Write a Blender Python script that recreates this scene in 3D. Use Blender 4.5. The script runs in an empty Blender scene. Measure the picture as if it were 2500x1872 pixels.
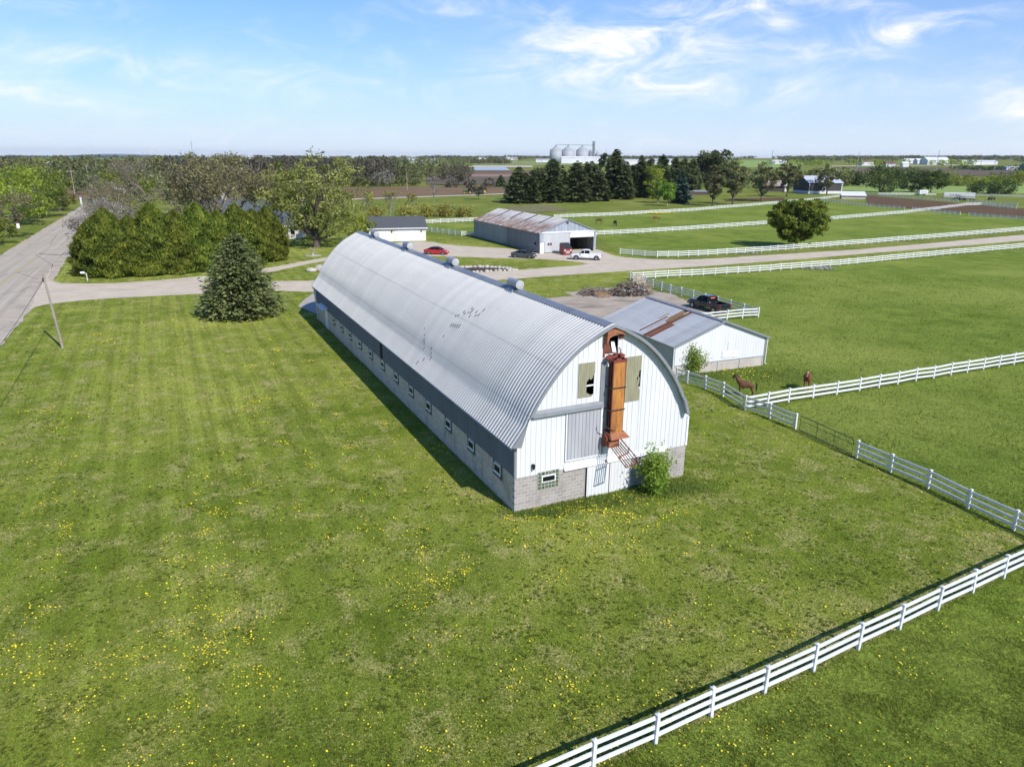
import bpy, bmesh, math, random
import numpy as np
from mathutils import Vector, Matrix
random.seed(7)
SC=bpy.context.scene; COL=SC.collection
R=math.radians
# ------------------------------------------------------------------ helpers
def ZT(x,y):
    d=math.hypot(x,y); z=0.0 if d<800 else min(13.0,.006*(d-800))
    t=min(1,max(0,(d-420)/500)); return z+.0072*max(-5000,min(5000,x))*t*t*(3-2*t)
class MB:
    def __init__(s): s.v=[]; s.f=[]
    def add(s,vs,fs):
        o=len(s.v); s.v+= [tuple(p) for p in vs]; s.f+=[tuple(i+o for i in f) for f in fs]; return s
    def quad(s,a,b,c,d): return s.add([a,b,c,d],[(0,1,2,3)])
    def box(s,x0,x1,y0,y1,z0,z1):
        return s.add([(x0,y0,z0),(x1,y0,z0),(x1,y1,z0),(x0,y1,z0),(x0,y0,z1),(x1,y0,z1),(x1,y1,z1),(x0,y1,z1)],
          [(3,2,1,0),(4,5,6,7),(0,1,5,4),(1,2,6,5),(2,3,7,6),(3,0,4,7)])
    def bbox(s,x0,x1,y0,y1,z0,z1,b=.02):
        "box with chamfered vertical and top edges"
        lo=[(x0,y0+b),(x0+b,y0),(x1-b,y0),(x1,y0+b),(x1,y1-b),(x1-b,y1),(x0+b,y1),(x0,y1-b)]
        cx,cy=(x0+x1)/2,(y0+y1)/2
        def ins(p): return (p[0]+(b if p[0]<cx else -b)*.8,p[1]+(b if p[1]<cy else -b)*.8)
        vs=[(p[0],p[1],z0) for p in lo]+[(p[0],p[1],z1-b) for p in lo]+[ins(p)+(z1,) for p in lo]
        fs=[tuple(range(7,-1,-1)),tuple(range(16,24))]
        for k in (0,8):
            for i in range(8):
                j=(i+1)%8; fs.append((k+i,k+j,k+8+j,k+8+i))
        return s.add(vs,fs)
    def obox(s,c,sz,rz=0,rx=0,ry=0):
        m=Matrix.Translation(c)@Matrix.Rotation(rz,4,'Z')@Matrix.Rotation(ry,4,'Y')@Matrix.Rotation(rx,4,'X')
        a,b,d=[q/2 for q in sz]
        vs=[m@Vector(p) for p in [(-a,-b,-d),(a,-b,-d),(a,b,-d),(-a,b,-d),(-a,-b,d),(a,-b,d),(a,b,d),(-a,b,d)]]
        return s.add(vs,[(3,2,1,0),(4,5,6,7),(0,1,5,4),(1,2,6,5),(2,3,7,6),(3,0,4,7)])
    def tube(s,pts,rad,n=6,cap=True):
        pts=[Vector(p) for p in pts]
        if not hasattr(rad,'__len__'): rad=[rad]*len(pts)
        vs=[];fs=[]
        for i,p in enumerate(pts):
            d=(pts[min(i+1,len(pts)-1)]-pts[max(i-1,0)])
            if d.length<1e-9: d=Vector((0,0,1))
            d.normalize()
            a=Vector((0,0,1)) if abs(d.z)<.9 else Vector((1,0,0))
            u=d.cross(a).normalized(); w=d.cross(u)
            for k in range(n):
                t=2*math.pi*k/n; vs.append(p+u*math.cos(t)*rad[i]+w*math.sin(t)*rad[i])
        for i in range(len(pts)-1):
            for k in range(n):
                j=(k+1)%n; fs.append((i*n+k,i*n+j,(i+1)*n+j,(i+1)*n+k))
        if cap: fs.append(tuple(range(n))); fs.append(tuple(range(len(pts)*n-1,(len(pts)-1)*n-1,-1)))
        return s.add(vs,fs)
    def lathe(s,prof,c=(0,0,0),n=24,axis='z'):
        vs=[];fs=[]
        for r,z in prof:
            for k in range(n):
                t=2*math.pi*k/n; a,b=r*math.cos(t),r*math.sin(t)
                vs.append((c[0]+a,c[1]+b,c[2]+z) if axis=='z' else ((c[0]+z,c[1]+a,c[2]+b) if axis=='x' else (c[0]+a,c[1]+z,c[2]+b)))
        for i in range(len(prof)-1):
            for k in range(n):
                j=(k+1)%n; fs.append((i*n+k,i*n+j,(i+1)*n+j,(i+1)*n+k))
        fs.append(tuple(range(n-1,-1,-1))); fs.append(tuple(range((len(prof)-1)*n,len(prof)*n)))
        return s.add(vs,fs)
    def prism(s,poly,a,b,plane='xz'):
        "extrude a 2-D outline from a to b along the missing axis"
        def q(p,t): return {'xz':(p[0],t,p[1]),'yz':(t,p[0],p[1]),'xy':(p[0],p[1],t)}[plane]
        n=len(poly)
        vs=[q(p,a) for p in poly]+[q(p,b) for p in poly]
        fs=[tuple(range(n)),tuple(range(2*n-1,n-1,-1))]
        for i in range(n):
            j=(i+1)%n; fs.append((i,n+i,n+j,j))
        return s.add(vs,fs)
    def loft(s,rings,cap=True):
        n=len(rings[0]); vs=[p for r in rings for p in r]; fs=[]
        for i in range(len(rings)-1):
            for k in range(n):
                j=(k+1)%n; fs.append((i*n+k,i*n+j,(i+1)*n+j,(i+1)*n+k))
        if cap: fs.append(tuple(range(n-1,-1,-1))); fs.append(tuple(range((len(rings)-1)*n,len(rings)*n)))
        return s.add(vs,fs)
    def build(s,name,mat,parent=None,smooth=False,fix=True):
        me=bpy.data.meshes.new(name); me.from_pydata(s.v,[],s.f)
        if fix:
            bm=bmesh.new(); bm.from_mesh(me); bmesh.ops.recalc_face_normals(bm,faces=bm.faces); bm.to_mesh(me); bm.free()
        o=bpy.data.objects.new(name,me); COL.objects.link(o)
        if mat: me.materials.append(mat)
        if smooth:
            for p in me.polygons: p.use_smooth=True
        if parent: o.parent=parent
        return o
def tag(o,label=None,cat=None,group=None,kind=None):
    if label: o['label']=label
    if cat: o['category']=cat
    if group: o['group']=group
    if kind: o['kind']=kind
    return o
def thing(name,label,cat,loc=(0,0,0),rz=0,group=None):
    o=bpy.data.objects.new(name,None); COL.objects.link(o); o.empty_display_size=.3
    o.location=loc; o.rotation_euler=(0,0,rz); return tag(o,label,cat,group)
def dup(root,loc,rz=None,label=None,scale=None):
    r=root.copy(); COL.objects.link(r); r.location=loc
    if rz is not None: r.rotation_euler=(0,0,rz)
    if label: r['label']=label
    if scale: r.scale=scale if hasattr(scale,'__len__') else (scale,)*3
    for ch in list(root.children):
        c=ch.copy(); COL.objects.link(c); c.parent=r
        for g in list(ch.children):
            d=g.copy(); COL.objects.link(d); d.parent=c
    return r
def np_mesh(name,V,n,mat,parent=None,var=None):
    "V: (k*n,3) array of loose n-gons"
    V=np.asarray(V,dtype=np.float32).reshape(-1,3); k=len(V)//n
    me=bpy.data.meshes.new(name)
    me.vertices.add(len(V)); me.vertices.foreach_set('co',V.ravel())
    me.loops.add(len(V)); me.loops.foreach_set('vertex_index',np.arange(len(V),dtype=np.int32))
    me.polygons.add(k); me.polygons.foreach_set('loop_start',np.arange(0,len(V),n,dtype=np.int32))
    try: me.polygons.foreach_set('loop_total',np.full(k,n,dtype=np.int32))
    except Exception: pass
    if var is not None:
        at=me.attributes.new('var','FLOAT','FACE'); at.data.foreach_set('value',np.asarray(var,dtype=np.float32))
    me.update(calc_edges=True)
    if mat: me.materials.append(mat)
    o=bpy.data.objects.new(name,me); COL.objects.link(o)
    if parent: o.parent=parent
    return o
# ------------------------------------------------------------------ materials
def nodes(name):
    m=bpy.data.materials.new(name); m.use_nodes=True; nt=m.node_tree
    return m,nt,nt.nodes['Principled BSDF']
def N(nt,t,**k):
    n=nt.nodes.new(t)
    for a,b in k.items(): setattr(n,a,b)
    return n
def c4(c): return (c[0],c[1],c[2],1)
def ramp(nt,stops):
    r=N(nt,'ShaderNodeValToRGB'); e=r.color_ramp.elements
    while len(e)<len(stops): e.new(.5)
    for i,(p,c) in enumerate(stops): e[i].position=p; e[i].color=c4(c)
    return r
def noise(nt,vec,scale,detail=4,rough=.55,dist=0):
    n=N(nt,'ShaderNodeTexNoise'); n.inputs['Scale'].default_value=scale; n.inputs['Detail'].default_value=detail
    n.inputs['Roughness'].default_value=rough; n.inputs['Distortion'].default_value=dist
    if vec is not None: nt.links.new(vec,n.inputs['Vector'])
    return n
def mapping(nt,vec,scale=(1,1,1),rot=(0,0,0),loc=(0,0,0)):
    m=N(nt,'ShaderNodeMapping'); m.inputs['Scale'].default_value=scale; m.inputs['Rotation'].default_value=rot; m.inputs['Location'].default_value=loc
    nt.links.new(vec,m.inputs['Vector']); return m.outputs[0]
def mixc(nt,fac,a,b,mode='MIX'):
    m=N(nt,'ShaderNodeMix',data_type='RGBA',blend_type=mode)
    for sock,val in ((0,fac),(6,a),(7,b)):
        if isinstance(val,(int,float)): m.inputs[sock].default_value=val
        elif isinstance(val,tuple): m.inputs[sock].default_value=c4(val)
        else: nt.links.new(val,m.inputs[sock])
    return m.outputs[2]
def math_(nt,op,a,b=None,c=None,clamp=False):
    m=N(nt,'ShaderNodeMath',operation=op,use_clamp=clamp)
    for i,val in enumerate((a,b,c)):
        if val is None: continue
        if isinstance(val,(int,float)): m.inputs[i].default_value=val
        else: nt.links.new(val,m.inputs[i])
    return m.outputs[0]
def sstep(nt,v,a,b):
    m=N(nt,'ShaderNodeMapRange',interpolation_type='SMOOTHSTEP'); m.inputs[1].default_value=a; m.inputs[2].default_value=b
    nt.links.new(v,m.inputs[0]); return m.outputs[0]
def bump(nt,h,bs,strength=.3,dist=.02):
    b=N(nt,'ShaderNodeBump'); b.inputs['Strength'].default_value=strength; b.inputs['Distance'].default_value=dist
    nt.links.new(h,b.inputs['Height']); nt.links.new(b.outputs[0],bs.inputs['Normal'])
def simple(name,c,rough=.6,metal=0,c2=None,scale=3,stretch=(1,1,1),bmp=0,fine=None,spec=None,stain=None,coat=0):
    m,nt,bs=nodes(name); L=nt.links
    bs.inputs['Roughness'].default_value=rough; bs.inputs['Metallic'].default_value=metal
    if spec is not None: bs.inputs['Specular IOR Level'].default_value=spec
    if coat: bs.inputs['Coat Weight'].default_value=coat; bs.inputs['Coat Roughness'].default_value=.08
    tc=N(nt,'ShaderNodeTexCoord').outputs['Object']
    vec=mapping(nt,tc,stretch)
    n=noise(nt,vec,scale,5)
    c2=c2 or tuple(min(1,x*.82) for x in c)
    col=ramp(nt,[(.32,c2),(.68,c)]); L.new(n.outputs[0],col.inputs[0]); out=col.outputs[0]
    if stain:
        n2=noise(nt,mapping(nt,tc,stain.get('stretch',(1,1,1))),stain.get('scale',1),6,.65)
        out=mixc(nt,sstep(nt,n2.outputs[0],*stain.get('edge',(.55,.65))),out,stain['c'])
    L.new(out,bs.inputs['Base Color'])
    if bmp: bump(nt,noise(nt,vec,fine or scale*6,4).outputs[0],bs,bmp,.02)
    return m
def leafmat(name,c1,c2,trans=.35,c3=None,rough=.7):
    m,nt,bs=nodes(name); L=nt.links
    a=N(nt,'ShaderNodeAttribute',attribute_name='var')
    oi=N(nt,'ShaderNodeObjectInfo')
    st=[(0,c1),(1,c2)] if not c3 else [(0,c1),(.6,c2),(1,c3)]
    r=ramp(nt,st); L.new(a.outputs['Fac'],r.inputs[0])
    br=math_(nt,'MULTIPLY_ADD',oi.outputs['Random'],.35,.83)
    hs=N(nt,'ShaderNodeHueSaturation'); L.new(r.outputs[0],hs.inputs['Color']); L.new(br,hs.inputs['Value'])
    L.new(math_(nt,'MULTIPLY_ADD',oi.outputs['Random'],.03,.485),hs.inputs['Hue'])
    bs.inputs['Roughness'].default_value=rough; bs.inputs['Specular IOR Level'].default_value=.25
    L.new(hs.outputs[0],bs.inputs['Base Color'])
    t=N(nt,'ShaderNodeBsdfTranslucent'); L.new(hs.outputs[0],t.inputs[0])
    mx=N(nt,'ShaderNodeMixShader'); mx.inputs[0].default_value=trans
    L.new(bs.outputs[0],mx.inputs[1]); L.new(t.outputs[0],mx.inputs[2])
    L.new(mx.outputs[0],nt.nodes['Material Output'].inputs[0])
    return m
def blockmat(name,side,c1,c2,mort,bw=.406,bh=.203,stain=(.2,.19,.15)):
    m,nt,bs=nodes(name); L=nt.links
    tc=N(nt,'ShaderNodeTexCoord').outputs['Object']; sp=N(nt,'ShaderNodeSeparateXYZ'); L.new(tc,sp.inputs[0])
    cb=N(nt,'ShaderNodeCombineXYZ'); L.new(sp.outputs['Y' if side else 'X'],cb.inputs[0]); L.new(sp.outputs['Z'],cb.inputs[1])
    b=N(nt,'ShaderNodeTexBrick'); L.new(cb.outputs[0],b.inputs['Vector'])
    b.inputs['Scale'].default_value=1; b.inputs['Brick Width'].default_value=bw; b.inputs['Row Height'].default_value=bh
    b.inputs['Mortar Size'].default_value=.011; b.inputs['Mortar Smooth'].default_value=.2; b.inputs['Bias'].default_value=0
    b.inputs['Color1'].default_value=c4(c1); b.inputs['Color2'].default_value=c4(c2); b.inputs['Mortar'].default_value=c4(mort)
    n=noise(nt,mapping(nt,tc,(1,1,.5)),1.1,6,.65)
    out=mixc(nt,sstep(nt,n.outputs[0],.5,.72),b.outputs[0],stain)
    n2=noise(nt,tc,25,3)
    out=mixc(nt,math_(nt,'MULTIPLY',n2.outputs[0],.35),out,(.16,.15,.14))
    L.new(out,bs.inputs['Base Color']); bs.inputs['Roughness'].default_value=.9; bs.inputs['Specular IOR Level'].default_value=.1
    bump(nt,math_(nt,'SUBTRACT',1.0,b.outputs['Fac']),bs,.5,.01)
    return m
def metalroof(name,c1,c2,rust=None,edge=(.55,.66),stretch=(1,.12,1),rough=.42,metal=.35,scale=.8,sheets='Y',laps=0):
    "painted or galvanised sheet with tone changes from sheet to sheet and optional rust"
    m,nt,bs=nodes(name); L=nt.links
    tc=N(nt,'ShaderNodeTexCoord').outputs['Object']; sp=N(nt,'ShaderNodeSeparateXYZ'); L.new(tc,sp.inputs[0])
    s=math_(nt,'FLOOR',math_(nt,'MULTIPLY',sp.outputs[sheets],1.1))
    wn=N(nt,'ShaderNodeTexWhiteNoise',noise_dimensions='1D'); L.new(s,wn.inputs['W'])
    n=noise(nt,mapping(nt,tc,stretch),scale*2,5,.6)
    f=math_(nt,'ADD',math_(nt,'MULTIPLY',wn.outputs[0],.35),math_(nt,'MULTIPLY',n.outputs[0],.65))
    r=ramp(nt,[(.25,c2),(.7,c1)]); L.new(f,r.inputs[0]); out=r.outputs[0]
    rg=.0
    if rust:
        n2=noise(nt,mapping(nt,tc,rust['stretch']),rust.get('scale',1),6,.7)
        fac=sstep(nt,math_(nt,'ADD',n2.outputs[0],math_(nt,'MULTIPLY',wn.outputs[0],.1)),*rust['edge'])
        if 'mask' in rust:   # rust gathers on one part of the slope
            ax,a,b=rust['mask']; fac=math_(nt,'MULTIPLY',fac,sstep(nt,sp.outputs[ax],a,b))
        n3=noise(nt,tc,6,3); rr=ramp(nt,[(.3,rust['c1']),(.7,rust['c2'])]); L.new(n3.outputs[0],rr.inputs[0])
        out=mixc(nt,fac,out,rr.outputs[0])
        L.new(math_(nt,'MULTIPLY_ADD',fac,-metal,metal),bs.inputs['Metallic'])
        L.new(math_(nt,'MULTIPLY_ADD',fac,.45,rough),bs.inputs['Roughness'])
    else:
        bs.inputs['Metallic'].default_value=metal; bs.inputs['Roughness'].default_value=rough
    if laps:
        d=math_(nt,'ABSOLUTE',math_(nt,'SUBTRACT',math_(nt,'FRACT',math_(nt,'DIVIDE',math_(nt,'ADD',sp.outputs['Z'],.3),laps)),.5))
        lap=math_(nt,'MULTIPLY',sstep(nt,d,.04,.0),.30); gr=noise(nt,mapping(nt,tc,(3,3,.35)),1.2,6,.7)
        out=mixc(nt,math_(nt,'ADD',lap,math_(nt,'MULTIPLY',sstep(nt,gr.outputs[0],.55,.75),.28)),out,(.22,.215,.205))
    bs.inputs['Specular IOR Level'].default_value=.25
    L.new(out,bs.inputs['Base Color'])
    return m
def glassmat(name,c=(.012,.014,.016),rough=.12):
    m,nt,bs=nodes(name); bs.inputs['Base Color'].default_value=c4(c); bs.inputs['Roughness'].default_value=rough
    bs.inputs['Specular IOR Level'].default_value=.03; return m
def emitmat(name,c,s):
    m,nt,bs=nodes(name); bs.inputs['Base Color'].default_value=c4(c); bs.inputs['Emission Color'].default_value=c4(c); bs.inputs['Emission Strength'].default_value=s; return m
MT={}
MT['white_siding']=simple('white_siding',(.68,.675,.665),.5,c2=(.61,.605,.60),scale=.7,stretch=(1,1,.3),spec=.3,stain=dict(c=(.47,.45,.41),scale=1.4,stretch=(2.5,1,.22),edge=(.60,.85)))
MT['white_trim']=simple('white_trim',(.78,.78,.78),.4,c2=(.7,.7,.7),scale=2)
MT['grey_trim']=simple('grey_trim',(.28,.29,.305),.5,c2=(.235,.245,.26),scale=2,metal=.2)
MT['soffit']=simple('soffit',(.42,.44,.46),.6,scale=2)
MT['navy_siding']=simple('navy_siding',(.125,.15,.20),.5,c2=(.095,.115,.16),scale=.8,stretch=(1,1,.3))
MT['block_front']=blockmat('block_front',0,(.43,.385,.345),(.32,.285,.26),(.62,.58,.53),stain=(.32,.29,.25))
MT['block_side']=blockmat('block_side',1,(.66,.565,.45),(.50,.43,.345),(.74,.65,.53),stain=(.37,.32,.235))  # paler and warmer than the front block to offset the wall's shade
MT['barn_roof']=metalroof('barn_roof',(.55,.535,.50),(.485,.472,.445),metal=0,rough=.8,laps=2.35)
MT['ridge_cap']=metalroof('ridge_cap',(.24,.26,.29),(.19,.21,.24),metal=.2)
MT['galv']=metalroof('galv',(.42,.43,.44),(.32,.33,.34),metal=.4,rough=.5)
MT['grey_door']=simple('grey_door',(.42,.42,.44),.6,c2=(.33,.32,.35),scale=.9,stretch=(1,1,.25))
MT['tan_board']=simple('tan_board',(.32,.30,.195),.85,c2=(.235,.22,.14),scale=2.5,stretch=(3,1,.4))
MT['black_void']=simple('black_void',(.012,.012,.014),.9)
MT['tar']=simple('tar',(.035,.035,.035),.95)
MT['dark_glass']=glassmat('dark_glass')
MT['rust_orange']=simple('rust_orange',(.50,.215,.045),.7,c2=(.30,.105,.028),scale=2.2,stretch=(1.8,1,.35),stain=dict(c=(.17,.055,.022),scale=3,stretch=(2.2,1,.35),edge=(.52,.72)))
MT['rust_dark']=simple('rust_dark',(.17,.045,.025),.8,c2=(.08,.025,.018),scale=4,bmp=.2)
MT['rust_red']=simple('rust_red',(.25,.055,.032),.8,c2=(.14,.03,.02),scale=6,bmp=.2)
MT['rust_pink']=simple('rust_pink',(.36,.135,.06),.8,c2=(.22,.075,.035),scale=5)
MT['fence_white']=simple('fence_white',(.74,.74,.725),.45,c2=(.64,.64,.62),scale=1.2,spec=.3,stain=dict(c=(.47,.48,.38),scale=1.7,stretch=(1,1,.6),edge=(.62,.8)))
MT['gate_black']=simple('gate_black',(.03,.033,.03),.5)
MT['bark']=simple('bark',(.13,.10,.075),.95,c2=(.06,.048,.038),scale=5,stretch=(1,1,.25),bmp=.5)
MT['bark_grey']=simple('bark_grey',(.25,.215,.155),.95,c2=(.15,.125,.09),scale=5,stretch=(1,1,.25),bmp=.4)
MT['bark_pale']=simple('bark_pale',(.40,.37,.31),.9,c2=(.26,.23,.19),scale=5,stretch=(1,1,.25))
MT['pole_wood']=simple('pole_wood',(.33,.28,.24),.9,c2=(.24,.20,.17),scale=4,stretch=(1,1,.1),bmp=.2)
MT['wire']=simple('wire',(.05,.05,.055),.5,metal=.6)
MT['concrete']=simple('concrete',(.42,.38,.34),.9,c2=(.33,.30,.27),scale=1.2,bmp=.2)
FENCE = {'fore': [(2.63,17.91),(4.81,19.04),(6.97,20.25),(11.43,22.59),(16.01,25.19),(20.65,27.85)],'front_left': [(14.26,59.56),(15.01,58.71),(16.17,57.26),(17.16,55.39),(17.9,51.99),(19.18,50.24),(20.29,48.07)],'front_right': [(22.36,43.0),(23.44,40.77),(24.5,38.49),(25.34,35.99),(26.28,33.57)],'paddock': [(17.9,51.99),(20.68,54.02),(24.99,55.72),(28.99,57.05),(33.29,59.06),(39.42,61.75),(47.57,65.45)],'lane_south': [(18.67,114.17),(22.84,115.95),(27.29,117.6),(31.47,118.58),(35.64,119.78),(40.17,122.45),(48.69,125.78),(59.74,131.81),(71.11,138.39),(85.33,147.33),(97.98,152.9),(113.97,162.03)],'yard_long': [(18.67,114.17),(22.57,102.22),(24.88,98.07),(30.02,86.22)],'yard_short': [(30.02,86.22),(27.84,85.4),(25.74,84.64),(22.33,83.25)],'lane_north': [(21.48,145.3),(23.83,144.24),(28.21,140.67),(30.39,141.78),(34.68,142.87),(41.01,144.84),(47.71,148.76),(58.97,154.95),(78.99,166.48),(91.15,174.39),(109.17,184.12),(144.11,206.47)],'mid': [(20.84,182.72),(24.98,183.85),(31.41,187.7),(38.07,192.58),(44.64,196.14),(51.85,202.22),(69.89,213.8),(99.83,234.83),(115.53,245.24),(142.21,268.01),(159.79,285.29),(197.77,321.59)],'far': [(-25.79,211.13),(-21.26,214.13),(-10.85,220.88),(13.04,234.91),(21.32,237.97),(34.48,247.26),(53.32,262.02),(67.97,273.73),(43.99,256.74),(55.17,263.25),(67.53,273.99),(81.29,288.31),(94.81,301.05),(118.69,327.85),(144.63,354.68),(158.64,373.1),(171.33,388.38)],'garage': [(-22.4,188.85),(-17.75,183.8),(-12.6,178.28),(-9.75,178.5)],'arena_a': [(143.96,348.43),(145.93,329.4),(148.76,304.73),(153.95,290.43)],'arena_b': [(156.37,289.14),(156.18,276.64),(159.23,262.45)],'arena_c': [(160.21,259.15),(164.55,248.7),(168.88,239.08)],'arena_d': [(192.87,405.9),(198.04,392.33),(202.55,369.36),(209.36,348.44)],'arena_e': [(196.72,320.91),(204.98,323.85),(203.04,311.31),(204.31,300.05)],'arena_f': [(213.37,347.51),(215.24,331.02),(219.02,321.18)],'back_a': [(205.47,417.78),(236.13,414.83)],'back_b': [(257.5,412.55),(278.45,398.12)]}
ROADL = [(-89.36,125.27),(-119.71,189.65),(-152.48,261.31),(-205.72,371.74)]
ROADR = [(-56.28,76.84),(-70.79,105.17),(-75.35,114.92)]
SHL = [(-97.45,137.11),(-126.42,200.59),(-153.36,261.2)]
SHR = [(-51.64,70.04),(-56.28,78.78)]
CLINE = [(-72.22,100.17),(-84.5,123.95),(-99.19,153.03)]
LANE = [(-59.48,86.22),(-60.17,89.86),(-58.75,91.65),(-55.84,94.02),(-51.52,95.8),(-42.53,98.93),(-33.38,101.71),(-27.96,100.48),(-15.33,105.96),(-2.44,112.34),(4.3,115.96),(19.89,123.39),(32.78,128.7),(52.18,138.41),(75.34,151.01),(124.64,177.75),(181.27,209.42),(198.1,229.42),(135.13,193.22),(79.18,159.04),(59.5,150.01),(35.11,138.27),(27.47,138.11),(22.45,140.16),(13.92,130.42),(0.55,123.07),(-6.18,120.14),(-16.59,115.12),(-30.62,110.41),(-35.95,109.96),(-40.8,109.15),(-43.4,109.41),(-45.02,113.68),(-48.89,114.53),(-53.78,110.16),(-59.13,106.88),(-64.6,106.15),(-68.04,106.69),(-70.58,108.72),(-72.65,111.76),(-82.54,129.82)]
YARD = [(-49.02,114.72),(-44.3,117.09),(-41.41,124.62),(-35.54,137.85),(-30.12,151.09),(-26.88,163.45),(-19.16,166.07),(-14.73,159.52),(-4.6,154.57),(-0.32,153.77),(5.28,144.66),(12.01,152.45),(17.62,155.69),(19.65,143.65),(22.45,140.16),(27.47,138.11),(21.57,134.38),(13.95,130.73),(12.77,133.33),(7.19,136.91),(-1.28,137.8),(-12.09,139.87),(-17.35,140.76),(-27.77,138.92),(-34.88,132.76),(-39.4,120.47),(-42.46,113.81),(-46.33,108.13)]
PAD = [(4.4,97.38),(8.41,99.08),(7.6,102.23),(15.19,106.67),(19.33,107.58),(22.7,101.6),(24.27,93.61),(24.99,87.18),(21.05,80.32),(10.95,82.08),(6.55,87.69)]
PAD2 = [(-27.55,90.69),(-27.92,94.83),(-28.04,99.36),(-26.9,100.05),(-23.02,84.88)]
BED = [(-9.66,128.37),(-4.53,127.65),(0.69,124.98),(0.41,122.59),(-4.98,120.93),(-9.17,121.62)]
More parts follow.
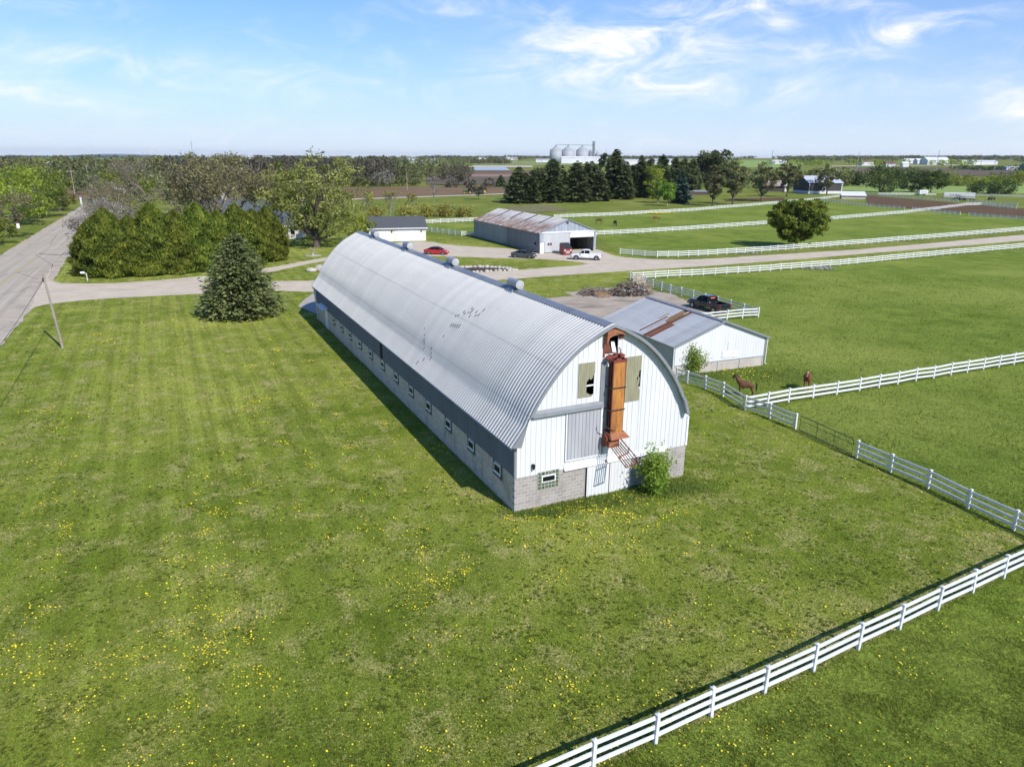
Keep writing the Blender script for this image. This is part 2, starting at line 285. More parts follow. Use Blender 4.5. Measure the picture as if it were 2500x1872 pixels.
PATCH = {'field_brown': (5,2,[(-113.8,295.6),(-94.7,312.9),(-73.2,332.3),(-48.9,354.3),(-21.3,379.3),(10.4,408.0),(-133.7,348.3),(-110.4,365.7),(-84.6,384.9),(-56.0,406.2),(-24.1,430.0),(11.6,456.6),(-162.3,423.8),(-132.5,439.9),(-100.3,457.4),(-65.6,476.1),(-27.8,496.3),(13.2,517.9)]),'field_grey': (5,2,[(-60.2,511.0),(-44.1,514.3),(-27.9,517.5),(-11.4,520.8),(5.2,524.1),(22.1,527.4),(-70.3,597.5),(-51.5,601.1),(-32.6,604.6),(-13.4,608.1),(6.1,611.6),(25.7,615.0),(-84.9,722.8),(-62.1,725.4),(-39.2,728.1),(-16.0,730.7),(7.2,733.3),(30.7,735.8)]),'field_tan': (5,2,[(-85.7,729.3),(-62.7,731.8),(-39.5,734.4),(-16.2,737.0),(7.3,739.5),(30.9,741.9),(-93.5,796.6),(-68.3,798.4),(-43.0,800.1),(-17.6,801.7),(7.9,803.0),(33.5,804.2),(-100.7,858.3),(-73.5,859.6),(-46.3,860.8),(-18.9,861.7),(8.5,862.5),(35.9,863.1)]),'field_red': (5,2,[(-101.5,865.2),(-74.1,866.5),(-46.6,867.6),(-19.1,868.6),(8.5,869.3),(36.2,869.9),(-109.4,932.8),(-79.9,934.1),(-50.3,935.2),(-20.6,936.0),(9.2,936.6),(38.9,937.0),(-118.5,1010.7),(-86.5,1012.3),(-54.5,1013.5),(-22.3,1014.5),(9.9,1015.2),(42.2,1015.6)]),'pond': (5,2,[(-58.9,1032.3),(-48.1,1032.7),(-37.4,1033.0),(-26.7,1033.4),(-15.9,1033.6),(-5.2,1033.9),(-62.0,1131.4),(-51.4,1131.8),(-40.7,1132.2),(-30.1,1132.5),(-19.4,1132.9),(-8.8,1133.1),(-65.8,1251.5),(-55.3,1251.9),(-44.8,1252.3),(-34.2,1252.6),(-23.7,1253.0),(-13.2,1253.3)]),'sand': (5,2,[(-78.8,1261.6),(-56.7,1262.5),(-34.7,1263.4),(-12.6,1264.0),(9.5,1264.6),(31.7,1265.1),(-79.5,1331.9),(-57.0,1332.9),(-34.4,1333.7),(-11.8,1334.5),(10.8,1335.1),(33.4,1335.5),(-80.3,1410.4),(-57.3,1411.5),(-34.1,1412.4),(-11.0,1413.2),(12.2,1413.8),(35.3,1414.3)]),'meadow': (5,2,[(-81.6,1433.2),(-39.4,1435.1),(2.9,1436.5),(45.3,1437.4),(87.7,1437.9),(130.1,1437.9),(-94.4,1742.7),(-44.1,1745.3),(6.4,1747.3),(57.0,1748.6),(107.6,1749.2),(158.1,1749.2),(-114.3,2221.6),(-51.4,2225.7),(11.7,2228.7),(75.0,2230.7),(138.3,2231.6),(201.5,2231.5)]),'field_dark': (5,2,[(331.3,769.2),(400.1,762.2),(466.8,754.2),(532.2,746.4),(596.7,739.3),(659.4,731.9),(405.4,943.0),(487.0,929.6),(565.5,915.2),(640.7,900.2),(712.7,884.6),(781.5,868.8),(528.5,1231.6),(627.0,1199.0),(719.1,1165.9),(805.0,1132.8),(884.9,1100.1),(959.1,1068.0)]),'field_green_far': (5,2,[(373.8,868.8),(381.1,868.3),(388.5,867.7),(395.8,867.2),(403.1,866.6),(410.4,866.0),(423.3,985.1),(431.2,982.1),(439.0,979.2),(446.8,976.3),(454.5,973.3),(462.1,970.4),(488.1,1136.9),(496.2,1130.0),(504.3,1123.2),(512.3,1116.5),(520.1,1109.8),(527.9,1103.2)]),'field_pink': (5,2,[(329.6,745.9),(335.1,745.4),(340.5,744.9),(346.0,744.4),(351.5,743.9),(356.9,743.4),(354.4,802.9),(360.4,802.4),(366.3,801.8),(372.1,801.3),(378.0,800.7),(383.9,800.1),(386.7,876.8),(393.2,876.3),(399.7,875.8),(406.2,875.2),(412.6,874.7),(419.1,874.2)]),'crop': (5,2,[(174.9,430.4),(220.3,434.9),(266.2,438.5),(311.8,440.9),(356.6,441.7),(400.3,441.0),(205.8,507.7),(257.6,509.6),(308.7,509.7),(358.5,508.0),(406.5,504.6),(452.5,499.5),(246.3,608.9),(305.0,604.8),(361.7,598.6),(415.9,590.6),(467.3,581.2),(515.9,570.8)]),'field_left': (5,2,[(-182.2,294.7),(-182.3,303.8),(-182.4,313.4),(-182.5,323.7),(-182.7,334.6),(-182.8,346.3),(-214.0,347.1),(-212.6,355.2),(-211.2,363.7),(-209.7,372.6),(-208.1,382.0),(-206.5,391.9),(-260.9,424.4),(-256.8,430.1),(-252.5,435.9),(-248.2,442.0),(-243.7,448.1),(-239.1,454.5)]),'sand_left': (5,2,[(-560.9,1019.5),(-560.9,1035.1),(-560.9,1051.2),(-560.9,1067.7),(-560.9,1084.8),(-560.8,1102.4),(-587.8,1068.8),(-586.1,1082.0),(-584.4,1095.5),(-582.6,1109.2),(-580.7,1123.4),(-578.8,1137.8),(-617.5,1123.2),(-613.8,1133.3),(-609.9,1143.6),(-606.0,1154.1),(-602.0,1164.8),(-597.9,1175.6)]),'field_light': (5,2,[(348.2,1212.2),(371.5,1210.6),(394.8,1209.0),(417.9,1207.2),(440.9,1205.3),(463.8,1203.2),(465.2,1606.8),(495.0,1604.1),(524.7,1601.2),(554.1,1598.1),(583.4,1594.8),(612.5,1591.4),(694.1,2378.9),(736.3,2373.0),(778.2,2366.8),(819.7,2360.2),(860.8,2353.3),(901.5,2345.9)]),'farm_road': (8,1,[(-111.9,290.6),(-100.4,301.1),(-88.1,312.3),(-74.8,324.5),(-60.5,337.6),(-45.0,351.7),(-28.2,367.1),(-9.8,383.9),(10.3,402.3),(-114.3,296.9),(-102.5,307.6),(-89.9,319.0),(-76.4,331.3),(-61.7,344.5),(-45.9,358.9),(-28.7,374.4),(-10.0,391.4),(10.5,409.9)]),'far_road': (10,1,[(552.5,1304.8),(582.7,1313.5),(613.2,1322.2),(644.0,1330.9),(675.2,1339.5),(706.7,1348.1),(738.5,1356.7),(770.6,1365.3),(803.1,1373.8),(835.9,1382.3),(869.0,1390.8),(577.9,1365.0),(609.6,1374.5),(641.7,1384.0),(674.2,1393.5),(707.0,1403.0),(740.2,1412.4),(773.7,1421.8),(807.7,1431.2),(841.9,1440.6),(876.6,1450.0),(911.6,1459.3)]),'arena': (8,4,[(154.7,322.1),(157.5,310.7),(160.2,300.1),(162.7,290.3),(165.0,281.0),(167.2,272.3),(169.2,264.1),(171.2,256.3),(173.0,249.0),(162.9,340.4),(165.9,327.0),(168.7,314.6),(171.3,303.1),(173.8,292.4),(176.1,282.4),(178.2,273.1),(180.2,264.3),(182.0,256.1),(172.0,361.0),(175.2,345.1),(178.1,330.5),(180.8,317.2),(183.3,304.8),(185.6,293.3),(187.8,282.7),(189.8,272.8),(191.6,263.5),(182.3,384.1),(185.6,365.2),(188.5,348.1),(191.2,332.5),(193.7,318.2),(195.9,305.1),(198.0,293.0),(200.0,281.8),(201.7,271.4),(193.8,409.9),(197.2,387.8),(200.0,367.6),(202.6,349.4),(205.0,332.9),(207.1,317.9),(209.0,304.1),(210.8,291.4),(212.5,279.8)]),'weed_strip': (5,2,[(-1.8,248.9),(2.6,253.1),(7.3,257.4),(12.0,261.9),(17.0,266.6),(22.1,271.4),(-2.0,267.6),(1.8,271.2),(5.6,274.9),(9.5,278.8),(13.6,282.7),(17.8,286.8),(-2.2,289.2),(0.7,292.0),(3.7,294.9),(6.7,297.9),(9.8,300.9),(12.9,303.9)]),'dirt_tree': (5,2,[(96.8,338.6),(102.9,340.8),(109.1,342.9),(115.3,345.1),(121.6,347.3),(128.0,349.6),(100.8,349.1),(106.9,351.7),(113.2,354.3),(119.6,357.0),(126.1,359.7),(132.6,362.5),(104.9,360.3),(111.2,363.4),(117.7,366.6),(124.2,369.8),(130.9,373.1),(137.6,376.4)])}
SPOT = {'con': [((2.3,313.8,14.3,0.1791),250),((7.7,311.3,13.1,0.1777),130),((11.9,318.4,12.3,0.1818),120),((17.1,319.1,17.4,0.1824),200),((21.0,323.0,14.7,0.1847),150),((27.5,323.9,16.7,0.1855),230),((38.2,336.0,12.5,0.193),220),((48.7,356.9,22.1,0.2056),200),((52.5,349.4,16.7,0.2017),160),((58.9,371.2,14.9,0.2145),120),((62.5,367.4,19.3,0.2127),150),((70.0,386.7,17.5,0.2243),150),((79.0,398.0,20.1,0.2316),200),((86.2,399.2,18.8,0.2331),150),((93.8,410.8,18.4,0.2405),140),((101.3,423.0,18.4,0.2482),150),((72.6,321.8,13.0,0.1883),150),((-8.4,488.8,7.3,0.279),90),((37.2,355.2,16.6,0.2038),160),((33.0,338.9,16.4,0.1944),160)],'pine': [((115.6,431.0,23.8,0.2547),380)],'lime': [((62.9,301.8,9.6,0.1759),155),((62.9,321.8,10.5,0.1872),170),((68.4,359.8,15.5,0.209),210)],'decid': [((82.0,304.2,16.1,0.1798),220),((93.7,316.1,17.2,0.1882),280),((114.5,341.4,17.2,0.2055),280),((141.4,383.8,18.8,0.2335),220)],'barntree': [((175.3,415.4,16.0,0.2574),240)],'dark3': [((221.3,443.7,15.8,0.283),330),((243.0,453.2,13.6,0.2935),220),((251.0,447.3,12.7,0.2928),230)],'lone': [((-37.5,507.7,14.2,0.2906),340)],'smallbare': [((-15.8,338.0,7.0,0.1931),150)],'hedgerow': [((241.7,544.4,8.1,0.34),110),((250.9,545.2,8.8,0.3426),110),((316.9,549.3,7.2,0.3619),140),((325.2,549.6,7.5,0.3645),200),((339.1,549.9,7.2,0.3687),180),((351.5,550.1,6.9,0.3726),160),((361.7,550.1,9.2,0.3758),230),((374.0,550.1,11.1,0.3797),150)],'darkshrub': [((275.7,436.9,6.3,0.2949),230),((285.9,435.8,7.4,0.2975),250)],'round': [((62.0,157.2,10.7,0.0965),410)]}
# ------------------------------------------------------------------ ground
SUN=Vector((.478,-.591,.649)).normalized()
def segmask(nt,pos,a,b,w0,w1):
    "1 near the line a-b (world metres), fading to 0 between w0 and w1"
    L=nt.links; ax,ay=a; bx,by=b; l=math.hypot(bx-ax,by-ay); tx,ty=(bx-ax)/l,(by-ay)/l
    sp=N(nt,'ShaderNodeSeparateXYZ'); L.new(pos,sp.inputs[0])
    dx=math_(nt,'SUBTRACT',sp.outputs[0],ax); dy=math_(nt,'SUBTRACT',sp.outputs[1],ay)
    t=math_(nt,'ADD',math_(nt,'MULTIPLY',dx,tx),math_(nt,'MULTIPLY',dy,ty))
    t=math_(nt,'MINIMUM',math_(nt,'MAXIMUM',t,0.0),l)
    ex=math_(nt,'SUBTRACT',dx,math_(nt,'MULTIPLY',t,tx)); ey=math_(nt,'SUBTRACT',dy,math_(nt,'MULTIPLY',t,ty))
    d=math_(nt,'SQRT',math_(nt,'ADD',math_(nt,'MULTIPLY',ex,ex),math_(nt,'MULTIPLY',ey,ey)))
    return sstep(nt,d,w1,w0)
def grassmat(name,g1,g2,dry,light,stripes=None,worn=(),drycut=(.56,.74),bumps=.6,fine=9):
    m,nt,bs=nodes(name); L=nt.links
    pos=N(nt,'ShaderNodeNewGeometry').outputs['Position']
    big=noise(nt,pos,.045,4,.6); mid=noise(nt,pos,.28,5,.62,.4); fin=noise(nt,pos,fine,5,.7); vf=noise(nt,pos,fine*3,3,.7)
    r=ramp(nt,[(.33,g1),(.67,g2)]); L.new(mid.outputs[0],r.inputs[0])
    col=mixc(nt,sstep(nt,big.outputs[0],.42,.7),r.outputs[0],light)
    if stripes:
        ang,per,amt=stripes
        mp=mapping(nt,pos,(1,1,1),(0,0,-ang)); sp=N(nt,'ShaderNodeSeparateXYZ'); L.new(mp,sp.inputs[0])
        wob=math_(nt,'MULTIPLY',big.outputs[0],2.0)
        sw=math_(nt,'SINE',math_(nt,'MULTIPLY',math_(nt,'ADD',sp.outputs[1],wob),2*math.pi/per))
        n5=noise(nt,mapping(nt,mp,(.045,2.6,1)),1.0,5,.65)
        sx=N(nt,'ShaderNodeSeparateXYZ'); L.new(pos,sx.inputs[0]); zone=math_(nt,'MULTIPLY_ADD',sstep(nt,math_(nt,'ADD',sx.outputs[0],math_(nt,'MULTIPLY',sx.outputs[1],.25)),8.0,-8.0),.85,.15)
        f=math_(nt,'ADD',math_(nt,'MULTIPLY',sw,.11),math_(nt,'MULTIPLY',math_(nt,'SUBTRACT',n5.outputs[0],.5),1.15))
        k=math_(nt,'MULTIPLY_ADD',math_(nt,'MULTIPLY',f,zone),amt,1.0)
        cc=N(nt,'ShaderNodeCombineXYZ'); [L.new(k,cc.inputs[q]) for q in range(3)]
        col=mixc(nt,1.0,col,cc.outputs[0],'MULTIPLY')
    d=noise(nt,pos,.5,8,.75,.5); db=math_(nt,'ADD',d.outputs[0],math_(nt,'MULTIPLY',math_(nt,'SUBTRACT',fin.outputs[0],.5),.55))
    col=mixc(nt,math_(nt,'MULTIPLY',sstep(nt,db,*drycut),.8),col,dry)
    for (a,b,w0,w1,amt) in worn:
        mk=segmask(nt,pos,a,b,w0,w1); dn=noise(nt,pos,.9,5,.7)
        col=mixc(nt,math_(nt,'MULTIPLY',math_(nt,'MULTIPLY',mk,sstep(nt,dn.outputs[0],.38,.62)),amt),col,dry)
    fr=ramp(nt,[(.34,(.48,.52,.48)),(.51,(1,1,1)),(.68,(1.6,1.5,1.35))]); L.new(math_(nt,'ADD',math_(nt,'MULTIPLY',fin.outputs[0],.6),math_(nt,'MULTIPLY',vf.outputs[0],.4)),fr.inputs[0])
    md=noise(nt,pos,1.7,4,.65); mr=ramp(nt,[(.32,(.80,.82,.80)),(.5,(1,1,1)),(.70,(1.20,1.16,1.1))]); L.new(md.outputs[0],mr.inputs[0]); col=mixc(nt,.8,col,mr.outputs[0],'MULTIPLY')
    col=mixc(nt,.9,col,fr.outputs[0],'MULTIPLY')
    L.new(col,bs.inputs['Base Color']); bs.inputs['Roughness'].default_value=1; bs.inputs['Specular IOR Level'].default_value=.03
    bump(nt,math_(nt,'ADD',fin.outputs[0],mid.outputs[0]),bs,bumps,.12)
    return m
WORN=[((2.6,17.9),(22.,28.6),.3,2.6,.85),((22.4,43.),(27.5,31.),.2,1.0,.5),((25.8,31.5),(23.5,29.5),.5,3.0,.9),((3,38.),(9,41.),.2,1.8,.5)]
MT['lawn']=grassmat('lawn',(.113,.158,.018),(.200,.246,.034),(.42,.36,.16),(.28,.305,.055),stripes=(R(116),1.7,1.0),worn=WORN,drycut=(.47,.72))
MT['pasture']=grassmat('pasture',(.112,.166,.024),(.196,.250,.044),(.32,.295,.095),(.24,.277,.058),drycut=(.60,.8),bumps=.9,fine=5)
MT['farland']=grassmat('farland',(.115,.15,.026),(.185,.215,.042),(.28,.24,.085),(.225,.235,.06),drycut=(.58,.75),fine=2)
def ground_sheet():
    rr=[0,6,14,24,36,50,70,100,140,190,260,350,470,600,700,800,860,950,1100,1350,1700,2200,2800,3133.4,4000,6000,9000,12500,16000]
    na=240; vs=[(0,0,0)]; fs=[]
    for r_ in rr[1:]:
        for k in range(na):
            a=2*math.pi*k/na; vs.append((r_*math.cos(a),r_*math.sin(a),ZT(r_*math.cos(a),r_*math.sin(a))))
    for i in range(len(rr)-1):
        for k in range(na):
            j=(k+1)%na
            if i==0: fs.append((0,1+k,1+j))
            else: fs.append((1+(i-1)*na+k,1+i*na+k,1+i*na+j,1+(i-1)*na+j))
    o=MB().add(vs,fs).build('ground',MT['farland'],fix=False); tag(o,kind='structure'); return o
ground_sheet()
def rough_edge(poly,step,amp,rng):
    out=[]
    n=len(poly)
    for i in range(n):
        a=poly[i]; b=poly[(i+1)%n]; l=math.hypot(b[0]-a[0],b[1]-a[1]); k=max(1,int(l/step))
        nx,ny=(-(b[1]-a[1])/max(l,1e-6),(b[0]-a[0])/max(l,1e-6))
        for j in range(k):
            t=j/k; e=rng.gauss(0,amp) if (j or True) else 0
            out.append((a[0]+(b[0]-a[0])*t+nx*e,a[1]+(b[1]-a[1])*t+ny*e))
    return out
def smooth_poly(p,it=2):
    for _ in range(it):
        q=[]
        for i in range(len(p)):
            a=p[i];b=p[(i+1)%len(p)]
            q+=[(a[0]*.75+b[0]*.25,a[1]*.75+b[1]*.25),(a[0]*.25+b[0]*.75,a[1]*.25+b[1]*.75)]
        p=q
    return p
def sheet(name,poly,mat,z,amp=.12,step=.8,smooth=1,kind='structure'):
    rng=random.Random(name)
    p=smooth_poly(poly,smooth) if smooth else poly
    p=rough_edge(p,step,amp,rng)
    bm=bmesh.new(); vs=[bm.verts.new((x,y,z)) for x,y in p]; bm.faces.new(vs); bm.normal_update()
    bmesh.ops.triangulate(bm,faces=bm.faces[:]); bmesh.ops.recalc_face_normals(bm,faces=bm.faces)
    me=bpy.data.meshes.new(name); bm.to_mesh(me); bm.free()
    for f in me.polygons:
        if f.normal.z<0: f.flip()
    me.materials.append(mat); o=bpy.data.objects.new(name,me); COL.objects.link(o); tag(o,kind=kind); return o
def gravelmat(name,c1,c2,c3,scale=.5,track=None):
    m,nt,bs=nodes(name); L=nt.links; pos=N(nt,'ShaderNodeNewGeometry').outputs['Position']
    a=noise(nt,pos,scale,6,.65); r=ramp(nt,[(.3,c2),(.65,c1)]); L.new(a.outputs[0],r.inputs[0])
    b=noise(nt,mapping(nt,pos,track or (1,1,1),(0,0,R(-25))),.35,5,.6); col=mixc(nt,math_(nt,'MULTIPLY',sstep(nt,b.outputs[0],.5,.7),.6),r.outputs[0],c3)
    f=noise(nt,pos,14,3,.7); fr=ramp(nt,[(.3,(.72,.72,.72)),(.7,(1.15,1.15,1.15))]); L.new(f.outputs[0],fr.inputs[0])
    L.new(mixc(nt,.7,col,fr.outputs[0],'MULTIPLY'),bs.inputs['Base Color']); bs.inputs['Roughness'].default_value=1; bs.inputs['Specular IOR Level'].default_value=.04
    bump(nt,f.outputs[0],bs,.4,.03); return m
MT['gravel']=gravelmat('gravel',(.60,.505,.39),(.49,.41,.315),(.40,.335,.26),.4,(.25,1.6,1))
MT['shoulder']=gravelmat('shoulder',(.50,.43,.34),(.39,.33,.265),(.26,.23,.17),.5)
MT['dirtpad']=gravelmat('dirtpad',(.46,.385,.305),(.32,.27,.21),(.10,.085,.07),.35,(.3,1.2,1))
MT['mulch']=gravelmat('mulch',(.09,.07,.055),(.05,.04,.033),(.13,.10,.08),1.5)
MT['soil_brown']=gravelmat('soil_brown',(.215,.142,.083),(.16,.105,.062),(.25,.175,.105),.03,(.05,3,1))
MT['soil_grey']=gravelmat('soil_grey',(.15,.12,.085),(.11,.088,.062),(.19,.15,.105),.03,(.05,3,1))
MT['soil_tan']=gravelmat('soil_tan',(.31,.215,.16),(.23,.155,.12),(.26,.18,.135),.02)
MT['soil_red']=gravelmat('soil_red',(.20,.125,.075),(.15,.093,.057),(.23,.155,.095),.02)
MT['arena_dirt']=gravelmat('arena_dirt',(.145,.095,.052),(.095,.062,.035),(.17,.105,.07),.12)
MT['sand']=gravelmat('sand',(.62,.54,.44),(.52,.45,.37),(.45,.40,.30),.02)
MT['crop_light']=gravelmat('crop_light',(.27,.35,.10),(.21,.29,.08),(.32,.38,.13),.03)
MT['meadow']=gravelmat('meadow',(.25,.27,.09),(.18,.22,.07),(.34,.30,.14),.01)
MT['weeds']=gravelmat('weeds',(.23,.20,.11),(.12,.13,.05),(.30,.25,.14),.3)
# lawn and pasture sheets over the far ground
lawn_poly=[(-300,-60),(26,-60),(26.,33.2),(22.2,43.2),(15,58.6),(8,76),(6,95),(18.3,113.8),(42,123),(98,153),(200,216),(200,229),(130,189),(80,160),(60,150),(28,136),(20,150),(6,150),(-12,172),(-40,190),(-75,192),(-110,185),(-110,150),(-92,150),(-72,110),(-56,77),(-40,45),(-60,-60)]
lawn_poly=[p for p in lawn_poly if p!=(-300,-60)]
sheet('lawn',lawn_poly,MT['lawn'],.02,.1,2,0)
past=[(26,-60),(27.2,31.),(22.3,43),(15,58.6),(22,83),(30,86.2),(18.8,114),(42,122.6),(98,152.9),(230,225),(400,150),(400,-60)]
sheet('pasture',past,MT['pasture'],.024,.05,2,0)
fore=[(2.6-40,17.9-22),(2.6,17.9),(4.8,19.05),(6.97,20.25),(11.43,22.6),(16.,25.2),(20.65,27.85),(40,39),(60,-60),(-38,-60)]
MT['pasture_rough']=grassmat('pasture_rough',(.106,.162,.020),(.190,.246,.038),(.32,.29,.09),(.23,.268,.052),drycut=(.60,.8),bumps=1.0,fine=4)
sheet('pasture_near',fore,MT['pasture_rough'],.03,.05,2,0)
mid=[(20.5,182),(38,192.5),(70,214),(116,245),(160,285),(198,321),(260,300),(144,206),(91,174.5),(59,155),(28,140.7),(21.5,145.3)]
sheet('paddock',mid,MT['pasture'],.022,.05,3,0)
farp=[(-26,211),(-10,221),(13,235),(34,247),(68,274),(95,301),(119,328),(145,355),(156,288),(116,245),(70,214),(38,192),(20,182),(-10,178),(-23,188)]
sheet('paddock_far',farp,MT['pasture'],.022,.05,3,0)
# road
def along(p,d,t): return (p[0]+d[0]*t,p[1]+d[1]*t)
rd=Vector((-152.5+89.4,261.3-125.3)).normalized(); rn=Vector((rd.y,-rd.x))
RL0=Vector((-89.36,125.27)); RW=None
rr_=Vector((-70.79,105.17))-RL0; RW=rr_.dot(rn)
def rpt(s,o): p=RL0+rd*s+rn*o; return (p.x,p.y)
sheet('road_shoulder',[rpt(-190,-2.2),rpt(900,-2.2),rpt(900,RW+1.5),rpt(0,RW+1.5),rpt(-8,RW+1.8),rpt(-30,RW+2.6),rpt(-190,RW+2.6)],MT['shoulder'],.028,.12,1.2,0)
def roadmat():
    m,nt,bs=nodes('asphalt'); L=nt.links; pos=N(nt,'ShaderNodeNewGeometry').outputs['Position']
    mp=mapping(nt,pos,(1,1,1),(0,0,-math.atan2(rd.y,rd.x)))
    a=noise(nt,mapping(nt,mp,(.02,1.6,1)),1.0,5,.6); b=noise(nt,pos,.5,5,.6); f=noise(nt,pos,20,2)
    r=ramp(nt,[(.3,(.33,.285,.225)),(.7,(.52,.455,.365))]); L.new(math_(nt,'ADD',math_(nt,'MULTIPLY',a.outputs[0],.7),math_(nt,'MULTIPLY',b.outputs[0],.3)),r.inputs[0])
    sy=N(nt,'ShaderNodeSeparateXYZ'); L.new(mapping(nt,pos,(1,1,1),(0,0,-math.atan2(rd.y,rd.x)),(0,0,0)),sy.inputs[0])
    trk=math_(nt,'MULTIPLY_ADD',math_(nt,'SINE',math_(nt,'MULTIPLY_ADD',sy.outputs[1],2*math.pi/1.9,.6)),.055,.98); tc3=N(nt,'ShaderNodeCombineXYZ'); [L.new(trk,tc3.inputs[q]) for q in range(3)]
    fr=ramp(nt,[(.3,(.8,.8,.8)),(.7,(1.15,1.15,1.15))]); L.new(f.outputs[0],fr.inputs[0])
    col=mixc(nt,.7,r.outputs[0],fr.outputs[0],'MULTIPLY'); col=mixc(nt,1.0,col,tc3.outputs[0],'MULTIPLY')
    v=N(nt,'ShaderNodeTexVoronoi',feature='DISTANCE_TO_EDGE'); v.inputs['Scale'].default_value=.10; L.new(mapping(nt,mp,(.6,1,1)),v.inputs['Vector'])
    col=mixc(nt,math_(nt,'MULTIPLY',sstep(nt,v.outputs[0],.008,.003),.7),col,(.06,.06,.06))
    L.new(col,bs.inputs['Base Color']); bs.inputs['Roughness'].default_value=1; bs.inputs['Specular IOR Level'].default_value=.05; return m
MT['asphalt']=roadmat()
sheet('road',[rpt(-190,0),rpt(900,0),rpt(900,RW),rpt(-190,RW)],MT['asphalt'],.045,.06,1.5,0)
MT['yellow_paint']=simple('yellow_paint',(.55,.40,.07),.7,c2=(.42,.33,.12),scale=3)
MT['white_paint']=simple('white_paint',(.6,.6,.58),.7,c2=(.4,.4,.38),scale=2)
mk=MB()
for o_ in (.12,):
    for s in range(-186,400,2):
        if s<8: mk.quad(*[(p[0],p[1],.052) for p in (rpt(s,RW/2+.02),rpt(s+2.0,RW/2+.02),rpt(s+2.0,RW/2+.14),rpt(s,RW/2+.14))])
        if s%12<4: mk.quad(*[(p[0],p[1],.052) for p in (rpt(s,RW/2-.24),rpt(s+2.0,RW/2-.24),rpt(s+2.0,RW/2-.12),rpt(s,RW/2-.12))])
tag(mk.build('road_marking',MT['yellow_paint']),kind='structure')
sheet('driveway',LANE,MT['gravel'],.036,.09,.8,1)
sheet('gravel_yard',YARD,MT['gravel'],.040,.12,.8,1)
sheet('yard_pad',PAD,MT['dirtpad'],.034,.22,.8,0)
sheet('barn_apron',PAD2,MT['concrete'],.034,.03,.8,0)
sheet('flower_bed',BED,MT['mulch'],.044,.1,.6,1)
PM=dict(field_brown='soil_brown',field_grey='soil_grey',field_tan='soil_tan',field_red='soil_red',sand='sand',meadow='meadow',field_dark='soil_grey',field_green_far='meadow',field_pink='soil_tan',crop='crop_light',field_left='soil_brown',sand_left='sand',field_light='crop_light',farm_road='sand',far_road='sand',arena='arena_dirt',weed_strip='weeds',dirt_tree='arena_dirt')
MT['pond']=simple('pond',(.36,.38,.38),.25,c2=(.30,.325,.335),scale=.05)
for i,(k,(nx,ny,pts)) in enumerate(PATCH.items()):
    vs=[(x,y,ZT(x,y)+.05+.004*i+(.25 if y>700 else 0)) for x,y in pts]; fs=[]
    for j in range(ny):
        for a in range(nx): b=j*(nx+1)+a; fs.append((b,b+1,b+nx+2,b+nx+1))
    nm={'pond':'water','sand':'sand_bank','sand_left':'sand_bank','arena':'arena_ground','farm_road':'farm_track','far_road':'distant_road','crop':'crop_field','meadow':'meadow','weed_strip':'weedy_ground','dirt_tree':'bare_soil'}.get(k,'ploughed_field')
    if k in('field_green_far','field_light'): nm='crop_field'
    o=MB().add(vs,fs).build(nm,MT['pond'] if k=='pond' else MT[PM[k]],fix=False); tag(o,kind='structure')
# ------------------------------------------------------------------ gothic barn
barn=thing('gothic_barn','long white gothic-arched barn with ribbed grey metal roof and grey block base','barn',(.189,35.045,0),.4491)
W_,Lb,EAV,BLK=11.4,53.4,3.78,2.12; CX=5.6
half=[(0,10.0),(.35,9.88),(.8,9.68),(1.2,9.47),(1.9,9.06),(2.65,8.48),(3.35,7.80),(4.05,6.95),(4.62,6.12),(5.0,5.40),(5.2,5.02),(5.5,4.62),(5.78,4.25),(5.99,3.98)]
def dense(h,n=3):
    out=[]
    for i in range(len(h)-1):
        p0=h[max(i-1,0)];p1=h[i];p2=h[i+1];p3=h[min(i+2,len(h)-1)]
        if i==0: p0=(-h[1][0],h[1][1])
        for k in range(n):
            t=k/n
            f=lambda a,b,c,d:.5*(2*b+(c-a)*t+(2*a-5*b+4*c-d)*t*t+(3*b-a-3*c+d)*t**3)
            out.append((f(p0[0],p1[0],p2[0],p3[0]),f(p0[1],p1[1],p2[1],p3[1])))
    out.append(h[-1]); return out
hp=dense(half)
def ztop(x,drop=.0):
    p=abs(x-CX)
    for (a,za),(b,zb) in zip(hp,hp[1:]):
        if a<=p<=b+1e-9: return za+(zb-za)*(p-a)/max(b-a,1e-9)-drop
    return hp[-1][1]-drop
# roof: ribs run over the arch, 0.229 m apart, built into the sheet
def roofhalf(sgn,y0,y1,p_cut=None):
    prof=[(CX+sgn*p,z) for p,z in hp if p_cut is None or p<=p_cut]
    nr=[]
    for i in range(len(prof)):
        a=prof[max(i-1,0)];b=prof[min(i+1,len(prof)-1)]; t=(b[0]-a[0],b[1]-a[1]); l=math.hypot(*t)
        n=(-t[1]/l*sgn,t[0]/l*sgn); 
        if n[1]<0: n=(-n[0],-n[1])
        nr.append(n)
    ys=[];off=[]
    sp=.305; y=y0
    while y<y1-1e-6:
        for d,o in ((0,0),(.11,0),(.15,.043),(.245,.043),(.285,0)):
            if y+d<y1: ys.append(y+d); off.append(o)
        y+=sp
    ys.append(y1); off.append(0)
    P=np.array(prof);Nn=np.array(nr); k=len(prof)
    V=[]
    for yy,o in zip(ys,off):
        for i in range(k): V.append((P[i,0]+Nn[i,0]*o,yy,P[i,1]+Nn[i,1]*o))
    F=[(j*k+i,j*k+i+1,(j+1)*k+i+1,(j+1)*k+i) for j in range(len(ys)-1) for i in range(k-1)]
    return V,F
OV=.4
roof=MB(); V,F=roofhalf(-1,-OV,Lb+.3); roof.add(V,F); hp_keep=hp; hp=[q for q in hp if q[0]<=5.0]+[(5.2,5.12),(5.36,4.68),(5.52,4.2)]; V,F=roofhalf(1,-OV,1.2); roof.add(V,F); hpR=hp; hp=hp_keep; V,F=roofhalf(1,1.2,Lb+.3); roof.add(V,F)
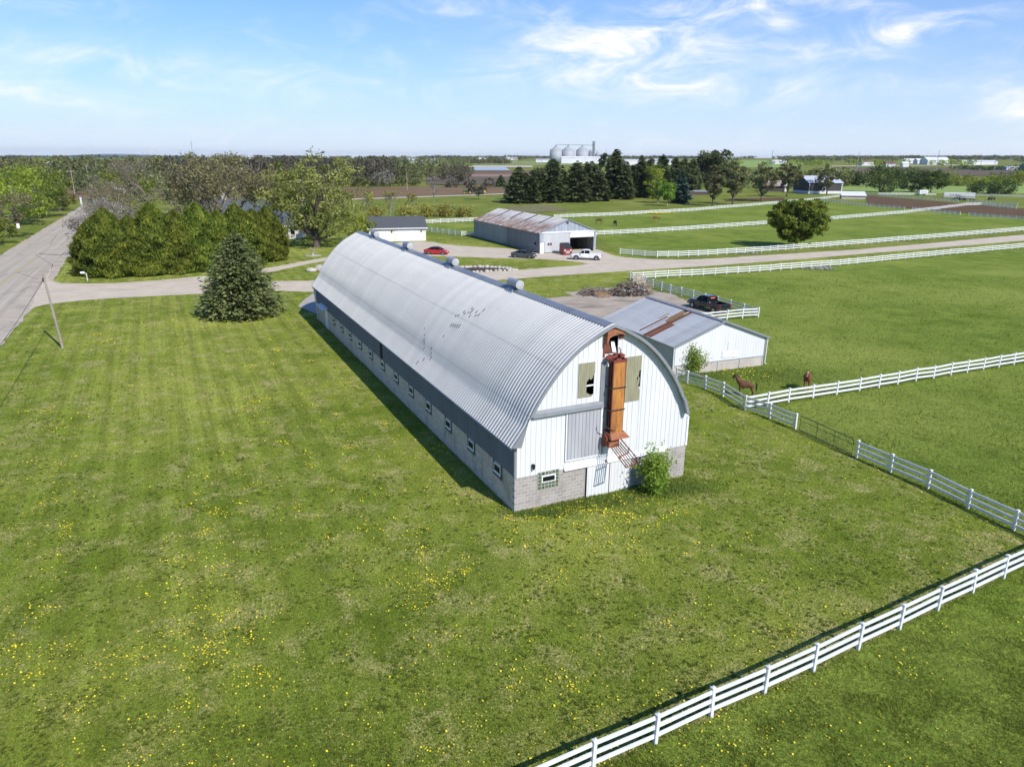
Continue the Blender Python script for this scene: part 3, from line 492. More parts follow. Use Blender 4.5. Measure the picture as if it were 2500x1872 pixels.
roof_o=roof.build('roof',MT['barn_roof'],barn,fix=False)
for p in roof_o.data.polygons:
    pass
# under-deck a little below the sheet: closes the light, gives the soffit its colour
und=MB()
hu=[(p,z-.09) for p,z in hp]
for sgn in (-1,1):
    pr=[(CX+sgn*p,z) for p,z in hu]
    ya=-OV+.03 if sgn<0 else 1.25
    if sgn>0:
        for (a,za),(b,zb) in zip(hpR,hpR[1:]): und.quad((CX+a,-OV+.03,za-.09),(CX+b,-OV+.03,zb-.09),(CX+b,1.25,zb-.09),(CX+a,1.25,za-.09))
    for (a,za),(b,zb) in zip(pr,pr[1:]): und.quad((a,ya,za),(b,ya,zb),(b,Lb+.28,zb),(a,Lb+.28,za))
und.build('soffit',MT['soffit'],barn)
# barge board along the gable edges
def barge(name,y0,y1,cutR=5.25):
    b=MB()
    for sgn in (-1,1):
        top=[(CX+sgn*p,z+.035) for p,z in (hpR if sgn>0 and y0<0 else hp)]
        low=[]
        for i,(x,z) in enumerate(top):
            a=top[max(i-1,0)];c=top[min(i+1,len(top)-1)];t=(c[0]-a[0],c[1]-a[1]);l=math.hypot(*t)
            nx,nz=t[1]/l,-t[0]/l
            if nz>0 : nx,nz=-nx,-nz
            low.append((x+nx*.16,z+nz*.16) if i else (x,z-.17))
        if sgn<0:  # the flared foot is boarded in to a triangle
            k=[i for i,(p,z) in enumerate(hp) if p>4.9][0]
            low=low[:k]+[(.16+(.62-.16)*(1-j/(len(top)-k-1)),3.95+(5.55-3.95)*(1-j/(len(top)-k-1))) for j in range(len(top)-k)]
        n=len(top)
        for i in range(n-1):
            A,B,C_,D_=top[i],top[i+1],low[i+1],low[i]
            for yy in (y0,y1): b.quad((A[0],yy,A[1]),(B[0],yy,B[1]),(C_[0],yy,C_[1]),(D_[0],yy,D_[1]))
            b.quad((A[0],y0,A[1]),(B[0],y0,B[1]),(B[0],y1,B[1]),(A[0],y1,A[1])); b.quad((D_[0],y0,D_[1]),(C_[0],y0,C_[1]),(C_[0],y1,C_[1]),(D_[0],y1,D_[1]))
        b.quad((top[-1][0],y0,top[-1][1]),(low[-1][0],y0,low[-1][1]),(low[-1][0],y1,low[-1][1]),(top[-1][0],y1,top[-1][1]))
    return b.build(name,MT['grey_trim'],barn)
barge('barge_board',-OV-.045,-OV-.005); barge('barge_board',Lb+.305,Lb+.34)
# torn end of the right-hand eave flare
fl=MB(); fl.add([(CX+5.1,1.18,5.2),(CX+5.99,1.1,4.0),(CX+5.99,1.1,3.86),(CX+5.5,1.16,4.2),(CX+5.1,1.18,4.9)],[(0,1,2,3,4)])
fl.build('broken_flare',MT['grey_trim'],barn)
# ridge cap
rc=MB()
for s in (-1,1): rc.quad((CX,-.2,10.075),(CX,Lb+.1,10.075),(CX+s*.42,Lb+.1,9.93),(CX+s*.42,-.2,9.93)); rc.quad((CX+s*.42,-.2,9.93),(CX+s*.42,Lb+.1,9.93),(CX+s*.42,Lb+.1,9.86),(CX+s*.42,-.2,9.86))
rc.add([(CX,-.2,10.075),(CX-.42,-.2,9.93),(CX-.42,-.2,9.86),(CX+.42,-.2,9.86),(CX+.42,-.2,9.93)],[(0,1,2,3,4)])
rc.build('ridge_cap',MT['ridge_cap'],barn)
# tar patches between ribs
tp=MB(); rng=random.Random(3)
def pol(p):  # point on left slope from height
    for (a,za),(b,zb) in zip(hp,hp[1:]):
        if zb<=p<=za: return a+(b-a)*(za-p)/(za-zb)
def patchq(y,z0,z1,w=.1):
    zs=[z1+(z0-z1)*i/4 for i in range(5)]
    for za,zb in zip(zs,zs[1:]):
        a=CX-pol(za)-.02;b=CX-pol(zb)-.02
        tp.quad((a,y,za+.02),(b,y,zb+.02),(b,y+w,zb+.02),(a,y+w,za+.02))
for k in range(15):
    i=52+int(rng.gauss(6,3.6)); z=8.45+rng.gauss(0,.13)-.03*(i-57); patchq(-OV+.305*round(i*.7508)+.005,z-rng.uniform(.05,.14),z+rng.uniform(.02,.06))
for k in range(6): i=57+k; z=7.5-.03*k; patchq(-OV+.305*round(i*.7508)+.005,z-.12,z+.1)
for (i,z,h) in ((73,5.6,.2),(74,5.75,.2),(76,6.05,.12),(72,5.3,.25),(65,5.3,.2),(66,5.55,.25),(64,5.05,.3),(68,4.75,.22),(71,4.4,.25),(79,6.4,.1),(62,6.6,.12)): patchq(-OV+.305*round(i*.7508)+.005,z-h/2,z+h/2,.11)
tp.build('tar_stain',MT['tar'],barn,fix=False)
# ventilators on the ridge
MT['vent_end']=simple('vent_end',(.44,.44,.43),.6,c2=(.34,.34,.34),scale=4)
for i,vy in enumerate((11.7,23.4,35.2,46.9)):
    cb=MB(); cb.add([(CX-.62,vy-.62,9.72),(CX+.62,vy-.62,9.72),(CX+.62,vy+.62,9.72),(CX-.62,vy+.62,9.72),(CX-.3,vy-.3,10.14),(CX+.3,vy-.3,10.14),(CX+.3,vy+.3,10.14),(CX-.3,vy+.3,10.14)],[(0,1,5,4),(1,2,6,5),(2,3,7,6),(3,0,4,7),(4,5,6,7)])
    v=cb.build('ventilator',MT['ridge_cap'],barn)
    dm=MB(); dm.lathe([(.27,-.72),(.29,-.70),(.29,.70),(.27,.72)],(CX,vy,10.36),24,'y'); dm.build('drum',MT['galv'],v)
    cp=MB(); cp.lathe([(.30,.72),(.30,.75),(.17,.77),(.05,.78)],(CX,vy,10.36),24,'y'); cp.build('drum_end',MT['vent_end'],v)
    cp=MB(); cp.lathe([(.05,-.78),(.17,-.77),(.30,-.75),(.30,-.72)],(CX,vy,10.36),24,'y'); cp.build('drum_end',MT['vent_end'],v)
# --- walls
def stripwall(mb,xs,zlo,zhi,ops,conv,rib=None):
    "vertical strips with rectangular openings; conv maps (x,z,out) to 3-D; rib=(every,width,depth)"
    for a,b in zip(xs,xs[1:]):
        xm=(a+b)/2; iv=[]
        za0,zb0=zlo(a) if callable(zlo) else zlo,zlo(b) if callable(zlo) else zlo
        cuts=sorted([(o[2],o[3]) for o in ops if o[0]<xm<o[1]])
        z=None; cur=[]; 
        tops=(zhi(a),zhi(b)) if callable(zhi) else (zhi,zhi)
        lo=(za0,zb0)
        for c in cuts:
            if c[0]>max(lo)+1e-4: cur.append((lo,(min(c[0],tops[0]),min(c[0],tops[1]))))
            lo=(max(lo[0],c[1]),max(lo[1],c[1]))
        if tops[0]>lo[0]+1e-4 or tops[1]>lo[1]+1e-4: cur.append((lo,tops))
        for l,t in cur:
            mb.quad(conv(a,l[0],0),conv(b,l[1],0),conv(b,max(t[1],l[1]),0),conv(a,max(t[0],l[0]),0))
            if rib:
                w,d=rib[1],rib[2]; mx=a+w; zt_=t[0]+(t[1]-t[0])*w/max(b-a,1e-6)
                if t[0]-l[0]>.05 and b-a>.15:
                    z0_,z1_=l[0],min(t[0],zt_)
                    A=[conv(a,z0_,0),conv(a,z1_,0),conv(a+.012,z1_,d),conv(a+.012,z0_,d),conv(mx-.012,z0_,d),conv(mx-.012,z1_,d),conv(mx,z1_,0),conv(mx,z0_,0)]
                    mb.add(A,[(0,1,2,3),(3,2,5,4),(4,5,6,7)])
def rng_xs(x0,x1,step,extra=()):
    xs=[x0]; x=x0+step
    while x<x1-.02: xs.append(x); x+=step
    xs.append(x1); xs=sorted(set([round(v,4) for v in xs+list(extra) if x0<=v<=x1])); return xs
fconv=lambda x,z,d:(x,-d,z)
ops=[(5.3,6.13,8.35,9.3),(4.22,4.70,6.16,7.3),(7.5,7.76,6.2,7.2)]
front=MB(); stripwall(front,rng_xs(0,W_,.3048,[5.3,6.13,4.22,4.70,7.5,7.76]),2.05,lambda x:max(2.06,ztop(x,.1)),ops,fconv,(1,.05,.022))
front.build('front_siding',MT['white_siding'],barn,fix=False)
bk=MB(); bk.add([(x,Lb,0) for x in (0,W_)]+[(CX+5.9-i*11.8/30,Lb,ztop(CX+5.9-i*11.8/30,.1)) for i in range(31)],[tuple(range(33))]); bk.build('rear_wall',MT['white_siding'],barn)
bf=MB(); bf.box(0,W_,.02,.25,-.3,2.06); bf.build('front_block_wall',MT['block_front'],barn)
bs_=MB(); bs_.box(.0,.2,.25,Lb-.02,-.3,2.13); bs_.build('side_block_wall',MT['block_side'],barn); bs_=MB(); bs_.box(W_-.2,W_,.25,Lb-.02,-.3,2.13); bs_.build('side_block_wall',MT['block_side'],barn)
sd=MB()
sconv=lambda y,z,d:(-d,y,z)
stripwall(sd,rng_xs(0.02,Lb,.2286,[25.35,26.15]),2.1,4.3,[(25.35,26.15,2.15,3.6)],sconv,(1,.07,.019))
sd.build('side_siding',MT['navy_siding'],barn,fix=False); sd=MB()
sconv2=lambda y,z,d:(W_+d,y,z); stripwall(sd,rng_xs(0.02,Lb,.4572),2.1,4.2,[],sconv2)
sd.build('side_siding',MT['navy_siding'],barn,fix=False)
ct=MB(); ct.box(-.05,.09,-.05,-.022,2.05,3.85); ct.box(-.05,-.022,-.022,.1,2.05,3.85); ct.build('corner_trim',MT['grey_trim'],barn)
ct=MB(); ct.box(W_-.09,W_+.04,-.05,-.022,2.05,3.9); ct.build('corner_trim',MT['white_trim'],barn)
ct=MB(); ct.box(-.08,-.02,Lb-.12,Lb+.03,0,3.85); ct.build('corner_trim',MT['white_trim'],barn)
vd=MB(); vd.box(.03,.06,25.35,26.15,2.15,3.6); vd.build('open_panel_dark',MT['black_void'],barn)  # black sheet stands in for the darkness behind the missing panel
# flashing over the block front and the lip beneath it
fsh=MB(); fsh.prism([(-.03,2.28),(-.05,2.0),(-.14,1.96),(-.14,1.99),(-.07,2.04),(-.02,2.3)],3.0,9.9,'yz'); fsh.build('flashing',MT['white_trim'],barn)
for a in (5.62,6.55): rs=MB(); rs.box(a,a+.12,-.152,-.055,2.03,2.14); rs.build('rust_stain',MT['rust_orange'],barn)
# big sliding loft door with its track hood
dr=MB(); dr.box(3.08,5.22,-.06,-.03,2.55,5.4)
for k in range(10): x=3.16+k*.225; dr.box(x,x+.035,-.085,-.06,2.6,5.36)
dd=dr.build('loft_door',MT['grey_door'],barn)
fm=MB(); fm.box(3.02,3.08,-.09,-.03,2.5,5.4); fm.box(5.22,5.32,-.09,-.03,2.5,5.4); fm.box(3.08,5.22,-.09,-.03,2.49,2.55); fm.build('door_frame',MT['white_trim'],dd)
hd=MB(); hd.prism([(-.02,5.72),(-.2,5.58),(-.22,5.38),(-.19,5.38),(-.17,5.55),(-.02,5.66)],.95,5.3,'yz'); hd.build('track_hood',MT['grey_trim'],dd)
# lower doors of white sheet
for (a,b,nm) in ((4.5,5.96,0),(6.02,7.44,1)):
    d=MB(); d.box(a,b,-.05,.0,-.1,1.97)
    for k in range(6): x=a+.1+k*(b-a-.1)/6; d.box(x,x+.05,-.066,-.05,-.08,1.95)
    do=d.build('lower_door',MT['white_siding'],barn)
    g=MB(); g.box(a-.06,a-.003,-.055,.0,-.1,1.97); g.build('door_edge',MT['black_void'] if nm==0 else MT['rust_dark'],do)
# glass-block window on the front
gw=MB(); gw.box(1.37,2.69,-.012,.018,1.08,2.14); gwo=gw.build('block_window',simple('glass_grid',(.40,.41,.34),.5,c2=(.30,.31,.26),scale=6),barn)
gl=MB()
for i in range(6):
    for j in range(5):
        x=1.40+i*.215; z=1.10+j*.207
        if 1<=i<=4 and 2<=j<=3 : continue
        gl.box(x+.02,x+.19,-.02,-.012,z+.02,z+.185)
MT['glass_block']=simple('glass_block',(.16,.19,.12),.25,c2=(.04,.05,.035),scale=9)
gl.build('glass_block',MT['glass_block'],gwo)
fr=MB(); fr.box(1.60,2.48,-.06,-.02,1.50,1.90); fr.build('window_frame',MT['white_trim'],gwo); pn=MB(); pn.box(1.67,2.41,-.065,-.06,1.56,1.84); pn.build('pane',MT['dark_glass'],gwo)
fx=MB(); fx.box(.98,1.12,-.2,-.02,2.62,2.72); fx.lathe([(.05,-.18),(.08,-.02)],(1.05,-.16,2.62),8); fx.build('wall_lamp',MT['black_void'],barn)
# boarded loft windows, each with its broken corner
def boarded(x0,x1,z0,z1,hole):
    b=MB()
    n=8; w=(x1-x0)/n
    for i in range(n):
        a=x0+i*w; c=a+w-.008
        h=hole[i]
        if h is None: b.box(a,c,-.045,-.022,z0,z1)
        else:
            if h[0]>z0+.02: b.prism([(a,z0),(c,z0),(c,h[0]),(a,h[0]+h[2])],-.045,-.022,'xz')
            if h[1]<z1-.02: b.prism([(a,h[1]),(c,h[1]+h[3]),(c,z1),(a,z1)],-.045,-.022,'xz')
    return b.build('boarded_window',MT['tan_board'],barn)
b1=boarded(3.72,4.74,6.08,8.0,[None]*4+[(6.26,6.92,.05,.14),(6.16,7.12,.1,-.1),(6.18,7.02,-.03,.1),(6.1,7.2,.1,.16)])
rail=MB(); rail.box(4.22,4.7,-.02,.01,6.66,6.74); rail.build('sash_rail',MT['white_trim'],b1)
b2=boarded(6.75,7.76,5.42,8.02,[None]*6+[(6.4,6.75,.25,.2),(5.95,7.15,.3,.05)])
fl2=MB(); fl2.add([(7.52,-.06,6.5),(7.6,-.05,6.9),(7.68,-.055,6.7),(7.66,-.05,6.35)],[(0,1,2,3)]); fl2.build('torn_flap',MT['tan_board'],b2)
# black sheets stand in for the loft's darkness behind the openings
ln=MB(); ln.box(3.6,8.4,1.6,1.65,5,8.0); ln.box(4.9,6.5,1.6,1.65,8.0,9.2); ln.build('loft_dark_sheet',MT['black_void'],barn)
# side windows: older, wider frames patched in with darker mortar around a small sash
MT['patch_block']=blockmat('patch_block',1,(.125,.125,.085),(.09,.095,.062),(.14,.14,.095),stain=(.07,.075,.045))
ws=[2.19,6.05,9.95,13.85,17.75,21.6,25.45,29.25,33.05,36.85,40.5,44.2]
for y in ws:
    f=MB(); f.box(-.05,-.001,y-.45,y+.45,1.5,2.0); 
    wo=f.build('window',MT['white_trim'],barn)
    p=MB(); p.box(-.056,-.05,y-.37,y+.37,1.57,1.93); p.build('pane',MT['dark_glass'],wo)
    s=MB(); s.box(-.03,-.002,y-.62,y+.62,1.24,1.5); s.box(-.03,-.002,y-.62,y-.45,1.5,2.1); s.box(-.03,-.002,y+.45,y+.62,1.5,2.1); s.build('window_surround',MT['patch_block'],wo)
    s=MB(); s.box(-.09,-.051,y-.47,y+.47,1.45,1.5); s.build('sill',MT['white_trim'],wo)
sdw=MB(); sdw.box(-.05,-.0,47.4,48.7,0,2.2); so=sdw.build('side_door',MT['white_trim'],barn)
sh=MB(); sh.prism([(0,2.5),(-.55,2.28),(-.55,2.22),(0,2.36)],47.2,50.6,'xz'); sh.build('door_hood',MT['white_trim'],so)
ex=MB(); ex.lathe([(.03,0),(.05,.1),(.03,.16)],(-.35,Lb+.2,3.95),8); ex.lathe([(.02,0),(.02,.4)],(-.35,Lb+.2,3.6),8); ex.build('eave_lamp',MT['black_void'],barn)
# ------------------------------------------------------------------ bale elevator on the gable
el=thing('bale_elevator','rusty orange bale elevator bolted upright to the white barn gable','elevator',(.189,35.045,0),.4491)
c=MB(); c.bbox(5.55,6.3,-.62,-.575,3.95,8.05,.012); c.build('front_sheet',MT['rust_orange'],el)
c=MB()
for x,y0 in ((5.50,-.60),(5.50,-.42),(5.50,-.24)): c.box(x,x+.045,y0-.025,y0+.025,3.7,8.1)
c.box(6.3,6.34,-.6,-.05,3.9,8.05); c.box(5.56,5.58,-.56,-.1,3.9,8.0)
c.build('side_frame',MT['rust_dark'],el)
MT['dark_steel']=simple('dark_steel',(.05,.035,.03),.6,c2=(.03,.022,.02),scale=5)
for z in (6.55,5.28):
    b=MB(); b.box(5.46,6.38,-.66,-.625,z-.03,z+.03); b.box(5.44,5.475,-.65,-.03,z-.025,z+.025); b.build('strap',MT['dark_steel'],el)
gp=MB(); gp.prism([(5.12,-.03),(5.42,-.03),(5.42,-.08),(5.12,-.05)],2.6,7.95,'xy'); gp.build('back_plate',MT['grey_trim'],el)
hp_=MB(); hp_.add([(5.45,-.68,3.98),(6.4,-.68,3.98),(6.4,-.05,3.98),(5.45,-.05,3.98),(5.35,-1.05,3.72),(6.55,-1.05,3.72),(6.45,-.05,3.5),(5.4,-.05,3.5)],[(0,1,5,4),(1,2,6,5),(2,3,7,6),(3,0,4,7)]); hp_.build('hopper',MT['rust_pink'],el)
hp_=MB(); hp_.box(5.36,6.0,-.82,-.2,3.2,3.58); hp_.tube([(5.3,-.5,3.4),(6.15,-.5,3.4)],.13,10); hp_.build('gearbox',MT['rust_pink'],el)
pw=MB(); pw.lathe([(.24,-.04),(.26,0),(.24,.04)],(5.3,-.45,3.62),16,'x'); pw.lathe([(.16,-.04),(.16,.04)],(5.3,-.3,3.25),14,'x'); pw.build('pulley',MT['rust_red'],el)
lv=MB(); lv.tube([(5.75,-.72,4.12),(5.45,-.7,4.25),(5.2,-.66,4.4),(5.06,-.6,4.65),(5.12,-.55,4.72)],.025,6); lv.build('lever',MT['dark_steel'],el)
cg=MB(); TL,TR,BR,BL=Vector((5.38,-.95,3.32)),Vector((6.02,-.85,3.45)),Vector((6.2,-2.35,2.75)),Vector((5.5,-2.3,2.6))
for t in (0,.2,.4,.6,.8,1): cg.tube([TL.lerp(TR,t),BL.lerp(BR,t)],.03,5)
for t in (.5,1): cg.tube([TL.lerp(BL,t),TR.lerp(BR,t)],.034,5)
up=Vector((0,.05,.26)); cg.tube([TR+up,BR+up],.036,5); cg.tube([BR,BR+up],.022,5); cg.tube([TR.lerp(BR,.5),TR.lerp(BR,.5)+up],.022,5); cg.tube([BL,BL+up*.7],.02,5)
cg.build('feed_rack',MT['rust_dark'],el)
th=MB(); rng=random.Random(5)
for k in range(16): th.obox((rng.uniform(5.35,6.3),rng.uniform(-.5,-.08),8.12+rng.uniform(0,.22)),(rng.uniform(.1,.3),rng.uniform(.08,.2),rng.uniform(.06,.16)),rng.uniform(0,3),rng.uniform(-.4,.4))
th.box(5.5,6.36,-.64,-.58,7.98,8.12); th.box(6.3,6.36,-.6,-.1,7.98,8.15); th.tube([(6.1,-.3,8.1),(6.2,-.2,8.55),(6.15,-.1,8.65)],.03,6); th.tube([(5.35,-.3,8.2),(6.3,-.3,8.25)],.06,8)
th.build('drive_head',MT['rust_red'],el)
hd=MB(); hd.prism([(5.22,9.62),(5.5,9.76),(6.2,9.76),(6.42,9.6),(6.42,9.5),(6.3,9.42),(5.9,9.5),(5.5,9.36),(5.36,9.3),(5.3,9.05),(5.22,8.95)],-.36,-.03,'xz'); hd.build('head_hood',MT['rust_pink'],el)
hd=MB(); hd.box(5.2,5.3,-.05,-.022,8.2,9.0); hd.build('torn_lining',MT['rust_red'],el); hd=MB(); hd.prism([(6.14,9.5),(6.4,9.5),(6.42,9.25),(6.36,9.12),(6.3,9.25),(6.22,9.1),(6.14,9.3)],-.12,-.03,'xz'); hd.build('torn_lining',MT['rust_red'],el)
ch=MB(); ch.add([(5.32,.12,8.36),(5.85,.1,8.36),(5.95,.5,8.9),(5.4,.6,8.8)],[(0,1,2,3)]); ch.build('chute',MT['rust_dark'],el); ch=MB(); ch.add([(5.85,.06,8.4),(6.12,.05,8.36),(6.12,.3,8.95),(5.9,.35,8.95)],[(0,1,2,3)]); ch.build('loose_sheet',MT['white_trim'],el)
# ------------------------------------------------------------------ fences
def post_mesh():
    m=MB(); h=.066
    m.bbox(-h,h,-h,h,-.05,1.22,.008)
    m.add([(-.085,-.085,1.20),(.085,-.085,1.20),(.085,.085,1.20),(-.085,.085,1.20),(-.085,-.085,1.235),(.085,-.085,1.235),(.085,.085,1.235),(-.085,.085,1.235),(0,0,1.29)],
      [(0,1,5,4),(1,2,6,5),(2,3,7,6),(3,0,4,7),(4,5,8),(5,6,8),(6,7,8),(7,4,8),(3,2,1,0)])
    return m
POSTSRC=None
FG='white three-rail horse fences'
def fence(label,pts,lean=0,skip=()):
    global POSTSRC
    P_=[Vector(p) for p in pts]
    t=thing('rail_fence',label,'fence',(P_[0].x,P_[0].y,0),0,FG); o0=P_[0]
    rng=random.Random(label)
    stops=[]
    for i in range(len(P_)-1):
        a,b=P_[i],P_[i+1]; n=max(1,round((b-a).length/2.46))
        for k in range(n+(i==len(P_)-2)): stops.append((a.lerp(b,k/n),math.atan2(b.y-a.y,b.x-a.x)))
    offs=[]
    for k,(p,a) in enumerate(stops):
        if POSTSRC is None:
            o=post_mesh().build('post',MT['fence_white'],t); POSTSRC=o
        else:
            o=POSTSRC.copy(); COL.objects.link(o); o.parent=t
        dz=rng.gauss(0,.018); offs.append(dz*1.3)
        o.location=(p.x-o0.x,p.y-o0.y,dz-.02); o.rotation_euler=(rng.gauss(0,.018),rng.gauss(0,.018),a)
    for z in (1.06,.70,.33):
        m=MB()
        for k in range(len(stops)-1):
            a=stops[k][0]-o0;b=stops[k+1][0]-o0; d=(b-a).normalized(); n=Vector((-d.y,d.x))*.022
            za=z+offs[k]+rng.gauss(0,.008); zb=z+offs[k+1]+rng.gauss(0,.008); hh=.078
            a=a+d*.0665;b=b-d*.0665
            vs=[]
            for q,zz in ((a,za),(b,zb)):
                for s,u in ((-1,-1),(1,-1),(1,1),(-1,1)): vs.append((q.x+n.x*s,q.y+n.y*s,zz+u*hh))
            m.add(vs,[(0,1,5,4),(1,2,6,5),(2,3,7,6),(3,0,4,7),(0,3,2,1),(4,5,6,7)])
        m.build('rail',MT['fence_white'],t)
    return t
FN=FENCE
fp=FN['fore']; a=Vector(fp[0]);b=Vector(fp[-1]); d=(b-a).normalized()
g0=Vector((2.63,17.91))
fence('near white fence crossing the lower corner of the lawn, closest to the viewer',[tuple(g0-d*2.46*2),tuple(g0),(4.81,19.04),(6.97,20.25),(11.43,22.59),(16.01,25.19),(20.65,27.85),tuple(Vector((20.65,27.85))+d*32)])
fence('white fence running from the small white shed past the horses to the pipe gate',FN['front_left'])
e=FN['front_right']; de=(Vector(e[-1])-Vector(e[-2])).normalized()
fence('white fence sloping away from the dark pipe gate toward the lower lawn corner',e+[(27.07,31.53)])
pk=FN['paddock']; dp=(Vector(pk[-1])-Vector(pk[-2])).normalized()
fence('white fence crossing the green pasture below the chestnut horse',[pk[0]]+[(21.95,54.0),(28.99,57.05),(39.42,61.9),(47.57,65.6)]+[tuple(Vector((47.57,65.6))+dp*24.6)])
ls=FN['lane_south']
fence('long white fence on the near side of the gravel lane, from the scrap wood pile',[ls[0],(27.29,117.3),(40.17,122.3),(59.74,131.81),(85.33,146.4),(113.97,162.03),(140,176)])
fence('white fence beside the dirt yard, between the scrap wood pile and the black pickup',FN['yard_long'])
fence('short white fence in front of the black pickup, ending by the small shed roof',FN['yard_short'])
ln_=FN['lane_north']
fence('long white fence along the far side of the gravel lane, passing the round pasture tree',[ln_[0],(28.21,141.5),(34.68,143.0),(47.71,149.0),(78.99,166.48),(109.17,184.12),(144.11,205.0),(158,213)])
fm_=FN['mid']
fence('white fence between two grass paddocks, running from the open machine shed to the dirt arena',[(19.5,180.5)]+[fm_[i] for i in (0,2,4,6,7,9,11)])
fence('white fence corner piece visible between the garage and the machine shed, far side',FN['far'][:3])
fence('farthest long white fence, passing in front of the dark evergreen windbreak',[FN['far'][i] for i in (3,5,7,11,12,14,16)])
fence('low curving white fence between the cream garage and the grey machine shed',FN['garage'])
fence('white arena fence starting near the low white run-in shed',FN['arena_a'])
fence('short white arena fence behind the crossing of the paddock fence',FN['arena_b'])
fence('white arena fence at the right edge below the brown dirt',FN['arena_c'])
fence('white fence along the back of the dirt arena from the run-in shed',FN['arena_d'])
fence('white fence in the middle of the brown dirt arena on the right',FN['arena_e'])
fence('white fence behind the arena beside the dark parked cart',FN['arena_f'])
fence('distant white fence behind the arena under the three dark trees',FN['back_a'])
fence('distant white fence at the far right behind the horse trailer',FN['back_b'])
# pipe gate
ga,gb=Vector((20.45,47.7)),Vector((22.2,43.25)); gd=(gb-ga); L_=gd.length
gt=thing('pipe_gate','dark pipe farm gate closing the gap between two white fences','gate',(ga.x,ga.y,0),math.atan2(gd.y,gd.x))
m=MB(); m.tube([(0,0,.12),(0,0,1.18),(L_-.25,0,1.18),(L_-.12,0,1.14),(L_-.05,0,1.02),(L_-.05,0,.12),(0,0,.12)],.028,6); m.build('gate_frame',MT['gate_black'],gt)
for z in (.85,): m=MB(); m.tube([(0,0,z),(L_-.05,0,z)],.018,5); m.build('gate_rail',MT['gate_black'],gt)
for x in (L_*.33,L_*.66): m=MB(); m.tube([(x,0,.12),(x,0,1.18)],.018,5); m.build('gate_upright',MT['gate_black'],gt)
MT['gate_mesh']=simple('gate_mesh',(.12,.13,.12),.5,metal=.5)
m=MB()
for i in range(14): z=.15+i*.05; m.tube([(0,0,z),(L_-.05,0,z)],.003,3,False)
for i in range(28): x=L_*i/28; m.tube([(x,.002,.12),(x,.002,.85)],.003,3,False)
m.build('wire_mesh',MT['gate_mesh'],gt)
# ------------------------------------------------------------------ gabled sheds
def ribs(mb,xs,z0,z1,conv,w=.06,d=.02):
    for x in xs:
        a,b=(z0(x) if callable(z0) else z0),(z1(x) if callable(z1) else z1)
        mb.add([conv(x,a,0),conv(x,b,0),conv(x+.01,b,d),conv(x+.01,a,d),conv(x+w-.01,a,d),conv(x+w-.01,b,d),conv(x+w,b,0),conv(x+w,a,0)],[(0,1,2,3),(3,2,5,4),(4,5,6,7)])
def gable_roof(mb,w,l,eave,peak,ov=.3,ovf=.25,th=.06,rib=.3,px=None,ribh=.03):
    px=w/2 if px is None else px
    for s in (-1,1):
        xe=(-ov if s<0 else w+ov); sl=(peak-eave)/(px if s<0 else w-px); ze=eave-sl*ov
        a=(xe,ze);b=(px,peak)
        mb.add([(a[0],-ovf,a[1]),(b[0],-ovf,b[1]),(b[0],l+ovf,b[1]),(a[0],l+ovf,a[1]),(a[0],-ovf,a[1]-th),(b[0],-ovf,b[1]-th),(b[0],l+ovf,b[1]-th),(a[0],l+ovf,a[1]-th)],
          [(0,1,2,3),(7,6,5,4),(0,4,5,1),(3,2,6,7),(0,3,7,4)])
        y=-ovf
        while y<l+ovf-.06:
            nz=ribh
            mb.add([(a[0],y,a[1]),(b[0],y,b[1]),(b[0],y+.015,b[1]+nz),(a[0],y+.015,a[1]+nz),(a[0],y+.045,a[1]+nz),(b[0],y+.045,b[1]+nz),(b[0],y+.06,b[1]),(a[0],y+.06,a[1])],[(0,1,2,3),(3,2,5,4),(4,5,6,7)])
            y+=rib
# white shed
ws_=thing('white_shed','small white metal shed with a rust-patched grey roof, beside the big barn','shed',(14.2,60.8,0),R(22.7))
w,l,ev,pk_=10.05,12.2,2.86,4.70
ztopw=lambda x: ev+(pk_-ev)*(1-abs(x-w/2)/(w/2))
fw=MB(); stripwall(fw,rng_xs(0,w,.3,[w/2]),1.02,lambda x:ztopw(x)-.02,[],fconv,(1,.05,.012)); fw.build('front_wall',MT['white_siding'],ws_,fix=False)
MT['shed_grey']=simple('shed_grey',(.40,.44,.49),.5,c2=(.34,.38,.43),scale=.9,stretch=(1,1,.3))
sw=MB(); sw.quad((0,0,1.0),(0,l,1.0),(0,l,ev),(0,0,ev)); ribs(sw,[i*.3 for i in range(40)],1.0,ev,lambda y,z,d:(-d,y,z)); sw.quad((w,0,1.0),(w,l,1.0),(w,l,ev),(w,0,ev)); sw.add([(0,l,1),(w,l,1),(w,l,ev),(w/2,l,pk_),(0,l,ev)],[(0,1,2,3,4)]); sw.build('side_wall',MT['shed_grey'],ws_,fix=False)
MT['foundation']=simple('foundation',(.50,.44,.385),.9,c2=(.40,.35,.31),scale=.9,stain=dict(c=(.27,.23,.2),scale=1.6,stretch=(1,1,.5),edge=(.6,.75)))
f=MB(); f.box(.02,w-.02,.03,l,-.2,1.03); f.build('foundation',MT['foundation'],ws_)
f=MB(); f.box(0,w,-.035,.0,.97,1.03)
for x in (2.4,4.81,7.28,9.92): f.box(x-.03,x+.03,-.02,.029,0,1.0)
f.build('base_trim',MT['shed_grey'],ws_)
MT['shed_roof']=metalroof('shed_roof',(.35,.365,.385),(.27,.285,.305),metal=.1,rough=.5)
rf=MB(); gable_roof(rf,w,l,ev,pk_,.28,.22,.05,.305); rfo=rf.build('roof',MT['shed_roof'],ws_,fix=False)
cp=MB()
for s in (-1,1): cp.quad((w/2,-.25,pk_+.06),(w/2,l+.25,pk_+.06),(w/2+s*.3,l+.25,pk_-.05+.03),(w/2+s*.3,-.25,pk_-.05+.03))
cp.build('ridge_cap',MT['grey_trim'],rfo,fix=False)
tr=MB()
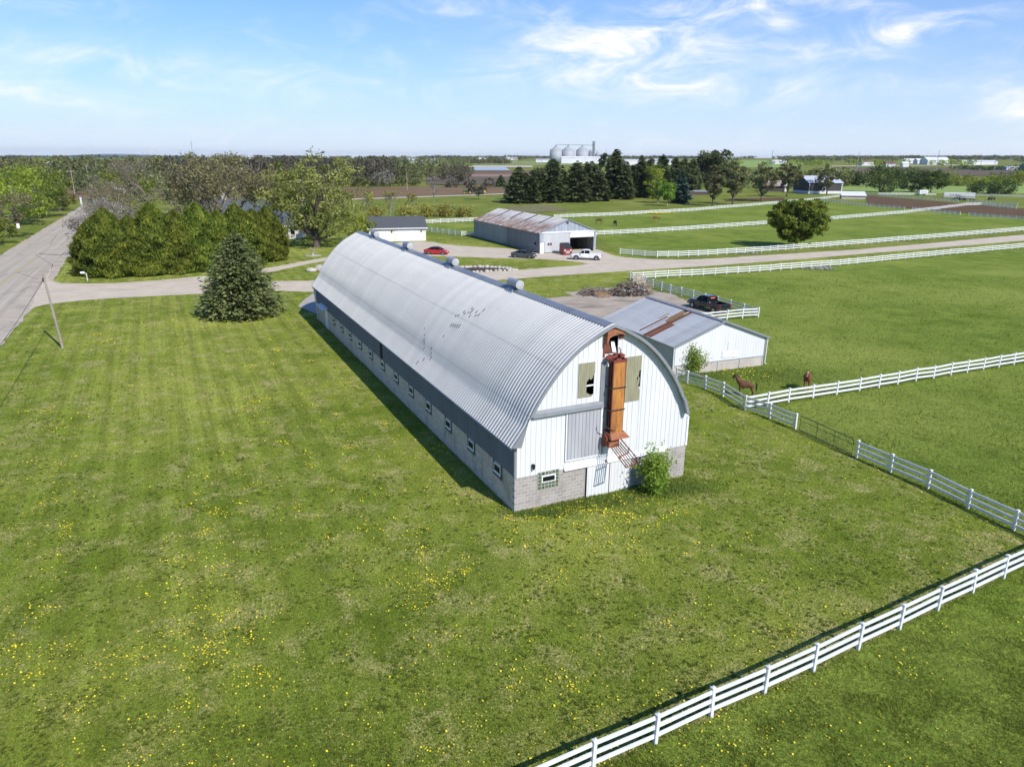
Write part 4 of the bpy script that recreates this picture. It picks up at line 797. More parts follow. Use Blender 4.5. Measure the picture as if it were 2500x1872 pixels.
for s in (-1,1):
    xe=-.3 if s<0 else w+.3; ze=ev-(pk_-ev)/(w/2)*.3
    tr.add([(xe,-.27,ze+.05),(w/2,-.27,pk_+.06),(w/2,-.27,pk_-.12),(xe,-.27,ze-.12),(xe,-.22,ze+.05),(w/2,-.22,pk_+.06),(w/2,-.22,pk_-.12),(xe,-.22,ze-.12)],[(0,1,2,3),(4,7,6,5),(0,4,5,1),(3,2,6,7),(0,3,7,4)])
tr.build('verge_trim',MT['grey_trim'],ws_)
tr=MB(); tr.box(-.04,.08,-.03,-.013,1.0,ev); tr.box(w-.08,w+.03,-.035,-.013,1.0,ev); tr.build('corner_trim',MT['grey_trim'],ws_)
tr=MB(); tr.tube([(w+.22,-.2,2.75),(w+.12,-.12,2.5),(w+.1,-.1,.35),(w+.16,-.28,.2)],.045,6); tr.tube([(-.12,-.1,2.7),(-.1,-.1,.3)],.045,6); tr.build('downpipe',MT['white_trim'],ws_)
pn=MB(); pn.box(5.2,7.05,-.05,-.014,1.24,1.82); pno=pn.build('service_panel',MT['white_trim'],ws_)
kn=MB()
for x,z in ((6.2,1.5),(6.4,1.55),(6.75,1.6)): kn.box(x,x+.07,-.075,-.05,z,z+.06)
kn.build('panel_catch',MT['grey_trim'],pno)
pn=MB(); pn.box(5.77,6.4,-.03,-.014,1.86,2.72); pn.build('upper_panel',MT['white_siding'],ws_)
MT['rust_sheet']=simple('rust_sheet',(.22,.075,.03),.85,c2=(.10,.035,.02),scale=1.2,stretch=(.3,5,1))
MT['rust_yellow']=simple('rust_yellow',(.30,.21,.05),.85,c2=(.20,.10,.035),scale=1.1,stretch=(.3,5,1))
def slope(x): return ev+(pk_-ev)*x/(w/2)
rs=MB()
def rsheet(mb,y0,y1,x0,x1):
    mb.quad((x0,y0,slope(x0)+.034),(x1,y0,slope(x1)+.034),(x1,y1,slope(x1)+.034),(x0,y1,slope(x0)+.034))
    mb.quad((x0,y0,slope(x0)+.0),(x0,y1,slope(x0)+.0),(x0,y1,slope(x0)+.034),(x0,y0,slope(x0)+.034))
for y0,y1,x0,x1 in ((3.5,4.05,-.2,2.4),(4.08,4.75,-.25,2.55),(4.1,4.55,2.45,4.75),(4.8,4.95,2.4,4.7),(5.3,5.5,2.9,4.72),(5.75,5.95,.1,3.1),(5.3,5.42,.6,2.6),(6.2,6.4,2.5,3.6)): rsheet(rs,y0,y1,x0,x1)
rs.build('rusty_sheet',MT['rust_sheet'],rfo)
rs=MB(); rsheet(rs,4.97,5.28,2.5,4.5); rsheet(rs,4.6,4.78,2.5,4.1); rs.build('rusty_sheet',MT['rust_yellow'],rfo)
rs=MB(); rsheet(rs,4.95,5.5,4.5,4.85); rs.build('dark_patch',MT['tar'],rfo)
# machine shed
ms=thing('machine_shed','grey metal machine shed with rusty roof and open bay, behind the parked cars','shed',(5.3,145.6,0),R(25.2))
w,l,ev,pk_=13.15,34.6,4.15,6.6; px=6.4
zt2=lambda x: ev+(pk_-ev)*(x/px if x<px else (w-x)/(w-px))
MT['ms_light']=simple('ms_light',(.30,.33,.37),.5,c2=(.23,.26,.295),scale=.5,stretch=(1,1,.05),metal=.2)
MT['ms_dark']=simple('ms_dark',(.17,.195,.23),.5,c2=(.13,.155,.19),scale=.5,stretch=(1,1,.05),metal=.2)
MT['ms_gable']=simple('ms_gable',(.44,.47,.52),.45,c2=(.26,.29,.34),scale=2.2,stretch=(1,1,.06),metal=.2)
mconv=lambda y,z,d:(-d,y,z)
s=MB(); s.quad((0,0,.1),(0,15.6,.1),(0,15.6,ev),(0,0,ev)); ribs(s,[i*.35 for i in range(44)],.12,ev,mconv); s.build('side_wall',MT['ms_dark'],ms,fix=False)
s=MB(); s.quad((0,15.7,.1),(0,l,.1),(0,l,ev),(0,15.7,ev)); ribs(s,[15.75+i*.35 for i in range(53)],.12,ev,mconv); s.build('side_wall',MT['ms_light'],ms,fix=False)
s=MB(); s.box(-.09,.0,15.55,15.75,0,ev); s.box(-.06,.05,-.05,-.0,0,ev); s.box(-.06,-.0,-.05,.1,0,ev); s.box(-.07,.03,l,l+.06,0,ev); s.build('wall_trim',MT['grey_trim'],ms)
s=MB(); s.quad((w,0,.0),(w,l,.0),(w,l,ev),(w,0,ev)); s.add([(0,l,0),(w,l,0),(w,l,ev),(px,l,pk_),(0,l,ev)],[(0,1,2,3,4)]); s.build('rear_wall',MT['ms_light'],ms,fix=False)
s=MB(); stripwall(s,rng_xs(0,w,.35,[px]),4.1,lambda x:zt2(x)-.02,[],fconv,(1,.06,.02)); s.box(0,.8,-.01,.03,.0,4.0); s.box(12.62,w,-.01,.03,0,4.0); s.build('gable_wall',MT['ms_gable'],ms,fix=False)
s=MB(); s.box(.8,6.85,-.05,-.0,.15,3.95); ribs(s,[.9+i*.3 for i in range(20)],.18,3.9,lambda x,z,d:(x,-.05-d,z),.05,.015); sdo=s.build('sliding_door',simple('sliding_white',(.50,.505,.51),.5,c2=(.42,.43,.44),scale=.8,stretch=(1,1,.1)),ms,fix=False)
s=MB(); s.box(1.72,2.8,-.09,-.05,1.48,2.16); wn=s.build('window',MT['white_trim'],sdo); MT['curtain_red']=simple('curtain_red',(.16,.055,.05),.6,c2=(.06,.03,.03),scale=5)
for a in (1.76,2.3): q=MB(); q.box(a,a+.46,-.097,-.09,1.53,2.11); q.build('pane',MT['curtain_red'],wn)
s=MB(); s.box(.12,1.02,-.1,-.05,0,2.2); wd=s.build('walk_door',MT['white_trim'],ms); s=MB(); s.box(1.02,1.1,-.1,-.05,0,2.24); s.box(.12,1.02,-.11,-.05,2.2,2.26); s.build('door_frame',MT['dark_steel'],wd)
s=MB(); s.box(-.15,w+.1,-.16,-.02,3.98,4.24); s.build('track_cover',MT['white_trim'],ms)
s=MB(); s.box(6.95,12.58,-.03,.03,2.95,3.96); s.build('bay_door',MT['white_trim'],ms)
s=MB()
for x in (6.86,12.56): s.box(x,x+.12,-.04,.1,0,3.98)
for y in (3,7,11): s.box(w-.18,w-.02,y,y+.18,0,4.0)
for z in (1.2,2.4): s.box(w-.08,w-.03,0,14,z,z+.12)
s.tube([(w-.15,3.2,3.9),(w-.15,7,1.0)],.06,4); s.tube([(w-.15,4.2,0.2),(w-.15,7,2.6)],.06,4)
s.build('bay_framing',MT['pole_wood'],ms)
s=MB(); s.box(6.4,6.5,.1,14,.0,4.0); s.box(6.5,w-.1,14,14.1,0,4.0); s.build('inner_partition',MT['dark_steel'],ms)
s=MB(); s.box(5.95,6.5,-.09,-.03,5.75,6.15); s.build('gable_light',MT['dark_steel'],ms)
s=MB(); s.box(-.04,-.02,1.3,2.35,1.5,2.15); wn=s.build('window',MT['grey_trim'],ms); s=MB(); s.box(-.05,-.04,1.4,2.25,1.56,2.09); s.build('pane',MT['dark_glass'],wn)
MT['rusty_roof']=metalroof('rusty_roof',(.46,.44,.42),(.33,.31,.30),rust=dict(stretch=(.16,2.6,1),scale=.9,edge=(.47,.60),c1=(.25,.135,.085),c2=(.16,.085,.055),mask=('X',4.8,2.2)),metal=.2,rough=.5)
rf=MB(); gable_roof(rf,w,l,ev,pk_,.3,.2,.06,.45,px,.03); rfo=rf.build('roof',MT['rusty_roof'],ms,fix=False)
sk=MB()
for y in (6.2,13.2,20.4,27.6):
    a=(3.1,ev+(pk_-ev)*3.1/px);b=(6.35,ev+(pk_-ev)*6.35/px)
    sk.quad((a[0],y,a[1]+.035),(b[0],y,b[1]+.035),(b[0],y+.75,b[1]+.035),(a[0],y+.75,a[1]+.035))
sk.build('dark_roof_strip',simple('roof_strip',(.13,.135,.145),.7),rfo,fix=False)
sk=MB(); rng=random.Random(2); MT['roof_stain']=simple('roof_stain',(.40,.36,.36),.7,c2=(.52,.51,.52),scale=1.5)
s=MB()
for sx in (-1,1): xe=-.3 if sx<0 else w+.3; s.add([(xe,-.24,ev-.12),(px,-.24,pk_+.03),(px,-.24,pk_-.1),(xe,-.24,ev-.25),(xe,-.2,ev-.12),(px,-.2,pk_+.03),(px,-.2,pk_-.1),(xe,-.2,ev-.25)],[(0,1,2,3),(4,7,6,5),(0,4,5,1),(3,2,6,7),(0,3,7,4)])
s.build('verge_trim',MT['grey_trim'],ms)
# garage
MT['cream']=simple('cream',(.74,.70,.60),.6,c2=(.69,.65,.56),scale=1,stretch=(1,1,8))
MT['shingle']=simple('shingle',(.085,.09,.095),.9,c2=(.055,.06,.065),scale=3,stretch=(1,4,4),bmp=.3)
gr=thing('garage','cream three-car garage with dark shingle roof and two white doors','garage',(-32.4,163.6,0),R(16.5))
w,l,ev,pk_=12.9,7.4,3.12,5.25
s=MB(); s.box(0,w,0,l,0,ev); 
for x in (0.0,w): s.add([(x,0,ev),(x,l,ev),(x,l/2,pk_-.05)],[(0,1,2)])
s.build('wall',MT['cream'],gr)
s=MB()
for sgn in (-1,1):
    ye=-.45 if sgn<0 else l+.45; ze=ev-(pk_-ev)/(l/2)*.45
    s.add([(-.35,ye,ze+.1),(w+.35,ye,ze+.1),(w+.35,l/2,pk_+.1),(-.35,l/2,pk_+.1),(-.35,ye,ze),(w+.35,ye,ze),(w+.35,l/2,pk_),(-.35,l/2,pk_)],[(0,1,2,3),(7,6,5,4),(0,4,5,1),(1,5,6,2),(0,3,7,4)])
rfo=s.build('roof',MT['shingle'],gr)
s=MB(); s.box(-.38,w+.38,-.58,-.46,ev-.28,ev-.10); s.build('gutter',MT['white_trim'],rfo)
MT['garage_door']=simple('garage_door',(.72,.72,.73),.5,c2=(.66,.66,.68),scale=1)
for a,b in ((1.65,4.45),(5.9,11.15)):
    s=MB(); s.box(a,b,-.05,-.0,0,2.55)
    for k in range(5): z=.05+k*.5; s.box(a+.02,b-.02,-.075,-.05,z,z+.46)
    d=s.build('garage_door',MT['garage_door'],gr); s=MB(); s.box(a-.14,a-.01,-.06,-.0,0,2.7); s.box(b+.01,b+.14,-.06,-.0,0,2.7); s.box(a-.01,b+.01,-.06,-.0,2.56,2.7); s.build('door_frame',MT['cream'],d)
for x in (.85,5.15,11.85): s=MB(); s.lathe([(.05,0),(.12,.1),(.12,.4),(.03,.5)],(x,-.15,2.0),8); s.build('wall_lantern',MT['black_void'],gr)
# house behind the hedge
MT['house_roof']=simple('house_roof',(.10,.115,.13),.85,c2=(.06,.07,.085),scale=2.5,stretch=(1,4,4),bmp=.3)
MT['house_white']=simple('house_white',(.66,.64,.58),.6,c2=(.6,.58,.52),scale=1,stretch=(1,1,8))
hs=thing('farmhouse','white farmhouse with dark grey shingle roof, half hidden behind trees and hedge','house',(-74.2,169,0),R(4))
s=MB(); s.box(0,17,0,9,0,4.6); s.add([(0,0,4.6),(0,9,4.6),(0,4.5,8.6)],[(0,1,2)]); s.add([(17,0,4.6),(17,9,4.6),(17,4.5,8.6)],[(0,1,2)]); s.box(16.9,24.6,-2,5,0,3.2); s.build('wall',MT['house_white'],hs)
s=MB()
for sg in (-1,1):
    ye=-.5 if sg<0 else 9.5; s.add([(-.5,ye,4.2),(17.5,ye,4.2),(17.5,4.5,8.75),(-.5,4.5,8.75),(-.5,ye,4.05),(17.5,ye,4.05),(17.5,4.5,8.6),(-.5,4.5,8.6)],[(0,1,2,3),(7,6,5,4),(0,4,5,1),(1,5,6,2),(0,3,7,4)])
rfo=s.build('roof',MT['house_roof'],hs); s=MB(); s.box(6,7,4,4.9,7.6,10.0); s.build('chimney',MT['concrete'],rfo)
s=MB()
for sg in (-1,1):
    ye=-2.45 if sg<0 else 5.45; s.add([(17.6,ye,3.05),(25,ye,3.05),(22.6,1.5,6.1),(17.6,1.5,6.1),(17.6,ye,2.9),(25,ye,2.9),(22.6,1.5,5.95),(17.6,1.5,5.95)],[(0,1,2,3),(7,6,5,4),(0,4,5,1),(1,5,6,2)])
s.add([(25,-2.45,3.05),(25,5.45,3.05),(22.6,1.5,6.1)],[(0,1,2)]); s.build('wing_roof',MT['house_roof'],hs)
s=MB(); s.box(17.4,25.1,-2.6,-2.48,2.85,3.08); s.box(25.0,25.1,-2.48,5.3,2.85,3.05); s.tube([(24.7,-2.55,3),(24.5,-2.15,2.7),(24.5,-2.1,.2)],.05,5); s.build('gutter',MT['white_trim'],hs)
for x in (20.2,22.6,): s=MB(); s.box(x,x+1.1,-2.06,-2.0,1.0,2.4); wn=s.build('window',MT['white_trim'],hs); s=MB(); s.box(x+.1,x+1.0,-2.075,-2.06,1.1,2.3); s.build('pane',MT['dark_glass'],wn)
for x in (2,6,12): s=MB(); s.box(x,x+1.1,-.06,-.0,1.2,2.8); wn=s.build('window',MT['white_trim'],hs); s=MB(); s.box(x+.1,x+1.0,-.075,-.06,1.3,2.7); s.build('pane',MT['dark_glass'],wn)
# dark barn far right
MT['dark_wall']=simple('dark_wall',(.062,.055,.052),.8,c2=(.04,.037,.036),scale=.6,stretch=(4,4,.1))
db=thing('dark_barn','dark brown barn with pale metal roof and white base, beyond the paddocks','barn',(168.1,423.1,0),R(9.4))
w,l,ev,pk_=20.3,17,6.1,9.6
s=MB(); s.box(0,w,0,l,1.5,ev); s.add([(0,0,ev),(0,l,ev),(0,l/2,pk_)],[(0,1,2)]); s.add([(w,0,ev),(w,l,ev),(w,l/2,pk_)],[(0,1,2)]); s.build('wall',MT['dark_wall'],db)
s=MB(); s.box(-.05,w+.05,-.05,l,0,1.5); s.build('base_wall',MT['white_siding'],db)
MT['pale_roof']=metalroof('pale_roof',(.58,.60,.63),(.50,.52,.55),metal=.2)
s=MB()
for sg in (-1,1):
    ye=-.6 if sg<0 else l+.6; ze=ev-(pk_-ev)/(l/2)*.6
    s.add([(-.7,ye,ze+.15),(w+.7,ye,ze+.15),(w+.7,l/2,pk_+.15),(-.7,l/2,pk_+.15),(-.7,ye,ze),(w+.7,ye,ze),(w+.7,l/2,pk_),(-.7,l/2,pk_)],[(0,1,2,3),(7,6,5,4),(0,4,5,1),(1,5,6,2),(0,3,7,4)])
s.build('roof',MT['pale_roof'],db)
s=MB(); s.box(-.1,.25,-.12,-.05,0,ev); s.box(w-.25,w+.1,-.12,-.05,0,ev); s.build('corner_trim',MT['white_trim'],db)
s=MB(); s.box(8.3,10.4,-.1,-.06,1.6,3.6); wn=s.build('window',MT['white_trim'],db); s=MB(); s.box(8.6,10.1,-.12,-.1,1.9,3.3); s.build('pane',MT['dark_glass'],wn)
sm=thing('lean_to_shed','low shed with a streaked brown and white metal roof, left of the dark barn','shed',(150,447,0),R(0))
s=MB(); s.box(0,14,0,7,0,3.6); s.build('wall',MT['dark_wall'],sm); s=MB(); s.add([(-.5,-1,3.3),(13.6,-1,3.3),(13,7.5,6.4),(1.5,7.5,6.4),(-.5,-1,3.1),(13.6,-1,3.1),(13,7.5,6.2),(1.5,7.5,6.2)],[(0,1,2,3),(7,6,5,4),(0,4,5,1),(1,5,6,2),(0,3,7,4)])
MT['streak_roof']=metalroof('streak_roof',(.5,.48,.47),(.36,.33,.32),rust=dict(stretch=(2,.2,1),scale=.6,edge=(.48,.58),c1=(.25,.14,.1),c2=(.16,.09,.07)),metal=.1,sheets='X')
s.build('roof',MT['streak_roof'],sm); s=MB(); s.box(13.0,14.1,-.1,-.02,0,4.8); s.build('end_panel',MT['white_trim'],sm)
ri=thing('run_in_shed','low white run-in shed at the edge of the dirt arena','shed',(163.6,369.4,0),R(-12))
s=MB(); s.box(0,11.2,.3,5,0,1.7); s.build('wall',MT['foundation'],ri); s=MB(); s.add([(-.3,-.2,1.7),(11.5,-.2,1.7),(11.5,5.3,3.5),(-.3,5.3,3.5),(-.3,-.2,1.55),(11.5,-.2,1.55),(11.5,5.3,3.35),(-.3,5.3,3.35)],[(0,1,2,3),(7,6,5,4),(0,4,5,1),(1,5,6,2),(0,3,7,4),(2,6,7,3)]); s.build('roof',MT['white_siding'],ri)
hb=thing('covered_stack','low dark stack under a grey sheet, at the foot of the evergreens','stack',(92,397,0),R(3))
s=MB(); s.box(0,5,0,4,0,1.9); s.box(5.0,13.5,.3,3.5,0,1.6); s.build('stack_body',simple('stack_brown',(.12,.08,.065),.9,c2=(.05,.04,.035),scale=3,stretch=(1,1,3)),hb); s=MB(); s.add([(4.8,0,1.65),(13.8,0,1.65),(13.5,3.8,2.3),(5.2,3.8,2.5)],[(0,1,2,3)]); s.box(-.2,5.1,-.1,4.1,1.92,2.05); s.build('cover_sheet',MT['galv'],hb)
# ------------------------------------------------------------------ vehicles
def paint(name,c,c2=None): return simple(name,c,.28,c2=c2 or tuple(x*.9 for x in c),scale=1,coat=.8,spec=.5)
MT['car_red']=paint('car_red',(.45,.012,.02)); MT['car_grey']=paint('car_grey',(.06,.065,.075)); MT['car_white']=paint('car_white',(.74,.74,.74)); MT['car_black']=paint('car_black',(.010,.012,.016)); MT['car_blue']=paint('car_blue',(.10,.12,.22))
MT['tyre']=simple('tyre',(.018,.018,.02),.85); MT['rim']=simple('rim',(.42,.43,.45),.3,metal=.8); MT['plastic_black']=simple('plastic_black',(.02,.02,.022),.6)
MT['lamp_clear']=simple('lamp_clear',(.75,.76,.78),.15); MT['lamp_red']=simple('lamp_red',(.35,.01,.01),.25); MT['lamp_lit']=emitmat('lamp_lit',(1,.10,.05),1.2); MT['chrome']=simple('chrome',(.6,.6,.62),.15,metal=1)
def ring(x,zb,zt_,w):
    return [(x,-w*.9,zb),(x,-w,zb+.14),(x,-w,zt_-.14),(x,-w*.97,zt_-.05),(x,-w*.9,zt_),(x,w*.9,zt_),(x,w*.97,zt_-.05),(x,w,zt_-.14),(x,w,zb+.14),(x,w*.9,zb)]
def wheel(v,x,y,r=.34,wd=.22):
    s=1 if y>0 else -1
    t=MB(); t.lathe([(r*.6,-wd/2),(r*.93,-wd/2),(r,-wd/2+.04),(r,wd/2-.04),(r*.93,wd/2),(r*.6,wd/2)],(x,y,r),20,'y'); wo=t.build('wheel',MT['tyre'],v)
    q=MB(); q.lathe([(r*.64,-.01),(r*.62,.012),(r*.5,.0),(r*.2,.01),(r*.05,.015)],(x,y+s*(wd/2),r),16,'y'); 
    for k in range(5):
        a=2*math.pi*k/5; q.obox((x+math.cos(a)*r*.33,y+s*(wd/2+.012),r+math.sin(a)*r*.33),(r*.55,.02,.05),0,0,-a)
    q.build('rim',MT['rim'],wo)
def arch(mb,x,y,r=.40):
    s=1 if y>0 else -1
    pts=[(x+r*math.cos(a),r*.85+r*math.sin(a)) for a in [math.pi*k/10 for k in range(11)]]+[(x-r,.24),(x+r,.24)]
    mb.prism(pts,y,y+s*.012,'xz')
def sedan(name,label,loc,rz,pm,open_hood=False,glassroof=False):
    v=thing(name,label,'car',loc,rz)
    b=MB(); b.loft([ring(*q) for q in ((-2.42,.40,.80,.74),(-2.36,.27,.98,.83),(-1.75,.22,1.04,.90),(-.9,.2,1.0,.92),(.75,.2,.97,.92),(1.3,.2,.93,.91),(2.1,.24,.80,.86),(2.36,.28,.68,.76),(2.43,.38,.58,.66))]); b.build('body',pm,v,True)
    g=MB(); top=[(-2.05,1.02,.76,1.03),(-1.35,1.02,.80,1.30),(-.7,1.0,.82,1.43),(0,1.0,.82,1.46),(.6,.97,.82,1.36),(1.35,.92,.78,.95)]
    rings=[]
    for x,zb,wb,ztp in top:
        wt=wb-.24*(ztp-zb)/.46-.02; rings.append([(x,-wb,zb-.03),(x,-wt,ztp-.04),(x,-wt*.85,ztp),(x,wt*.85,ztp),(x,wt,ztp-.04),(x,wb,zb-.03)])
    g.loft(rings); g.build('glasshouse',MT['dark_glass'],v,True)
    if not glassroof:
        r_=MB(); rr=[]
        for x,zz,wv in ((-1.15,1.365,.55),(-.7,1.445,.58),(0,1.478,.58),(.45,1.425,.56)): rr.append([(x,-wv,zz-.07),(x,-wv*.8,zz+.004),(x,wv*.8,zz+.004),(x,wv,zz-.07)])
        r_.loft(rr); r_.build('roof_panel',pm,v,True)
    pl=MB()
    for s in (-1,1):
        pl.tube([(-2.0,s*.76,1.0),(-1.3,s*.65,1.30),(-.7,s*.60,1.43),(0,s*.59,1.455),(.6,s*.63,1.36),(1.4,s*.78,.93)],.035,5); pl.tube([(-.35,s*.83,.98),(-.3,s*.605,1.44)],.035,5)
    pl.build('pillar',pm if not glassroof else MT['plastic_black'],v)
    a=MB()
    for x in (-1.42,1.42):
        for y in (-.915,.915): arch(a,x,y)
    a.build('wheel_arch',MT['plastic_black'],v)
    for x in (-1.42,1.42):
        for y in (-.83,.83): wheel(v,x,y)
    for s in (-1,1):
        m=MB(); m.obox((2.28,s*.62,.70),(.2,.3,.1),s*-.5); m.build('headlight',MT['lamp_clear'],v)
        m=MB(); m.obox((-2.37,s*.62,.88),(.12,.36,.12),s*.3); m.build('tail_light',MT['lamp_red'],v)
        m=MB(); m.obox((.72,s*.99,1.02),(.16,.14,.12)); m.build('mirror',pm,v)
        m=MB()
        for x in (.15,-.85): m.obox((x,s*.925,.86),(.18,.02,.03))
        m.build('door_handle',MT['plastic_black'],v)
    if open_hood:
        m=MB(); m.add([(1.25,-.72,.97),(1.25,.72,.97),(1.95,.66,1.85),(1.95,-.66,1.85),(1.29,-.72,.95),(1.29,.72,.95),(1.99,.66,1.82),(1.99,-.66,1.82)],[(0,1,2,3),(7,6,5,4),(0,4,5,1),(1,5,6,2),(2,6,7,3),(3,7,4,0)]); m.build('raised_hood',MT['plastic_black'],v)
        m=MB(); m.box(1.4,2.2,-.6,.6,.82,.9); m.build('engine_bay',MT['black_void'],v)
    return v
def pickup(name,label,loc,rz,pm,lit=False,liner=True):
    v=thing(name,label,'pickup truck',loc,rz)
    def rg(x,zb,z1,w): return [(x,-w*.93,zb),(x,-w,zb+.12),(x,-w,z1-.16),(x,-w*.96,z1-.05),(x,-w*.88,z1),(x,w*.88,z1),(x,w*.96,z1-.05),(x,w,z1-.16),(x,w,zb+.12),(x,w*.93,zb)]
    b=MB(); b.loft([rg(*q) for q in ((-.62,.48,1.2,.98),(.9,.48,1.2,.99),(1.35,.48,1.2,.99),(1.5,.48,1.18,.98),(2.4,.48,1.13,.96),(2.78,.46,1.04,.9),(2.88,.5,.92,.84))]); b.build('body',pm,v,True)
    bd=MB(); 
    for s in (-1,1): bd.bbox(-2.9,-.64,s*.98-(.09 if s>0 else 0),s*.98+(.09 if s<0 else 0),.52,1.22,.02)
    bd.bbox(-2.95,-2.86,-.96,.96,.56,1.22,.02); bd.box(-2.86,-.64,-.89,.89,.62,.68); bd.build('bed',pm,v)
    if liner: m=MB(); m.box(-2.85,-.66,-.88,.88,.685,.74); m.build('bed_liner',MT['plastic_black'],v)
    g=MB(); rings=[]
    for x,ztp,wb in ((-.68,1.78,.88),(-.5,1.86,.88),(.3,1.88,.88),(.75,1.80,.88),(1.4,1.22,.84)):
        wt=wb-.18*(ztp-1.18)/.7; rings.append([(x,-wb,1.16),(x,-wt,ztp-.05),(x,-wt*.88,ztp),(x,wt*.88,ztp),(x,wt,ztp-.05),(x,wb,1.16)])
    g.loft(rings); g.build('glasshouse',MT['dark_glass'],v)
    r_=MB(); r_.loft([[(x,-wv,z-.09),(x,-wv*.86,z),(x,wv*.86,z),(x,wv,z-.09)] for x,z,wv in ((-.7,1.82,.73),(-.5,1.885,.73),(.3,1.905,.73),(.72,1.84,.72))]); r_.build('roof_panel',pm,v)
    p=MB()
    for s in (-1,1):
        p.tube([(-.69,s*.9,1.16),(-.69,s*.74,1.78)],.05,5); p.tube([(.35,s*.9,1.16),(.32,s*.74,1.84)],.045,5); p.tube([(1.42,s*.86,1.18),(.74,s*.73,1.8)],.04,5)
    p.build('pillar',pm,v)
    a=MB()
    for x in (-1.95,1.85):
        for y in (-.985,.985): arch(a,x,y,.5)
    a.build('wheel_arch',MT['plastic_black'],v)
    for x in (-1.95,1.85):
        for y in (-.88,.88): wheel(v,x,y,.40,.26)
    m=MB(); m.obox((2.87,0,.62),(.16,1.8,.22)); m.build('bumper',MT['chrome'] if not lit else MT['car_black'],v); m=MB(); m.obox((-3.0,0,.60),(.16,1.8,.2)); m.build('bumper',MT['chrome'],v)
    m=MB(); m.obox((2.87,0,.88),(.06,1.0,.26)); m.build('grille',MT['plastic_black'],v)
    for s in (-1,1):
        m=MB(); m.obox((2.83,s*.72,.9),(.1,.34,.2)); m.build('headlight',MT['lamp_clear'],v)
        m=MB(); m.obox((-2.93,s*.91,.98),(.08,.16,.34)); m.build('tail_light',MT['lamp_red'],v)
        m=MB(); m.obox((.95,s*1.12,1.25),(.12,.22,.2)); m.build('mirror',pm,v)
        m=MB(); 
        for x in (.5,-.35): m.obox((x,s*.995,1.0),(.16,.02,.04))
        m.build('door_handle',MT['plastic_black'],v)
    if lit: m=MB(); m.box(-.735,-.70,-.34,.34,1.62,1.70); m.build('brake_light',MT['lamp_lit'],v)
    return v
sedan('parked_car','glossy red sedan with black glass roof parked before the cream garage',(-15.1,143.2,.04),R(-7),MT['car_red'],glassroof=True)
sedan('parked_car','dark grey sedan with its hood raised, parked beside the machine shed',(2.1,139.0,.04),R(-20),MT['car_grey'],open_hood=True)
pickup('pickup_truck','white crew-cab pickup parked next to the red dumpster',(13.9,137.2,.04),R(171),MT['car_white'])
pickup('pickup_truck','black pickup with glowing brake lights in the fenced dirt yard',(24.95,90.4,.04),R(119),MT['car_black'],lit=True)
sedan('road_car','dark blue car far up the road, beside the roadside trees',(-166.5,290.5,.05),R(115),MT['car_blue'])
# dumpster
dp_=thing('dumpster','red steel dumpster with sloping black lid beside the white pickup','dumpster',(10.0,143.3,.04),R(20))
MT['dump_red']=simple('dump_red',(.26,.018,.03),.5,c2=(.19,.015,.022),scale=2)
s=MB(); s.prism([(0,.1),(2.1,.1),(2.1,2.15),(1.7,2.2),(0,1.3)],0,1.85,'yz'); s.build('bin',MT['dump_red'],dp_)
s=MB()
for x in (-.04,1.85): s.box(x,x+.05,.0,2.1,.85,1.0)
for x in (.1,.9,1.65): s.box(x,x+.08,-.03,0,.15,1.25)
s.build('side_rib',MT['dump_red'],dp_)
for a in (.02,.94): s=MB(); s.add([(a,-.06,1.33),(a+.88,-.06,1.33),(a+.88,1.7,2.26),(a,1.7,2.26),(a,-.06,1.29),(a+.88,-.06,1.29),(a+.88,1.7,2.22),(a,1.7,2.22)],[(0,1,2,3),(7,6,5,4),(0,4,5,1),(1,5,6,2),(2,6,7,3),(3,7,4,0)]); s.build('lid',simple('lid_black',(.025,.03,.028),.6),dp_)
s=MB(); s.box(.5,1.3,-.045,-.031,.35,.85); so=s.build('sign_plate',MT['white_paint'],dp_)
s=MB()
for k in range(3): s.box(.56,1.24-.1*k,-.05,-.046,.72-.13*k,.78-.13*k)
s.build('lettering',MT['dump_red'],so)
s=MB(); s.box(.12,.42,-.045,-.031,.75,1.1); s.box(1.4,1.7,-.045,-.031,.75,1.1); s.build('warning_sticker',MT['white_paint'],dp_)
# tractor and planter
MT['trac_green']=simple('trac_green',(.03,.10,.02),.45); MT['trac_yellow']=simple('trac_yellow',(.65,.50,.03),.5)
tr=thing('tractor','green tractor with yellow wheels working the brown field','tractor',(-23.5,387.5,0),R(182))
s=MB(); s.bbox(.2,2.9,-.45,.45,1.0,1.95,.08); s.box(-1.3,.2,-.5,.5,.9,1.5); s.build('hood',MT['trac_green'],tr)
s=MB(); s.loft([[(x,-a,1.5),(x,-b,3.0),(x,b,3.0),(x,a,1.5)] for x,a,b in ((-1.35,.8,.75),(.35,.8,.7))]); s.build('cab',MT['dark_glass'],tr)
s=MB(); s.bbox(-1.5,.45,-.85,.85,3.0,3.18,.05); s.build('cab_roof',MT['trac_green'],tr); s=MB(); s.tube([(1.2,.5,1.9),(1.2,.5,3.2)],.06,6); s.build('exhaust',MT['plastic_black'],tr)
for x,r,y in ((-.9,.98,1.0),(2.2,.66,.95)):
    for sg in (-1,1):
        t=MB(); t.lathe([(r*.55,-.25),(r,-.22),(r,.22),(r*.55,.25)],(x,sg*y,r),20,'y'); wo=t.build('wheel',MT['tyre'],tr); q=MB(); q.lathe([(r*.55,-.02),(r*.5,.02),(r*.1,.03)],(x,sg*(y+.25),r),16,'y'); q.build('rim',MT['trac_yellow'],wo)
im=thing('seed_planter','low green and yellow planter hitched behind the tractor','planter',(-18.0,388,0),R(182))
s=MB(); s.box(-2.6,2,-2.4,2.4,.7,1.0); s.tube([(2,0,.8),(4,0,.8)],.1,6)
